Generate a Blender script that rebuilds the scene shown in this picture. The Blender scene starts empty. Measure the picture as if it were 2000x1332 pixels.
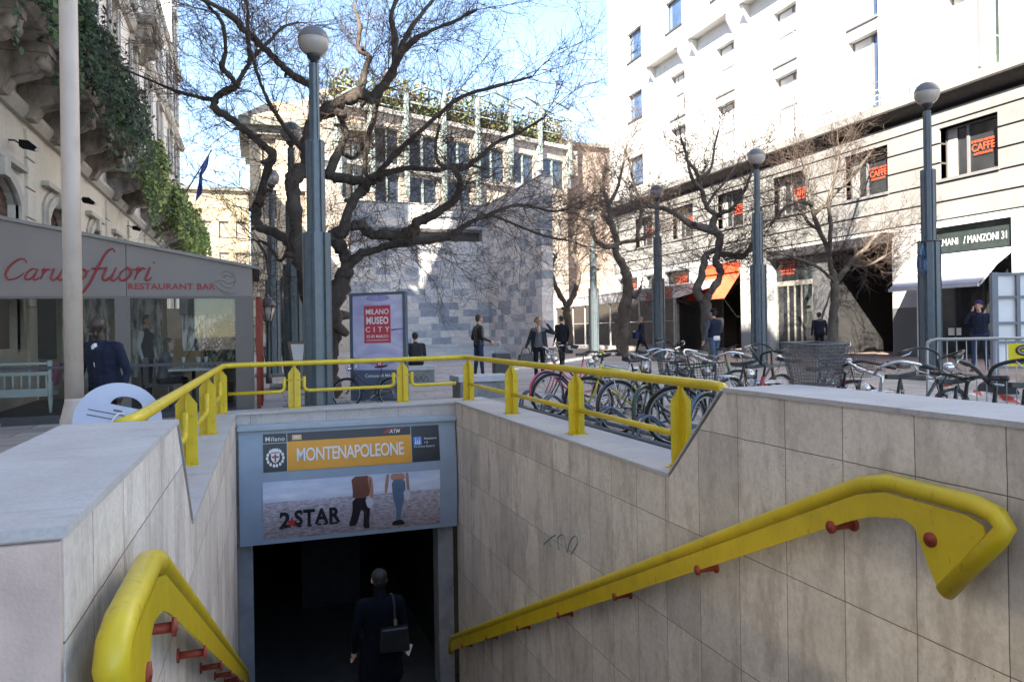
import bpy, bmesh, math, random
from mathutils import Vector, Matrix, Euler, noise as mnoise
random.seed(7)
C = bpy.context.scene.collection
SC = bpy.context.scene
R = math.radians
# ------------------------------------------------------------------ camera, sky, sun, exposure
YAW, ROLL, EYE, SLOPE, CY, FPX = math.atan(500/1500), .0155, 1.42, .01, 644.2, 1500.
_c, _s = math.cos(YAW), math.sin(YAW)
FW = Vector((_s, _c, 0)); _r0 = Vector((_c, -_s, 0)); _u0 = Vector((0, 0, 1))
RT = _r0*math.cos(ROLL) - _u0*math.sin(ROLL); UPV = _u0*math.cos(ROLL) + _r0*math.sin(ROLL)
cam = bpy.data.cameras.new('camera'); cam.sensor_width = 36; cam.lens = 27.0; cam.clip_end = 2000; cam.clip_start = .05
cam.shift_y = -(666-CY)/2000
camo = bpy.data.objects.new('camera', cam); C.objects.link(camo)
camo.matrix_world = Matrix(((RT.x, UPV.x, -FW.x, 0), (RT.y, UPV.y, -FW.y, 0), (RT.z, UPV.z, -FW.z, EYE), (0, 0, 0, 1)))
SC.camera = camo
SUN_A, SUN_E = R(40), R(38)          # sun behind the viewer and to the left
sunv = Vector((-math.sin(SUN_A)*math.cos(SUN_E), -math.cos(SUN_A)*math.cos(SUN_E), math.sin(SUN_E)))
w = bpy.data.worlds.new('World'); SC.world = w; w.use_nodes = True
nt = w.node_tree; bg = nt.nodes['Background']; sky = nt.nodes.new('ShaderNodeTexSky'); sky.sky_type = 'NISHITA'
sky.sun_disc = False; sky.sun_elevation = SUN_E; sky.sun_rotation = math.atan2(sunv.x, sunv.y)
sky.air_density = .75; sky.dust_density = .1; sky.ozone_density = 1.2
nt.links.new(sky.outputs[0], bg.inputs[0]); bg.inputs[1].default_value = .105
sl = bpy.data.lights.new('sun', 'SUN'); sl.energy = 5.0; sl.angle = R(.5); sl.color = (1, .95, .86)
so = bpy.data.objects.new('sun', sl); C.objects.link(so); so.rotation_euler = (-sunv).to_track_quat('-Z', 'Y').to_euler(); so.location = (0, 0, 40)
SC.view_settings.view_transform = 'Standard'; SC.view_settings.look = 'None'; SC.view_settings.gamma = 1
SC.view_settings.exposure = 2.55
SC.view_settings.use_white_balance = True; SC.view_settings.white_balance_temperature = 7150; SC.view_settings.white_balance_tint = 10
SC.cycles.max_bounces = 7; SC.cycles.diffuse_bounces = 4; SC.cycles.glossy_bounces = 3; SC.cycles.transparent_max_bounces = 12
SC.cycles.sample_clamp_indirect = 6
SC.cycles.use_denoising = True
# ------------------------------------------------------------------ survey: photo pixel -> point on a known plane of the place
def ray(px, py): return FW + RT*((px-1000)/FPX) - UPV*((py-CY)/FPX)
def _at(t, d): return Vector((t*d.x, t*d.y, EYE+t*d.z))
def PX(px, py, X): d = ray(px, py); return _at(X/d.x, d)
def PY(px, py, Y): d = ray(px, py); return _at(Y/d.y, d)
def PZ(px, py, Z): d = ray(px, py); return _at((Z-EYE)/d.z, d)
def PG(px, py, o=0): d = ray(px, py); return _at((o-EYE)/(d.z-SLOPE*d.x), d)
def gz(x): return SLOPE*max(-8, min(x, 24))
# ------------------------------------------------------------------ mesh helpers
class MB:
    def __init__(s): s.v = []; s.f = []; s.m = []; s.sm = []
    def add(s, vs, fs, mi=0, smooth=False):
        n = len(s.v); s.v += [tuple(p) for p in vs]
        for f in fs: s.f.append(tuple(i+n for i in f)); s.m.append(mi); s.sm.append(smooth)
        return s
    def box(s, a, b, mi=0):
        x0, y0, z0 = (min(p, q) for p, q in zip(a, b)); x1, y1, z1 = (max(p, q) for p, q in zip(a, b))
        return s.add([(x0,y0,z0),(x1,y0,z0),(x1,y1,z0),(x0,y1,z0),(x0,y0,z1),(x1,y0,z1),(x1,y1,z1),(x0,y1,z1)],
              [(0,3,2,1),(4,5,6,7),(0,1,5,4),(1,2,6,5),(2,3,7,6),(3,0,4,7)], mi)
    def obox(s, c, h, M=None, mi=0):
        M = M or Matrix.Identity(3); c = Vector(c)
        vs = [c + M @ Vector((sx*h[0], sy*h[1], sz*h[2])) for sz in (-1,1) for sx, sy in ((-1,-1),(1,-1),(1,1),(-1,1))]
        return s.add(vs, [(0,3,2,1),(4,5,6,7),(0,1,5,4),(1,2,6,5),(2,3,7,6),(3,0,4,7)], mi)
    def tube(s, pts, r, n=8, mi=0, cap=True, smooth=True):
        pts = [Vector(p) for p in pts]; k = len(pts)
        rs = r if isinstance(r, (list, tuple)) else [r]*k
        t0 = (pts[1]-pts[0]).normalized(); a = Vector((0,0,1)) if abs(t0.z) < .9 else Vector((1,0,0))
        u = t0.cross(a).normalized(); vs = []; fs = []
        for i in range(k):
            if i == 0: t = t0
            elif i == k-1: t = (pts[i]-pts[i-1]).normalized()
            else:
                t = (pts[i+1]-pts[i]).normalized() + (pts[i]-pts[i-1]).normalized()
                t = t.normalized() if t.length > 1e-6 else t0
            u = (u - t*u.dot(t)); u = u.normalized() if u.length > 1e-6 else t.orthogonal().normalized()
            w_ = t.cross(u)
            for j in range(n):
                q = 2*math.pi*j/n; vs.append(pts[i] + (u*math.cos(q) + w_*math.sin(q))*rs[i])
        for i in range(k-1):
            for j in range(n):
                a_ = i*n+j; b_ = i*n+(j+1) % n; fs.append((a_, b_, b_+n, a_+n))
        if cap: fs.append(tuple(range(n-1, -1, -1))); fs.append(tuple((k-1)*n+j for j in range(n)))
        return s.add(vs, fs, mi, smooth)
    def lathe(s, prof, c=(0,0,0), n=16, mi=0, smooth=True, axis=None):
        c = Vector(c); Q = axis or Matrix.Identity(3); vs = []; fs = []
        for r_, z_ in prof:
            for j in range(n):
                q = 2*math.pi*j/n; vs.append(c + Q @ Vector((r_*math.cos(q), r_*math.sin(q), z_)))
        for i in range(len(prof)-1):
            for j in range(n):
                a_ = i*n+j; b_ = i*n+(j+1) % n; fs.append((a_, b_, b_+n, a_+n))
        if prof[0][0] > 1e-4: fs.append(tuple(range(n-1, -1, -1)))
        if prof[-1][0] > 1e-4: fs.append(tuple((len(prof)-1)*n+j for j in range(n)))
        return s.add(vs, fs, mi, smooth)
    def prism(s, poly, off, mi=0, smooth=False):
        off = Vector(off); k = len(poly); p = [Vector(q) for q in poly]
        vs = p + [q+off for q in p]
        fs = [tuple(range(k-1, -1, -1)), tuple(range(k, 2*k))] + [(i, (i+1) % k, k+(i+1) % k, k+i) for i in range(k)]
        return s.add(vs, fs, mi, smooth)
    def quad(s, a, b, c, d, mi=0): return s.add([a, b, c, d], [(0,1,2,3)], mi)
    def ball(s, c, r, n=12, mi=0, sc=(1,1,1), M=None):
        m_ = max(5, n//2+1); prof = []; c = Vector(c); M = M or Matrix.Identity(3); vs = []; fs = []
        for i in range(m_+1):
            t = math.pi*i/m_
            for j in range(n):
                q = 2*math.pi*j/n
                vs.append(c + M @ Vector((r*sc[0]*math.sin(t)*math.cos(q), r*sc[1]*math.sin(t)*math.sin(q), -r*sc[2]*math.cos(t))))
        for i in range(m_):
            for j in range(n): a_ = i*n+j; b_ = i*n+(j+1) % n; fs.append((a_, b_, b_+n, a_+n))
        return s.add(vs, fs, mi, True)
    def build(s, name, mats, parent=None, loc=None, local=False, fix=True, bevel=0):
        if not isinstance(mats, (list, tuple)): mats = [mats]
        rt = parent
        while rt is not None and rt.parent is not None: rt = rt.parent
        if rt is not None: o_ = Vector(rt.location); rz = rt.rotation_euler.z
        else: o_ = Vector(loc) if loc else Vector((0,0,0)); rz = 0
        if local: vs = s.v
        elif rz: Q = Matrix.Rotation(-rz, 3, 'Z'); vs = [Q @ (Vector(p)-o_) for p in s.v]
        else: vs = [(p[0]-o_.x, p[1]-o_.y, p[2]-o_.z) for p in s.v]
        me = bpy.data.meshes.new(name); me.from_pydata([tuple(p) for p in vs], [], s.f)
        for m_ in mats: me.materials.append(m_)
        me.polygons.foreach_set('material_index', s.m); me.polygons.foreach_set('use_smooth', s.sm)
        if fix:
            bm = bmesh.new(); bm.from_mesh(me); bmesh.ops.recalc_face_normals(bm, faces=bm.faces); bm.to_mesh(me); bm.free()
        me.update()
        o = bpy.data.objects.new(name, me); C.objects.link(o)
        if parent is not None: o.parent = parent
        else: o.location = o_
        if bevel:
            b = o.modifiers.new('edge', 'BEVEL'); b.width = bevel; b.segments = 2; b.limit_method = 'ANGLE'
        return o
def tag(o, label, cat, group=None, kind=None):
    if label: o['label'] = label
    if cat: o['category'] = cat
    if group: o['group'] = group
    if kind: o['kind'] = kind
    return o
def thing(name, label, cat, loc=(0,0,0), rz=0, group=None):
    o = bpy.data.objects.new(name, None); C.objects.link(o); o.empty_display_size = .2
    o.location = loc; o.rotation_euler = (0,0,rz); return tag(o, label, cat, group)
def struct(o): o['kind'] = 'structure'; return o
def copy_tree(o, parent=None):
    c = o.copy(); C.objects.link(c)
    if parent is not None: c.parent = parent
    for ch in [x for x in bpy.data.objects if x.parent == o]: copy_tree(ch, c)
    return c
def text_into(mb, s, size, O, right, up, mi=0, bold=0, shear=0, align='CENTER', spc=1, depth=.004, wscale=1, lift=.0):
    cu = bpy.data.curves.new('t', 'FONT'); cu.body = s; cu.size = size; cu.align_x = align; cu.align_y = 'CENTER'
    cu.offset = bold*size; cu.shear = shear; cu.space_character = spc; cu.extrude = depth/2; cu.resolution_u = 3
    ob = bpy.data.objects.new('t', cu); me = ob.to_mesh()
    O = Vector(O); right = Vector(right).normalized(); up = Vector(up).normalized(); nrm = right.cross(up)
    vs = [O + right*(v.co.x*wscale) + up*v.co.y + nrm*(v.co.z+lift) for v in me.vertices]
    mb.add(vs, [tuple(p.vertices) for p in me.polygons], mi)
    ob.to_mesh_clear(); bpy.data.objects.remove(ob); bpy.data.curves.remove(cu)
def lerp(a, b, t): return a + (b-a)*t
def smooth_path(pts, k=4):
    P = [Vector(p) for p in pts]; out = []
    for i in range(len(P)-1):
        p0 = P[max(0, i-1)]; p1 = P[i]; p2 = P[i+1]; p3 = P[min(len(P)-1, i+2)]
        for j in range(k):
            t = j/k; out.append(.5*((2*p1) + (p2-p0)*t + (2*p0-5*p1+4*p2-p3)*t*t + (3*p1-p0-3*p2+p3)*t**3))
    out.append(P[-1]); return out
# ------------------------------------------------------------------ materials
MATS = {}
class NT:
    def __init__(s, name):
        s.m = bpy.data.materials.new(name); s.m.use_nodes = True; s.t = s.m.node_tree; s.b = s.t.nodes['Principled BSDF']
    def n(s, typ, **kw):
        o = s.t.nodes.new(typ)
        for k, v in kw.items(): setattr(o, k, v)
        return o
    def l(s, a, b): s.t.links.new(a, b)
    def pos(s): return s.n('ShaderNodeNewGeometry').outputs['Position']
    def obj(s): return s.n('ShaderNodeTexCoord').outputs['Object']
    def map(s, src, scale=(1,1,1), loc=(0,0,0), rot=(0,0,0)):
        m = s.n('ShaderNodeMapping'); s.l(src, m.inputs[0]); m.inputs['Scale'].default_value = scale; m.inputs['Location'].default_value = loc; m.inputs['Rotation'].default_value = rot; return m.outputs[0]
    def noise(s, src, scale=5, detail=4, rough=.55):
        o = s.n('ShaderNodeTexNoise'); s.l(src, o.inputs['Vector']); o.inputs['Scale'].default_value = scale; o.inputs['Detail'].default_value = detail; o.inputs['Roughness'].default_value = rough; return o.outputs['Fac']
    def ramp(s, fac, stops, interp='LINEAR'):
        o = s.n('ShaderNodeValToRGB'); o.color_ramp.interpolation = interp; e = o.color_ramp.elements
        while len(e) > 1: e.remove(e[-1])
        for i, (p, col) in enumerate(stops):
            q = e[0] if i == 0 else e.new(p)
            q.position = p; q.color = (*col, 1) if len(col) == 3 else col
        s.l(fac, o.inputs[0]); return o.outputs[0]
    def mix(s, fac, a, b, blend='MIX'):
        o = s.n('ShaderNodeMix', data_type='RGBA', blend_type=blend)
        for idx, x in ((0, fac), (6, a), (7, b)):
            if isinstance(x, (int, float)): o.inputs[idx].default_value = x
            elif isinstance(x, tuple): o.inputs[idx].default_value = (*x, 1) if len(x) == 3 else x
            else: s.l(x, o.inputs[idx])
        return o.outputs[2]
    def math(s, op, a, b=0.):
        o = s.n('ShaderNodeMath', operation=op)
        for i, x in ((0, a), (1, b)):
            if isinstance(x, (int, float)): o.inputs[i].default_value = x
            else: s.l(x, o.inputs[i])
        return o.outputs[0]
    def bump(s, h, strength=.3, dist=.01):
        o = s.n('ShaderNodeBump'); o.inputs['Strength'].default_value = strength; o.inputs['Distance'].default_value = dist
        s.l(h, o.inputs['Height']); s.l(o.outputs[0], s.b.inputs['Normal'])
    def fin(s, col=None, rough=.6, metal=0, spec=None):
        if col is not None:
            if isinstance(col, tuple): s.b.inputs['Base Color'].default_value = (*col, 1)
            else: s.l(col, s.b.inputs['Base Color'])
        if isinstance(rough, (int, float)): s.b.inputs['Roughness'].default_value = rough
        else: s.l(rough, s.b.inputs['Roughness'])
        s.b.inputs['Metallic'].default_value = metal
        if spec is not None: s.b.inputs['Specular IOR Level'].default_value = spec
        return s.m
def M(name, col, rough=.6, metal=0, var=.12, scale=4, bump=0, bscale=60, dirt=None, spec=None, coat=0):
    """paint / stone / cloth with mottled tone, optional dirt patches and grain"""
    if name in MATS: return MATS[name]
    t = NT(name); p = t.obj()
    f = t.noise(p, scale, 5)
    c0 = tuple(max(0, x*(1-var)) for x in col); c1 = tuple(min(1, x*(1+var)) for x in col)
    cc = t.ramp(f, [(.3, c0), (.7, c1)])
    if dirt:
        g = t.ramp(t.noise(t.map(p, (1, 1, .45)), dirt[1], 6, .65), [(dirt[2], (0,0,0)), (dirt[2]+.18, (1,1,1))])
        cc = t.mix(t.math('MULTIPLY', g, dirt[3]), cc, dirt[0])
    if bump: t.bump(t.noise(p, bscale, 3), bump, .01)
    t.fin(cc, rough, metal, spec)
    if coat: t.b.inputs['Coat Weight'].default_value = coat
    MATS[name] = t.m; return t.m
def glass(name, col=(.8,.85,.85), alpha=.25, rough=.02):
    if name in MATS: return MATS[name]
    t = NT(name); tr = t.n('ShaderNodeBsdfTransparent'); tr.inputs[0].default_value = (*col, 1)
    gl = t.n('ShaderNodeBsdfGlossy'); gl.inputs['Roughness'].default_value = rough
    mx = t.n('ShaderNodeMixShader'); fr = t.n('ShaderNodeFresnel'); fr.inputs[0].default_value = 1.5
    t.l(t.math('ADD', fr.outputs[0], alpha), mx.inputs[0]); t.l(tr.outputs[0], mx.inputs[1]); t.l(gl.outputs[0], mx.inputs[2])
    t.l(mx.outputs[0], t.t.nodes['Material Output'].inputs[0]); MATS[name] = t.m; return t.m
YEL = M('yellow_paint', (.64,.47,.018), .38, var=.1, scale=5, dirt=((.20,.12,.02), 18, .59, .75), coat=.1)
RED = M('rust_red_paint', (.30,.045,.02), .55, var=.2, scale=20)
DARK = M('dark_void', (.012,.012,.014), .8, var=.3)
# ================================================================== ground, stairwell
XR, YE = 3.29, 13.05                                # inner right face, end plane
def xl(y): return -.49+.0145*(y-2.3)
def panel_mat(name, col, along, w_, h_, oz=0., ow=0.):
    """big stone cladding slabs with thin dark joints, run-off streaks and grime"""
    t = NT(name); p = t.pos(); sep = t.n('ShaderNodeSeparateXYZ'); t.l(p, sep.inputs[0])
    cb = t.n('ShaderNodeCombineXYZ'); t.l(sep.outputs[along], cb.inputs[0]); t.l(sep.outputs[2], cb.inputs[1])
    br = t.n('ShaderNodeTexBrick'); wob = t.n('ShaderNodeVectorMath', operation='ADD'); nz_ = t.n('ShaderNodeTexNoise'); nz_.inputs['Scale'].default_value = 5; t.l(p, nz_.inputs['Vector']); sc_ = t.n('ShaderNodeVectorMath', operation='SCALE'); sc_.inputs['Scale'].default_value = .012; t.l(nz_.outputs['Color'], sc_.inputs[0]); t.l(t.map(cb.outputs[0], (1,1,1), (ow, oz, 0)), wob.inputs[0]); t.l(sc_.outputs[0], wob.inputs[1]); t.l(wob.outputs[0], br.inputs['Vector'])
    br.offset = 0; br.inputs['Scale'].default_value = 1; br.inputs['Brick Width'].default_value = w_; br.inputs['Row Height'].default_value = h_
    br.inputs['Mortar Size'].default_value = .0038; br.inputs['Mortar Smooth'].default_value = .4
    br.inputs['Color1'].default_value = (*[x*.84 for x in col], 1); br.inputs['Color2'].default_value = (*[min(1, x*1.10) for x in col], 1)
    br.inputs['Mortar'].default_value = (.17,.14,.12,1)
    c_ = br.outputs['Color']
    n1 = t.noise(p, 1.3, 6, .6); n2 = t.noise(p, 26, 4, .7); st = t.noise(t.map(p, (4,4,1.3)), 1.1, 7, .68); st2 = t.noise(t.map(p, (2.2,2.2,.9)), 1.7, 5, .6)
    c_ = t.mix(1., c_, t.ramp(n1, [(.3, (.86,.84,.82)), (.7, (1.08,1.07,1.05))]), 'MULTIPLY')
    c_ = t.mix(1., c_, t.ramp(n2, [(.25, (.80,.79,.78)), (.6, (1.04,1.04,1.04))]), 'MULTIPLY')
    c_ = t.mix(t.math('MULTIPLY', t.ramp(st, [(.50, (0,0,0)), (.70, (1,1,1))]), .5), c_, (.29,.235,.20))
    c_ = t.mix(t.math('MULTIPLY', t.ramp(st2, [(.55, (0,0,0)), (.72, (1,1,1))]), .6), c_, (.30,.23,.18))
    sp_ = t.noise(p, 70, 2, .5); c_ = t.mix(t.math('MULTIPLY', t.ramp(sp_, [(.66, (0,0,0)), (.72, (1,1,1))]), t.ramp(n1, [(.45, (0,0,0)), (.6, (.6,.6,.6))])), c_, (.12,.09,.07))
    t.bump(t.math('SUBTRACT', t.math('MULTIPLY', n2, .25), br.outputs['Fac']), .35, .006)
    return t.fin(c_, .78)
WALL = panel_mat('stone_cladding_long', (.72,.67,.63), 1, .525, .835, .215, .49)
WALLX = panel_mat('stone_cladding_cross', (.56,.53,.52), 0, 1.2, .62, .1, .1)
def cap_mat():
    t = NT('pale_coping_stone'); p = t.pos()
    n1 = t.noise(p, 2.2, 6, .6); n2 = t.noise(p, 60, 3, .7); n3 = t.noise(t.map(p, (1,5,1)), 2.5, 5)
    c_ = t.ramp(n1, [(.3, (.42,.41,.41)), (.7, (.52,.51,.515))])
    c_ = t.mix(1., c_, t.ramp(n2, [(.2, (.82,.82,.82)), (.6, (1.03,1.03,1.03))]), 'MULTIPLY')
    c_ = t.mix(t.math('MULTIPLY', t.ramp(n3, [(.58, (0,0,0)), (.75, (1,1,1))]), .4), c_, (.25,.23,.21))
    t.bump(n2, .15, .004); return t.fin(c_, .8)
CAP = cap_mat()
PINK = M('pinkish_end_slab', (.60,.46,.40), .8, var=.25, scale=3.5, bump=.3, bscale=90, dirt=((.30,.20,.16), 7, .54, .7))
def ground_mat():
    t = NT('plaza_paving'); p = t.pos()
    br = t.n('ShaderNodeTexBrick'); t.l(t.map(p, (1,1,1), rot=(0,0,0)), br.inputs['Vector']); br.offset = .5
    br.inputs['Scale'].default_value = 1; br.inputs['Brick Width'].default_value = 1.15; br.inputs['Row Height'].default_value = .52; br.inputs['Mortar Size'].default_value = .012
    br.inputs['Color1'].default_value = (.32,.285,.27,1); br.inputs['Color2'].default_value = (.44,.40,.38,1); br.inputs['Mortar'].default_value = (.07,.06,.055,1)
    sep = t.n('ShaderNodeSeparateXYZ'); t.l(p, sep.inputs[0])
    red = t.ramp(t.math('MULTIPLY', sep.outputs[0], .04), [(.60, (0,0,0)), (.63, (1,1,1))])
    c_ = t.mix(t.math('MULTIPLY', red, .65), br.outputs['Color'], (.24,.145,.12))
    n1 = t.noise(p, .6, 6, .65); n2 = t.noise(p, 35, 3, .7)
    c_ = t.mix(1., c_, t.ramp(n1, [(.3, (.72,.72,.74)), (.7, (1.12,1.1,1.08))]), 'MULTIPLY')
    c_ = t.mix(1., c_, t.ramp(n2, [(.25, (.75,.75,.75)), (.65, (1.08,1.08,1.08))]), 'MULTIPLY')
    t.bump(t.math('SUBTRACT', t.math('MULTIPLY', n2, .3), br.outputs['Fac']), .3, .008)
    return t.fin(c_, .7)
PAVE = ground_mat()
# ground sheet with the stairwell hole, to the horizon
g = MB()
def gp(x, y): return (x, y, SLOPE*max(-8, min(x, 24)))
xs = [-400, -60, -8, -.98, 3.98, 24, 60, 400]; ys = [-400, -40, 2.1, 13.62, 60, 140, 600]
idx = {}
for i, x in enumerate(xs):
    for j, y in enumerate(ys): idx[i, j] = len(idx)
fs = []
for i in range(len(xs)-1):
    for j in range(len(ys)-1):
        if xs[i] == -.98 and ys[j] == 2.1: continue
        fs.append((idx[i,j], idx[i+1,j], idx[i+1,j+1], idx[i,j+1]))
g.add([gp(x, y) for x in xs for y in ys], fs)
struct(g.build('plaza_ground', PAVE))
# stairs, landing and the tunnel under the lintel
STEP = M('stair_stone', (.16,.15,.145), .75, var=.2, scale=6, bump=.2)
st = MB(); zt = -.62; y0 = 3.0; nst = 28; rise = 4.2/nst; run = 9.7/nst
st.box((-.6, 2.1, -.62), (3.5, y0, zt))
for k in range(nst):
    st.box((-.6, y0+k*run, -5.0), (3.5, y0+(k+1)*run, zt-(k+1)*rise-.0))
struct(st.build('stairs', STEP))
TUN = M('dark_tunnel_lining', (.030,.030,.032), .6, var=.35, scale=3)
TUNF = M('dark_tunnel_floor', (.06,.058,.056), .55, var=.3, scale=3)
tn = MB()
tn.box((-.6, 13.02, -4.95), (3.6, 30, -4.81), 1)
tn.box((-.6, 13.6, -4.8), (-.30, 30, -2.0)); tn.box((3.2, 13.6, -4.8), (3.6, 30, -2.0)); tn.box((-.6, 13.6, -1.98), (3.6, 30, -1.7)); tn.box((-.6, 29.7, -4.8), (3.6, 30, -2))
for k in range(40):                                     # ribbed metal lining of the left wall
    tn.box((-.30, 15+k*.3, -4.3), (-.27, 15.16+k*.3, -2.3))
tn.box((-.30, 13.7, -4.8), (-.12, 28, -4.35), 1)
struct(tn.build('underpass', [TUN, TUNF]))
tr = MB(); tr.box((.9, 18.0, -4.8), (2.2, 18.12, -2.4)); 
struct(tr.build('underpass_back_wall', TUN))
# foundation behind the cladding so nothing shows through
# ---- right parapet: low coping wall, tall slanted block near the viewer
def parapet(name, label, side):
    th = thing(name, label, 'wall', ((XR+.3) if side > 0 else -.75, 8, 0))
    if side > 0: fi = lambda y: XR; fo = lambda y: 3.93
    else: fi = lambda y: xl(y); fo = lambda y: -1.03
    prof = [(2.3, -.5), (2.3, .90), (4.92, .90), (5.74, .12), (YE+.02, .12), (YE+.02, -4.8), (YE-.3, -4.8), (3.3, -.6)]
    if side > 0: prof = [(.4, -.6), (.4, .90)] + prof[2:]
    gx = SLOPE*(3.5 if side > 0 else -.7)
    m = MB(); k = len(prof)
    vs = [(fi(y), y, z+(gx if z > 0 else 0)) for y, z in prof] + [(fo(y), y, z+(gx if z > 0 else 0)) for y, z in prof]
    m.add(vs, [tuple(range(k)), tuple(range(2*k-1, k-1, -1))] + [(i, k+i, k+(i+1) % k, (i+1) % k) for i in range(k)])
    m.build('wall_body', WALL, th)
    ov = .012 * (-1 if side > 0 else 1)
    def cap(poly, ex, nm, mat):
        c_ = MB()
        for y_a, z_a, y_b, z_b in poly:
            a, b = fi(y_a)+ov, fi(y_b)+ov; oa = fo(y_a)-ov*1.5; ob = fo(y_b)-ov*1.5
            z_a += gx; z_b += gx
            t_ = Vector((0, z_a-z_b, y_b-y_a)).normalized()*ex
            lo = [(a, y_a, z_a+.002), (oa, y_a, z_a+.002), (ob, y_b, z_b+.002), (b, y_b, z_b+.002)]
            c_.add(lo + [(p[0], p[1]+t_.y, p[2]+t_.z) for p in lo], [(3,2,1,0),(4,5,6,7),(0,1,5,4),(1,2,6,5),(2,3,7,6),(3,0,4,7)])
        return c_.build(nm, mat, th)
    ys_ = [5.74+.0, 7.55, 9.3, 11.2, YE+.0]
    cap([(a+.003, .12, b-.003, .12) for a, b in zip(ys_, ys_[1:])], .032, 'coping', CAP)
    yb = .4 if side > 0 else 2.28
    cap([(yb, .90, 4.915, .90)], .03, 'block_top', CAP)
    cap([(4.945, .905, 5.735, .145)], .012, 'slanted_end', CAP)
    if side < 0:
        e = MB(); e.box((xl(2.3)-.004, 2.265, -.4), (-1.03, 2.297, .893+gx)); e.build('front_slab', PINK, th)
    return th
parapet('parapet_wall', 'stone clad right stairwell wall with sloping top and grime streaks beside the bicycles', 1)
parapet('parapet_wall', 'pale stone left stairwell wall with big block end in the near corner', -1)
# ---- end wall over the opening
ew = thing('stairwell_end_wall', 'pale stone lintel wall above the metro sign at the back of the stairwell', 'wall', (1.5, 13.3, 0))
def sl_box(m, x0, x1, y0_, y1_, z0, z1, mi=0):
    m.add([(x0,y0_,z0+SLOPE*x0),(x1,y0_,z0+SLOPE*x1),(x1,y1_,z0+SLOPE*x1),(x0,y1_,z0+SLOPE*x0),(x0,y0_,z1+SLOPE*x0),(x1,y0_,z1+SLOPE*x1),(x1,y1_,z1+SLOPE*x1),(x0,y1_,z1+SLOPE*x0)],
          [(0,3,2,1),(4,5,6,7),(0,1,5,4),(1,2,6,5),(2,3,7,6),(3,0,4,7)], mi)
m = MB(); sl_box(m, -1.03, 3.93, YE+.07, 13.6, -.3, .118); m.box((-.6, YE+.12, -1.97), (3.6, 13.6, -.25)); m.build('lintel', WALLX, ew)
m = MB()
for a, b in ((-1.035, .35), (.356, 2.0), (2.006, 3.935)): sl_box(m, a, b, YE+.03, 13.63, .12, .155)
m.build('coping', CAP, ew)
JAMB = M('blue_grey_jamb', (.27,.275,.285), .6, var=.15, scale=4, dirt=((.10,.10,.11), 5, .55, .6))
for a, b in ((-.33, -.10), (2.96, 3.23)):
    m = MB(); m.box((a, YE+.105, -4.8), (b, 13.55, -1.962)); m.build('jamb', JAMB, ew)
# ---- metro sign box
ms = thing('metro_sign', 'blue grey curved metro sign box with orange station name board over the stair opening', 'sign', (1.5, 13.0, -1))
SGN = M('sign_blue_grey', (.27,.335,.41), .42, var=.06, scale=3)
SGD = M('sign_edge', (.33,.39,.45), .4, var=.06)
def sgy(z):                                         # bulging front of the box
    t = (z+.15)/(-1.8); t = max(0, min(1, t)); return YE-.02 - .10*math.sin(t*math.pi*.75) - .12*max(0, t-.0)*(1-t)
def curved(mb, x0, x1, z0, z1, lift, mi=0, n=10, th=.004):
    for i in range(n):
        za = lerp(z0, z1, i/n); zb = lerp(z0, z1, (i+1)/n)
        mb.add([(x0, sgy(za)-lift, za), (x1, sgy(za)-lift, za), (x1, sgy(zb)-lift, zb), (x0, sgy(zb)-lift, zb)], [(0,1,2,3)], mi, True)
m = MB(); nz = 20; zz = [-.13-1.83*i/nz for i in range(nz+1)]
vs = []; fs = []
for z in zz: vs += [(-.29, sgy(z), z), (3.26, sgy(z), z), (3.26, YE+.11, z), (-.29, YE+.11, z)]
for i in range(nz):
    for j in range(4): fs.append((4*i+j, 4*i+(j+1) % 4, 4*i+4+(j+1) % 4, 4*i+4+j))
fs += [(0,1,2,3), (4*nz+3, 4*nz+2, 4*nz+1, 4*nz)]
m.add(vs, fs); m.build('sign_box', SGN, ms)
m = MB(); m.box((-.31, YE-.10, -.13), (3.28, YE+.06, -.075)); m.box((-.30, YE-.07, -.075), (3.27, YE+.06, -.04)); m.build('top_ledge', SGD, ms)
BLK = M('sign_black', (.022,.022,.024), .4, var=.1); ORG = M('sign_orange', (.72,.32,.02), .45, var=.05); WHT = M('sign_white', (.72,.72,.72), .5, var=.04)
BLU = M('sign_blue', (.05,.22,.62), .45, var=.05); GRL = M('hairline_grey', (.5,.5,.5), .5)
m = MB(); curved(m, .08, 2.97, -.80, -.20, .006); bp = m.build('information_board', BLK, ms, fix=False)
m = MB(); curved(m, .455, 2.475, -.80, -.335, .011); ob_ = m.build('station_name_panel', ORG, ms, fix=False)
tz = -.565
def sup(z): d_ = Vector((0, sgy(z+.05)-sgy(z-.05), .1)); return d_.normalized()
m = MB(); text_into(m, 'MONTENAPOLEONE', .30, (1.47, sgy(tz)-.018, tz), (1,0,0), sup(tz), bold=.010, spc=.92, wscale=.665); m.build('lettering', WHT, ob_)
m = MB(); curved(m, .447, .453, -.80, -.20, .010); curved(m, 2.478, 2.484, -.80, -.20, .010); curved(m, .08, .45, -.352, -.346, .010)
text_into(m, 'Milano', .105, (.265, sgy(-.28)-.012, -.285), (1,0,0), sup(-.28), bold=.004, spc=1.1)
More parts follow.
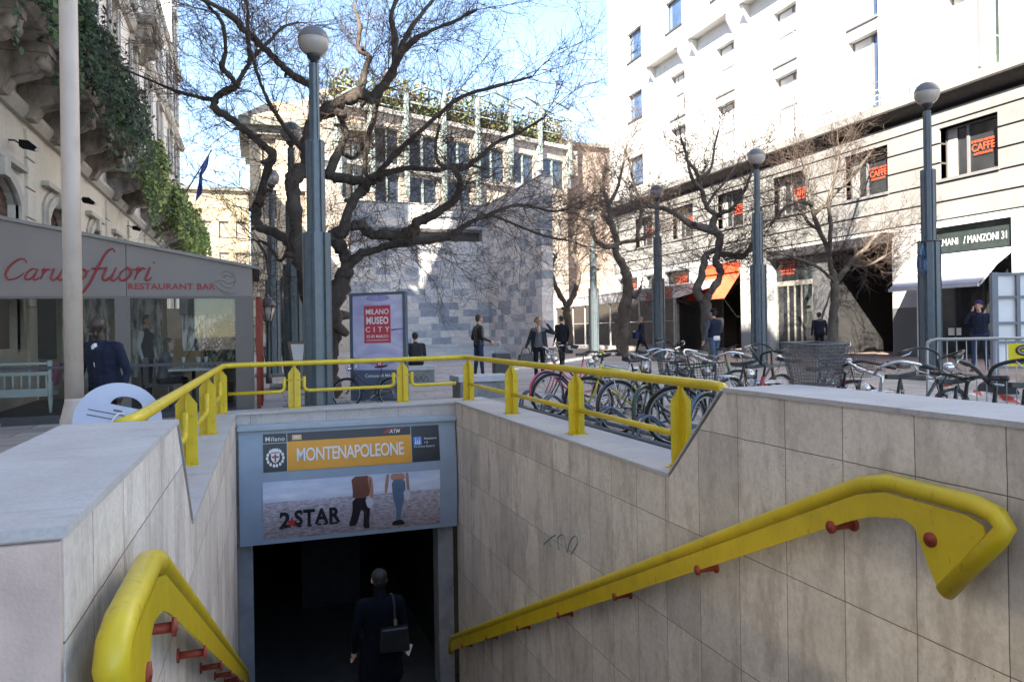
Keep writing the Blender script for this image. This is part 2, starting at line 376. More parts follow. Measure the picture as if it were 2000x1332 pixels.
# city crest: shield with a cross, crown and wreath
cz = -.575; cx = .265; cy_ = sgy(cz)-.012
def flat(mb, pts, mi=0, lift=0): mb.add([(cx+x, cy_-lift+(sgy(cz+z)-sgy(cz)), cz+z) for x, z in pts], [tuple(range(len(pts)))], mi)
for sgn in (-1, 1):
    for k in range(7):
        a = R(-80+k*26); px_, pz_ = sgn*.125*math.cos(a), .125*math.sin(a)-.005
        flat(m, [(px_+.022*math.cos(q), pz_+.03*math.sin(q)) for q in [i*math.pi/3 for i in range(6)]])
flat(m, [(-.066,.07),(.066,.07),(.066,-.02),(.04,-.065),(0,-.09),(-.04,-.065),(-.066,-.02)], 0, .001)
flat(m, [(-.06,.085),(.06,.085),(.075,.14),(.035,.115),(0,.15),(-.035,.115),(-.075,.14)])
text_into(m, 'Ascensore', .052, (2.70, sgy(-.42)-.012, -.415), (1,0,0), sup(-.4), align='LEFT')
text_into(m, '\u21e7 0', .05, (2.70, sgy(-.48)-.012, -.482), (1,0,0), sup(-.4), align='LEFT') if 0 else text_into(m, '+ 0', .05, (2.70, sgy(-.48)-.012, -.482), (1,0,0), sup(-.4), align='LEFT')
text_into(m, 'Via Croce Rossa 2', .048, (2.52, sgy(-.55)-.012, -.545), (1,0,0), sup(-.5), align='LEFT')
text_into(m, 'ATM', .085, (2.20, sgy(-.27)-.012, -.268), (1,0,0), sup(-.27), bold=.015, shear=.3)
m.build('white_markings', WHT, bp)
m = MB(); flat(m, [(-.013,.06),(.013,.06),(.013,-.07),(-.013,-.07)], 0, .003); flat(m, [(-.055,.022),(.055,.022),(.055,-.004),(-.055,-.004)], 0, .003); m.build('crest_cross', RED, bp)
m = MB(); curved(m, 2.52, 2.66, -.52, -.38, .012); fr_ = m.build('lift_pictogram', BLU, bp, fix=False)
m = MB()
for xx in (2.555, 2.59, 2.625):
    m.box((xx-.011, sgy(-.47)-.018, -.505), (xx+.011, sgy(-.47)-.013, -.455)); m.ball((xx, sgy(-.44)-.016, -.44), .011, 8)
for xx in (2.56, 2.62): m.add([(xx-.017, sgy(-.41)-.015, -.415), (xx+.017, sgy(-.41)-.015, -.415), (xx, sgy(-.395)-.015, -.392)], [(0,1,2)])
m.build('pictogram_people', WHT, fr_)
m = MB(); curved(m, .53, .68, -.315, -.235, .012); l3 = m.build('line_badge', M('badge_amber', (.75,.42,.14), .5), bp, fix=False)
m = MB(); text_into(m, 'M3', .075, (.605, sgy(-.275)-.018, -.275), (1,0,0), sup(-.27), bold=.01); m.build('badge_lettering', WHT, l3)
m = MB()
for k in range(3): m.add([(1.98+k*.03, sgy(-.27)-.011, -.315), (2.0+k*.03, sgy(-.27)-.011, -.315), (2.10+k*.03, sgy(-.24)-.011, -.225), (2.08+k*.03, sgy(-.24)-.011, -.225)], [(0,1,2,3)])
m.add([(2.1, sgy(-.23)-.011, -.238), (2.38, sgy(-.23)-.011, -.218), (2.38, sgy(-.23)-.011, -.212), (2.1, sgy(-.23)-.011, -.225)], [(0,1,2,3)])
m.build('red_swoosh', M('logo_red', (.6,.06,.04), .5), bp, fix=False)
# advertising panel: a flat printed beach picture
def ad_mat():
    t = NT('printed_beach'); p = t.pos(); sep = t.n('ShaderNodeSeparateXYZ'); t.l(p, sep.inputs[0])
    z = t.math('ADD', sep.outputs[2], t.math('MULTIPLY', t.noise(p, 2.5, 3), .03))
    f = t.n('ShaderNodeMapRange'); t.l(z, f.inputs[0]); f.inputs[1].default_value = -1.91; f.inputs[2].default_value = -.95
    base = t.ramp(f.outputs[0], [(0, (.30,.245,.25)), (.55, (.46,.42,.47)), (.66, (.50,.47,.53)), (.68, (.58,.60,.68)), (.74, (.66,.69,.76)), (1., (.52,.58,.70))])
    sand = t.ramp(t.noise(t.map(p, (5,5,16)), 2.2, 6, .65), [(.35, (.50,.46,.45)), (.62, (1.2,1.2,1.2))])
    skyw = t.ramp(t.noise(t.map(p, (1.5,1,6)), 2, 5), [(.4, (.9,.93,1)), (.7, (1.15,1.13,1.1))])
    k = t.math('LESS_THAN', f.outputs[0], .67)
    c_ = t.mix(1., base, t.mix(k, skyw, sand), 'MULTIPLY'); return t.fin(c_, .35)
m = MB(); curved(m, .065, 2.955, -1.89, -.955, .008, n=14); adp = m.build('advert_panel', ad_mat(), ms, fix=False)
def fig(mb, pts, mi, x0, z0, s, lift):
    q = [Vector((x, 0, z)) for x, z in pts]; n = len(q); out = []
    for i in range(n):
        a, b = q[i], q[(i+1) % n]; out += [a*.80+b*.20, a*.5+b*.5, a*.20+b*.80]
    mb.add([(x0+v.x*s, sgy(z0+v.z*s)-lift, z0+v.z*s) for v in out], [tuple(range(len(out)))], mi)
APAL = [M('print_brown', (.16,.055,.035), .4), M('print_black', (.015,.012,.015), .4), M('print_denim', (.10,.16,.24), .4), M('print_skin', (.42,.20,.13), .4), M('print_pale', (.55,.55,.6), .4)]
m = MB(); L_ = .014
# two walkers seen from behind, cropped at the chest
fig(m, [(-.165,0),(-.14,-.25),(-.15,-.36),(.12,-.36),(.15,-.2),(.17,0)], 0, 1.62, -.965, 1, L_)
fig(m, [(.10,-.02),(.18,-.02),(.20,-.22),(.19,-.40),(.14,-.40),(.13,-.2)], 3, 1.62, -.965, 1, L_+.001)
fig(m, [(-.15,-.36),(.12,-.36),(.14,-.55),(.12,-.80),(.14,-.88),(.02,-.88),(.04,-.6),(-.01,-.55),(-.06,-.75),(-.10,-.82),(-.22,-.82),(-.15,-.6)], 1, 1.62, -.965, 1, L_+.001)
fig(m, [(.06,-.38),(.17,-.36),(.20,-.46),(.15,-.55),(.09,-.52)], 4, 1.62, -.965, 1, L_+.002)
fig(m, [(-.13,.0),(.10,.0),(.11,-.12),(-.12,-.12)], 3, 2.24, -.965, 1, L_)
fig(m, [(-.20,0),(-.15,0),(-.17,-.18),(-.20,-.32),(-.235,-.32),(-.23,-.18)], 3, 2.24, -.965, 1, L_)
fig(m, [(.12,0),(.17,0),(.18,-.18),(.19,-.34),(.15,-.34),(.13,-.18)], 3, 2.24, -.965, 1, L_)
fig(m, [(-.12,-.10),(.11,-.10),(.12,-.30),(.06,-.55),(.02,-.82),(-.05,-.82),(-.04,-.6),(-.10,-.4)], 2, 2.24, -.965, 1, L_+.001)
fig(m, [(-.10,-.80),(.06,-.78),(.12,-.88),(-.12,-.88)], 1, 2.24, -.965, 1, L_+.002)
fig(m, [(.08,-.30),(.18,-.28),(.20,-.42),(.15,-.48),(.09,-.44)], 4, 2.24, -.965, 1, L_+.002)
m.build('printed_figures', APAL, adp, fix=False)
m = MB(); tz = -1.58
text_into(m, '2', .34, (.40, sgy(tz)-.016, tz-.02), (1,0,0), sup(tz), 0, bold=.035); text_into(m, 'STAR', .34, (.90, sgy(tz)-.016, tz-.0), (1,0,0), sup(tz), 0, bold=.035, spc=1.08, wscale=.86)
for xx, zz in ((.62,-.12),(.62,.12),(.78,.125),(.78,-.12),(.93,-.12),(1.03,-.12),(1.13,-.12),(1.2,-.12),(.34,-.13),(.36,.11)): m.box((xx-.035, sgy(tz)-.018, tz+zz-.014), (xx+.035, sgy(tz)-.014, tz+zz+.014))
pts = []
for k in range(10): rr = .10 if k % 2 == 0 else .042; a = math.pi/2+k*math.pi/5; pts.append((.505+rr*math.cos(a), sgy(tz-.04)-.022, tz-.05+rr*math.sin(a)))
m.add(pts+[(.505, sgy(tz-.04)-.022, tz-.05)], [(k, (k+1) % 10, 10) for k in range(10)], 1)
m.build('advert_lettering', [APAL[1], M('print_red', (.35,.02,.02), .5)], adp, fix=False)
# ---- yellow guard railing round the three sides
gr = thing('guard_railing', 'yellow tubular guard railing on coping round the stairwell', 'railing', (1.5, 13.4, .1))
ZR = .905; YB = 13.42
rail = [(-.80, 5.16, ZR-.03), (-.72, 5.4, ZR-.008), (-.52, YB-.12, ZR-.005), (-.46, YB-.02, ZR-.004), (-.36, YB, ZR), (3.42, YB, ZR+.034), (3.52, YB-.03, ZR+.035), (3.57, YB-.12, ZR+.035), (3.54, 5.42, ZR+.035), (3.54, 5.32, ZR+.028), (3.53, 5.24, ZR-.02), (3.53, 5.2, ZR-.09)]
m = MB(); m.tube(rail, .042, 12); m.build('top_rail', YEL, gr)
m = MB(); m.obox((-.74, 5.28, ZR-.055), (.05, .10, .012)); 
for yy in (5.22, 5.34): m.lathe([(.012,0),(.012,.012)], (-.71, yy, ZR-.045), 6)
m.build('end_plate', YEL, gr)
def post(x, y, along):
    zb = .155+SLOPE*x; zt_ = ZR+SLOPE*max(0, x)-.03
    m = MB(); h1 = zt_-.135; h2 = zt_-.035
    prof = [(-.10, zb), (.10, zb), (.10, h1), (.028, h2), (.028, zt_), (-.028, zt_), (-.028, h2), (-.10, h1)]
    if along == 'low':                                  # the first right post drops down the slanted block end
        prof = [(-.10, zb+.02), (.10, zb+.02), (.10, h1), (.028, h2), (.028, zt_), (-.028, zt_), (-.028, h2), (-.10, h1)]
    m.prism([(x+u, y-.004, z) for u, z in prof], (0, .008, 0))
    m.prism([(x-.004, y+u*.9, z) for u, z in prof], (.008, 0, 0))
    m.prism([(x-.014, y-.016, zb), (x+.014, y-.016, zb), (x+.014, y-.016, h2), (x-.014, y-.016, h2)], (0, .032, 0))
    m.box((x-.105, y-.095, zb-.001), (x+.105, y+.095, zb+.010))
    for sx in (-1, 1):
        for sy in (-1, 1): m.lathe([(.011,0),(.011,.012),(.006,.018)], (x+sx*.07, y+sy*.065, zb+.010), 6)
    for z in (zb+.22, zb+.48): m.lathe([(.012,-.010),(.012,.010)], (x+.055, y-.004, z), 6, axis=Matrix.Rotation(R(90), 3, 'X'))
    return m.build('post', YEL, gr)
LP = [(-.66, 8.17), (-.60, 10.57), (-.555, 13.2)]; EP = [(.60, YB+.02), (2.44, YB+.04)]; RP = [(3.57, 13.2), (3.55, 10.72), (3.55, 8.31), (3.52, 5.92)]
for p in LP + EP + RP: post(p[0], p[1], 'x')
def lowbar(a, b, ua, ub, yo=0, zc=.44):
    """bar between two posts; ends turn up beside the posts on the back and left sides"""
    a = Vector((a[0], a[1], zc+SLOPE*a[0])); b = Vector((b[0], b[1], zc+SLOPE*b[0])); d = (b-a).normalized(); pts = []
    if ua: pts += [a+d*.16+Vector((0,0,.24)), a+d*.16+Vector((0,0,.07)), a+d*.18+Vector((0,0,.02)), a+d*.24]
    else: pts += [a+d*.05]
    if ub: pts += [b-d*.24, b-d*.18+Vector((0,0,.02)), b-d*.16+Vector((0,0,.07)), b-d*.16+Vector((0,0,.24))]
    else: pts += [b-d*.05]
    m = MB(); m.tube(pts, .03, 10)
    if ua: m.tube([a+d*.16+Vector((0,0,.19)), a+d*.05+Vector((0,0,.19))], .012, 6)
    if ub: m.tube([b-d*.16+Vector((0,0,.19)), b-d*.05+Vector((0,0,.19))], .012, 6)
    m.build('lower_bar', YEL, gr)
lowbar((-.70, 5.9), LP[0], False, True); lowbar(LP[0], LP[1], True, True); lowbar(LP[1], LP[2], True, True)
lowbar((-.5, YB+.02), EP[0], False, True); lowbar(EP[0], EP[1], True, True); lowbar(EP[1], (3.45, YB+.02), True, False)
for a, b in zip(RP, RP[1:]): lowbar(a, b, False, False)
# ---- handrails with plate and red brackets
def handrail(name, label, xw, side):
    """side -1: mounted on the right wall facing left; +1: on the left wall"""
    th = thing(name, label, 'handrail', (xw(6), 6, -1))
    off = .13 if side < 0 else .112
    X = lambda y: xw(y)+side*off
    dz = .05
    path = [(13.16, -4.22), (13.10, -3.97), (13.0, -3.90), (3.42, .535), (3.22, .585), (2.72, .575), (2.60, .55), (2.56, .50), (2.60, .44), (2.88, .12)]
    sh, dzz = (-.28, .04) if side > 0 else (0, 0)
    path = [(y+sh, z+dzz) for y, z in path]
    m = MB(); m.tube([(X(y), y, z) for y, z in path], .047, 16); m.build('tube', YEL, th)
    lo = [(13.0, -3.95), (3.42, .484), (3.22, .535), (2.73, .525), (2.645, .495), (2.635, .455), (2.895, .135), (2.95, .23), (3.03, .40), (3.10, .425), (3.32, .385), (3.5, .315), (13.0, -4.125)]
    m = MB(); k = len(lo); t_ = .006
    lo = [(y+sh, z+dzz) for y, z in lo]
    vs = [(X(y)+side*.028-t_, y, z) for y, z in lo] + [(X(y)+side*.028+t_, y, z) for y, z in lo]
    m.add(vs, [tuple(range(k)), tuple(range(2*k-1, k-1, -1))] + [(i, k+i, k+(i+1) % k, (i+1) % k) for i in range(k)]); m.build('plate', YEL, th)
    ybr = [2.93] + [3.62 + 1.43*i for i in range(7)]
    for y in ybr:
        z = .36 if y < 3 else (.535-.465*(y-3.42))-.215+.03
        y += sh
        m = MB(); Q = Matrix.Rotation(R(90), 3, 'Y')
        x_in = X(y)+side*.04; m.tube([(xw(y)-side*.01, y, z), (x_in, y, z)], .021, 10)
        m.tube([(x_in-side*.012, y, z), (x_in+side*.004, y, z)], .037, 14); m.tube([(x_in, y, z), (x_in+side*.008, y, z)], .016, 8)
        m.tube([(xw(y)-side*.002, y, z), (xw(y)+side*.012, y, z)], .04, 12)
        m.build('bracket', RED, th)
handrail('stair_handrail', 'yellow handrail with red brackets on the right stairwell wall', lambda y: XR, -1)
handrail('stair_handrail', 'yellow handrail on the left stairwell wall seen end on', xl, 1)
# ================================================================== buildings
def intervals(a, b, holes):
    out = [(a, b)]
    for h0, h1 in holes:
        nx = []
        for p, q in out:
            if h1 <= p or h0 >= q: nx.append((p, q)); continue
            if h0 > p: nx.append((p, h0))
            if h1 < q: nx.append((h1, q))
        out = nx
    return out
def wall(mb, ax, c0, c1, a0, a1, z0, z1, holes=(), mi=0, zb=None, zb1=None):
    """wall slab between c0 and c1 on axis ax ('x': plane of constant x), pierced by (a0,a1,z0,z1) holes"""
    zs = sorted({z0, z1} | {min(max(h[i], z0), z1) for h in holes for i in (2, 3)})
    for p, q in zip(zs, zs[1:]):
        if q-p < 1e-4: continue
        mid = (p+q)/2
        for s, e in intervals(a0, a1, [(h[0], h[1]) for h in holes if h[2] < mid < h[3]]):
            if e-s < 1e-4: continue
            if ax == 'x': mb.box((c0, s, p), (c1, e, q), mi)
            else: mb.box((s, c0, p), (e, c1, q), mi)
def stone(name, col, brick=None, streak=.4, rough=.75, var=.08):
    t = NT(name); p = t.pos(); n1 = t.noise(p, .5, 6, .6); n2 = t.noise(p, 14, 4, .7)
    c_ = t.ramp(n1, [(.3, tuple(x*(1-var) for x in col)), (.7, tuple(min(1, x*(1+var)) for x in col))])
    c_ = t.mix(1., c_, t.ramp(n2, [(.3, (.86,.86,.86)), (.6, (1.03,1.03,1.03))]), 'MULTIPLY')
    sk = t.noise(t.map(p, (3,3,.3)), 1.1, 5, .6)
    c_ = t.mix(t.math('MULTIPLY', t.ramp(sk, [(.55, (0,0,0)), (.75, (1,1,1))]), streak), c_, tuple(x*.45 for x in col))
    t.bump(n2, .2, .006); return t.fin(c_, rough)
MARB = stone('white_marble_cladding', (.62,.615,.60), streak=.05, var=.03)
TRAV = stone('grey_travertine', (.215,.214,.212), streak=.35, var=.16)
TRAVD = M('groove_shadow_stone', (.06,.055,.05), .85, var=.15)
GREYP = stone('grey_polished_stone', (.10,.103,.112), streak=.3, rough=.4)
PALEP = stone('pale_pillar_stone', (.40,.405,.415), streak=.15)
STEEL = M('white_steel_rail', (.62,.63,.64), .4, var=.05)
CORN = M('dark_cornice', (.03,.026,.023), .75, var=.3, scale=6)
WFR = M('pale_window_frame', (.17,.17,.18), .5, var=.05); DFR = M('dark_window_frame', (.05,.05,.055), .4, var=.1)
def pane_mat(name, col, rough=.03, spec=.5):
    t = NT(name); p = t.pos(); n = t.noise(p, .8, 3)
    c_ = t.ramp(n, [(.35, tuple(x*.7 for x in col)), (.65, tuple(x*1.3 for x in col))]); 
    return t.fin(c_, rough, 0, spec)
PBLUE = pane_mat('sky_glass', (.05,.09,.17), .03, .9); PDARK = pane_mat('dark_glass', (.025,.028,.032), .03, .6); PBLIND = M('white_blind', (.66,.66,.66), .5, var=.04); PGRN = M('pale_green_curtain', (.33,.40,.33), .7, var=.12)
LRED = M('coral_red_lettering', (.75,.085,.03), .5, var=.06); ORA = M('orange_awning_cloth', (.66,.085,.035), .8, var=.12, scale=1.5); LAV = M('grey_lavender_awning', (.36,.36,.42), .8, var=.08, scale=2)
# ------------------------------------------------------------------ right building
XB = 22.4
rb = thing('office_building', 'sunlit white marble office block above a banded grey stone base with shops', 'building', (30, 25, 0))
CY_ = [19.3+4.48*k for k in range(6)]
mez = [(y-1.1, y+1.1, 6.35, 8.1) for y in CY_] + [(10.4, 12.6, 6.35, 8.1), (14.9, 17.1, 6.35, 8.1)]
bays = [20.05+4.55*k for k in range(5)]              # far edge of every tall window bay
up = []
for k, y in enumerate(bays):
    wd = 1.95 if k == 0 else 1.55
    up += [(y-wd, y, 9.55, 12.55), (y-wd, y, 13.1, 15.5)]
up += [(13.5, 15.45, 9.55, 12.55), (13.5, 15.45, 13.1, 15.5)]
sq = [(41.6, 43.4, 18.0, 19.8), (41.6, 43.4, 14.3, 15.95), (41.6, 43.4, 10.3, 12.0)] + [(y-1.7, y, 18.1, 19.8) for y in (38.65, 34.1, 29.5, 25., 20.4)]
m = MB(); wall(m, 'x', XB, XB+.5, 4, 46.2, 9.5, 27, up+sq); m.box((XB+.5, 4, 9.5), (36, 46.2, 26.8)); m.build('upper_wall', MARB, rb)
ground_open = [(17.8, 21.2, .2, 4.72), (22.55, 29.75, .2, 4.45), (31.95, 35.4, .2, 4.62), (36.6, 39.1, .2, 4.55), (39.9, 41.5, .2, 4.52), (42.6, 45.2, .2, 4.52), (8, 16.2, .2, 4.72)]
m = MB()
zc = [4.95, 5.58, 6.25, 6.93, 7.6, 8.27, 8.72]
for a, b in zip(zc, zc[1:]): wall(m, 'x', XB, XB+.3, 4, 46.0, a+.03, b-.035, mez)
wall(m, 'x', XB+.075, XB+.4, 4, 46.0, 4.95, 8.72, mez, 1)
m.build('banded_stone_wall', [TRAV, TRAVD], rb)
m = MB(); wall(m, 'x', XB+.01, XB+.45, 4, 46.0, 0, 4.93, ground_open); m.build('ground_floor_piers', PALEP, rb)
m = MB(); m.box((XB+.6, 4, 4.62), (36, 46, 9.45))
for a, b, d in ((4, 22.4, .6), (22.4, 26.14, 4.0), (26.14, 31.9, .6), (31.9, 35.45, 2.2), (35.45, 46, .6)): m.box((XB+d, a, .02), (36, b, 4.6))
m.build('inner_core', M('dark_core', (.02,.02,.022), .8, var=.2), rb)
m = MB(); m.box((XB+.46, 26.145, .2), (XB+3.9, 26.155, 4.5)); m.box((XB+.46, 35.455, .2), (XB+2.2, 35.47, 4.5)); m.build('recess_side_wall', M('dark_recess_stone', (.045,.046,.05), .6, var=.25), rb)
m = MB(); m.prism([(XB+.25, 4, 8.76), (XB-.30, 4, 9.02), (XB-.42, 4, 9.13), (XB-.42, 4, 9.2), (XB+.25, 4, 9.2)], (0, 42.2, 0)); m.build('cornice', CORN, rb)
m = MB(); m.box((XB-.34, 4, 9.203), (XB+.3, 46.25, 9.52)); m.build('balcony_ledge', TRAV, rb)
def win(h, mat, depth=.25, fr=WFR, split=None, mat2=None, bar=None):
    a, b, z0, z1 = h; x = XB+depth
    m = MB(); t_ = .06
    for p, q in (((x-.03, a, z0), (x+.04, b, z0+t_)), ((x-.03, a, z1-t_), (x+.04, b, z1)), ((x-.031, a, z0), (x+.041, a+t_, z1)), ((x-.031, b-t_, z0), (x+.041, b, z1))): m.box(p, q)
    if split: s_ = lerp(a, b, split); m.box((x-.04, s_-.05, z0), (x+.04, s_+.05, z1))
    if bar: m.box((x-.035, a, bar-.05), (x+.04, b, bar+.05))
    m.box((XB-.06, a-.05, z0-.10), (x+.03, b+.05, z0-.002))
    w_ = m.build('window', fr, rb)
    m = MB()
    if mat2 and split: m.box((x, a+t_, z0+t_), (x+.015, s_-.05, z1-t_), 1); m.box((x, s_+.05, z0+t_), (x+.015, b-t_, z1-t_), 0)
    else: m.box((x, a+t_, z0+t_), (x+.015, b-t_, z1-t_))
    m.build('pane', [mat, mat2 or mat], w_); return w_
for h in sq: win(h, PBLUE, .22, DFR)
for i, h in enumerate(up):
    k = i//2
    if k in (0, 5): win(h, PBLIND, .3, WFR, .48, PGRN)
    elif k == 1: win(h, PBLIND, .3, WFR, .35, PBLUE)
    else: win(h, PBLIND, .3, WFR, .35, None, lerp(h[2], h[3], .55))
def caffe(mb, y, z, x, s, three=True):
    text_into(mb, 'CAFFE', s, (x, y, z), (0,-1,0), (0,0,1), 0, bold=.008, wscale=.9)
    if three:
        text_into(mb, 'EMPORIO ARMANI', s*.33, (x, y, z+s*.62), (0,-1,0), (0,0,1), 0, bold=.02, wscale=.93)
        text_into(mb, 'RISTORANTE', s*.3, (x, y, z-s*.6), (0,-1,0), (0,0,1), 0, bold=.02, wscale=1.15)
for h in mez:
    w_ = win(h, PDARK, .38, WFR, .62, PDARK)
    m = MB(); m.box((XB+.33, h[1]-.42, h[2]+.06), (XB+.37, h[1]-.07, h[3]-.06)); m.build('side_panel', M('pale_reveal', (.32,.32,.32), .6), w_)
    m = MB(); caffe(m, h[0]+.80, h[2]+.85, XB+.335, .34); m.build('red_lettering', LRED, w_)
# hoods over the tall bays
for k, y in enumerate(bays[1:]):
    m = MB(); a, b = y-1.65, y+1.95
    m.prism([(XB-.55, a, 16.62), (XB-.55, a, 16.70), (XB+.05, a, 16.78), (XB+.05, a, 16.62)], (0, b-a, 0))
    m.prism([(XB-.5, b-.25, 16.6), (XB+.05, b-.25, 16.6), (XB+.05, b-.25, 15.7)], (0, .18, 0)); m.prism([(XB-.5, a+.05, 16.6), (XB+.05, a+.05, 16.6), (XB+.05, a+.05, 15.7)], (0, .18, 0))
    m.build('window_hood', MARB, rb)
# balcony rails on the ledge
for k, y in enumerate(bays+[15.45]):
    a, b = y-1.95, y+1.25; x = XB-.28
    m = MB()
    for z in (9.72, 9.95, 10.15): m.tube([(x, a, z), (x, b, z)], .012, 6)
    m.tube([(x, a, 9.5), (x, a, 10.45), (x, b, 10.45), (x, b, 9.5)], .022, 6); m.tube([(XB, a, 10.45), (x, a, 10.45)], .018, 6); m.tube([(XB, b, 10.45), (x, b, 10.45)], .018, 6)
    m.build('balcony_railing', STEEL, rb)
# --- shop 31
m = MB(); wall(m, 'x', XB-.05, XB+.02, 17.55, 21.4, 0.2, 4.86, [(17.75, 21.2, 0, 4.70)]); shop = m.build('shop_surround', M('white_shop_surround', (.72,.72,.72), .5, var=.04), rb)
m = MB(); m.box((XB+.12, 17.76, 3.82), (XB+.2, 21.19, 4.69)); sb_ = m.build('shop_sign', M('dark_green_sign_glass', (.03,.04,.042), .08, var=.2), rb)
m = MB(); text_into(m, 'ARMANI', .34, (XB+.10, 20.28, 4.17), (0,-1,0), (0,0,1), 0, bold=-.006, wscale=.78); text_into(m, '/ MANZONI 31', .34, (XB+.10, 18.78, 4.17), (0,-1,0), (0,0,1), 0, bold=.006, wscale=.72); m.build('lettering', M('silver_lettering', (.62,.66,.66), .4), sb_)
m = MB(); m.box((XB+.3, 17.76, .2), (XB+.34, 21.19, 3.8)); sw = m.build('shop_window', PDARK, rb)
m = MB()
for y in (17.8, 19.0, 20.1, 21.15): m.box((XB+.26, y-.03, .2), (XB+.36, y+.03, 3.8))
m.box((XB+.25, 17.76, .2), (XB+.37, 21.19, .35)); m.build('window_frame', DFR, sw)
m = MB(); m.box((XB+.28, 19.9, 1.0), (XB+.30, 20.4, 1.25)); m.build('display_card', WHT, sw)
aw = MB(); a0, a1 = 17.75, 21.2
aw.prism([(XB+.02, a0, 3.78), (XB-1.45, a0, 2.66), (XB-1.45, a0, 2.63), (XB+.02, a0, 3.74)], (0, a1-a0, 0)); awo = aw.build('shop_awning', LAV, rb)
m = MB(); m.box((XB-1.50, a0-.02, 2.53), (XB-1.42, a1+.02, 2.63)); m.build('front_bar', M('pale_awning_bar', (.5,.5,.53), .5), awo)
m = MB(); m.tube([(XB, a0-.03, 3.7), (XB-.75, a0-.03, 3.22), (XB-1.4, a0-.03, 2.6)], .035, 8); m.build('folding_arm', STEEL, awo); m = MB(); m.tube([(XB, a1-.1, 3.3), (XB-1.4, a1-.1, 2.6)], .03, 8); m.build('folding_arm', STEEL, awo)
m = MB(); wall(m, 'x', XB-.03, XB+.0, 21.4, 22.5, .22, 2.0); m.build('pier_shadow_sheet', GREYP, rb)  # dark sheet standing for the shadow on the white pier's lower part
# --- big entrance recess
m = MB()
wall(m, 'x', XB-.04, XB+.0, 22.5, 29.8, 4.45, 4.80, (), 0); m.build('entrance_lintel', M('dark_lintel', (.05,.05,.055), .4), rb)
m = MB(); m.box((XB+.3, 26.15, .2), (XB+.58, 27.19, 4.45)); m.build('entrance_pier', GREYP, rb)
m = MB(); m.box((XB+3.9, 22.5, .02), (XB+3.95, 26.1, 4.45)); 
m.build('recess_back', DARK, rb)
m = MB(); m.box((XB+.4, 27.2, .25), (XB+.44, 29.7, 3.2)); gd = m.build('glass_door', PDARK, rb)
m = MB()
for y in (27.25, 28.0, 28.45, 28.9, 29.65): m.box((XB+.36, y-.035, .25), (XB+.48, y+.035, 3.2))
m.box((XB+.35, 27.2, 3.2), (XB+.5, 29.7, 3.42)); m.box((XB+.36, 27.2, .25), (XB+.48, 29.7, .36)); m.build('door_frame', M('alu_frame', (.42,.40,.36), .4, metal=.4), gd)
m = MB(); m.box((XB+.38, 27.2, 3.44), (XB+.46, 29.7, 4.42)); fl = m.build('fanlight', PDARK, rb)
m = MB(); caffe(m, 28.9, 4.0, XB+.365, .42); m.build('red_lettering', LRED, fl)
m = MB()
for z in (1.55, 2.15, 2.75): m.box((XB+3.7, 23.2, z), (XB+3.88, 24.6, z+.3))
m.build('lit_shelf', M('dim_bronze_shelf', (.16,.12,.07), .5, var=.3), rb)
t = NT('small_lamp_glow'); t.b.inputs['Emission Color'].default_value = (1,.85,.6,1); t.b.inputs['Emission Strength'].default_value = 1.0; GLOW = t.fin((.8,.7,.5), .5)
m = MB()
for y, z in ((24.85, 1.4), (24.85, 2.35), (24.85, 2.85), (24.1, 3.2)): m.ball((XB+3.6, y, z), .05, 8)
m.build('small_lamp', GLOW, rb)
# --- orange awning
m = MB(); m.prism([(XB+.05, 31.95, 4.55), (XB-.12, 31.95, 4.55), (XB-.12, 31.95, 4.1), (XB+.05, 31.95, 4.1)], (0, 3.45, 0)); m.build('red_sign_band', LRED, rb)
m = MB(); m.prism([(XB+.0, 31.95, 4.08), (XB-.28, 31.95, 3.7), (XB-.95, 31.95, 2.78), (XB-.93, 31.95, 2.76), (XB+.0, 31.95, 4.0)], (0, 3.45, 0)); m.build('orange_awning', ORA, rb)
for a, b in ((36.6, 39.1), (39.9, 41.5), (42.6, 45.2)):
    m = MB(); m.box((XB+.2, a, 3.5), (XB+.26, b, 4.53)); w_ = m.build('sign_window', PDARK, rb)
    m = MB(); caffe(m, (a+b)/2-.2, 4.0, XB+.18, .5); m.build('red_lettering', LRED, w_)
    m = MB(); m.box((XB+.3, a, .2), (XB+.36, b, 3.48)); m.build('shop_window', PDARK, rb)
    m = MB(); m.box((XB-.04, a-.05, 4.55), (XB+.3, b+.05, 4.63)); m.box((XB-.04, a-.05, 3.42), (XB+.3, b+.05, 3.48)); m.build('pale_trim', WFR, rb)
m = MB(); m.box((XB+.3, 8, .2), (XB+.36, 16.2, 4.7)); m.build('shop_window', PDARK, rb)
# ------------------------------------------------------------------ cafe pavilion with a grey awning roof
cp = thing('cafe_pavilion', 'low glass cafe pavilion with grey awning fascia against the white block', 'pavilion', (20.8, 41, .2))
GAW = M('grey_awning', (.34,.33,.34), .8, var=.1, scale=2)
xf = 19.4; y0c, y1c = 33.2, 49.
m = MB(); m.prism([(xf, y0c, 2.85), (xf, y0c, 3.42), (XB-.1, y0c, 3.75), (XB-.1, y0c, 3.6), (xf+.2, y0c, 2.85)], (0, y1c-y0c, 0)); m.build('awning_roof', GAW, cp)
m = MB(); m.prism([(xf+.05, y0c-.02, 3.44), (xf-.04, y0c-.02, 3.38), (xf-.04, y0c-.02, 3.46), (XB-.1, y0c-.02, 3.82), (XB-.1, y0c-.02, 3.76)], (0, y1c-y0c+.04, 0)); m.build('pale_roof_edge', PALEP, cp)
m = MB(); m.prism([(xf-.01, 33.3, 2.86), (xf-.01, 36.0, 2.86), (xf-.01, 36.0, 3.1), (xf-.01, 33.3, 3.35)], (-.006, 0, 0)); m.build('red_awning_flap', M('dull_red_cloth', (.45,.13,.10), .8), cp)
m = MB()
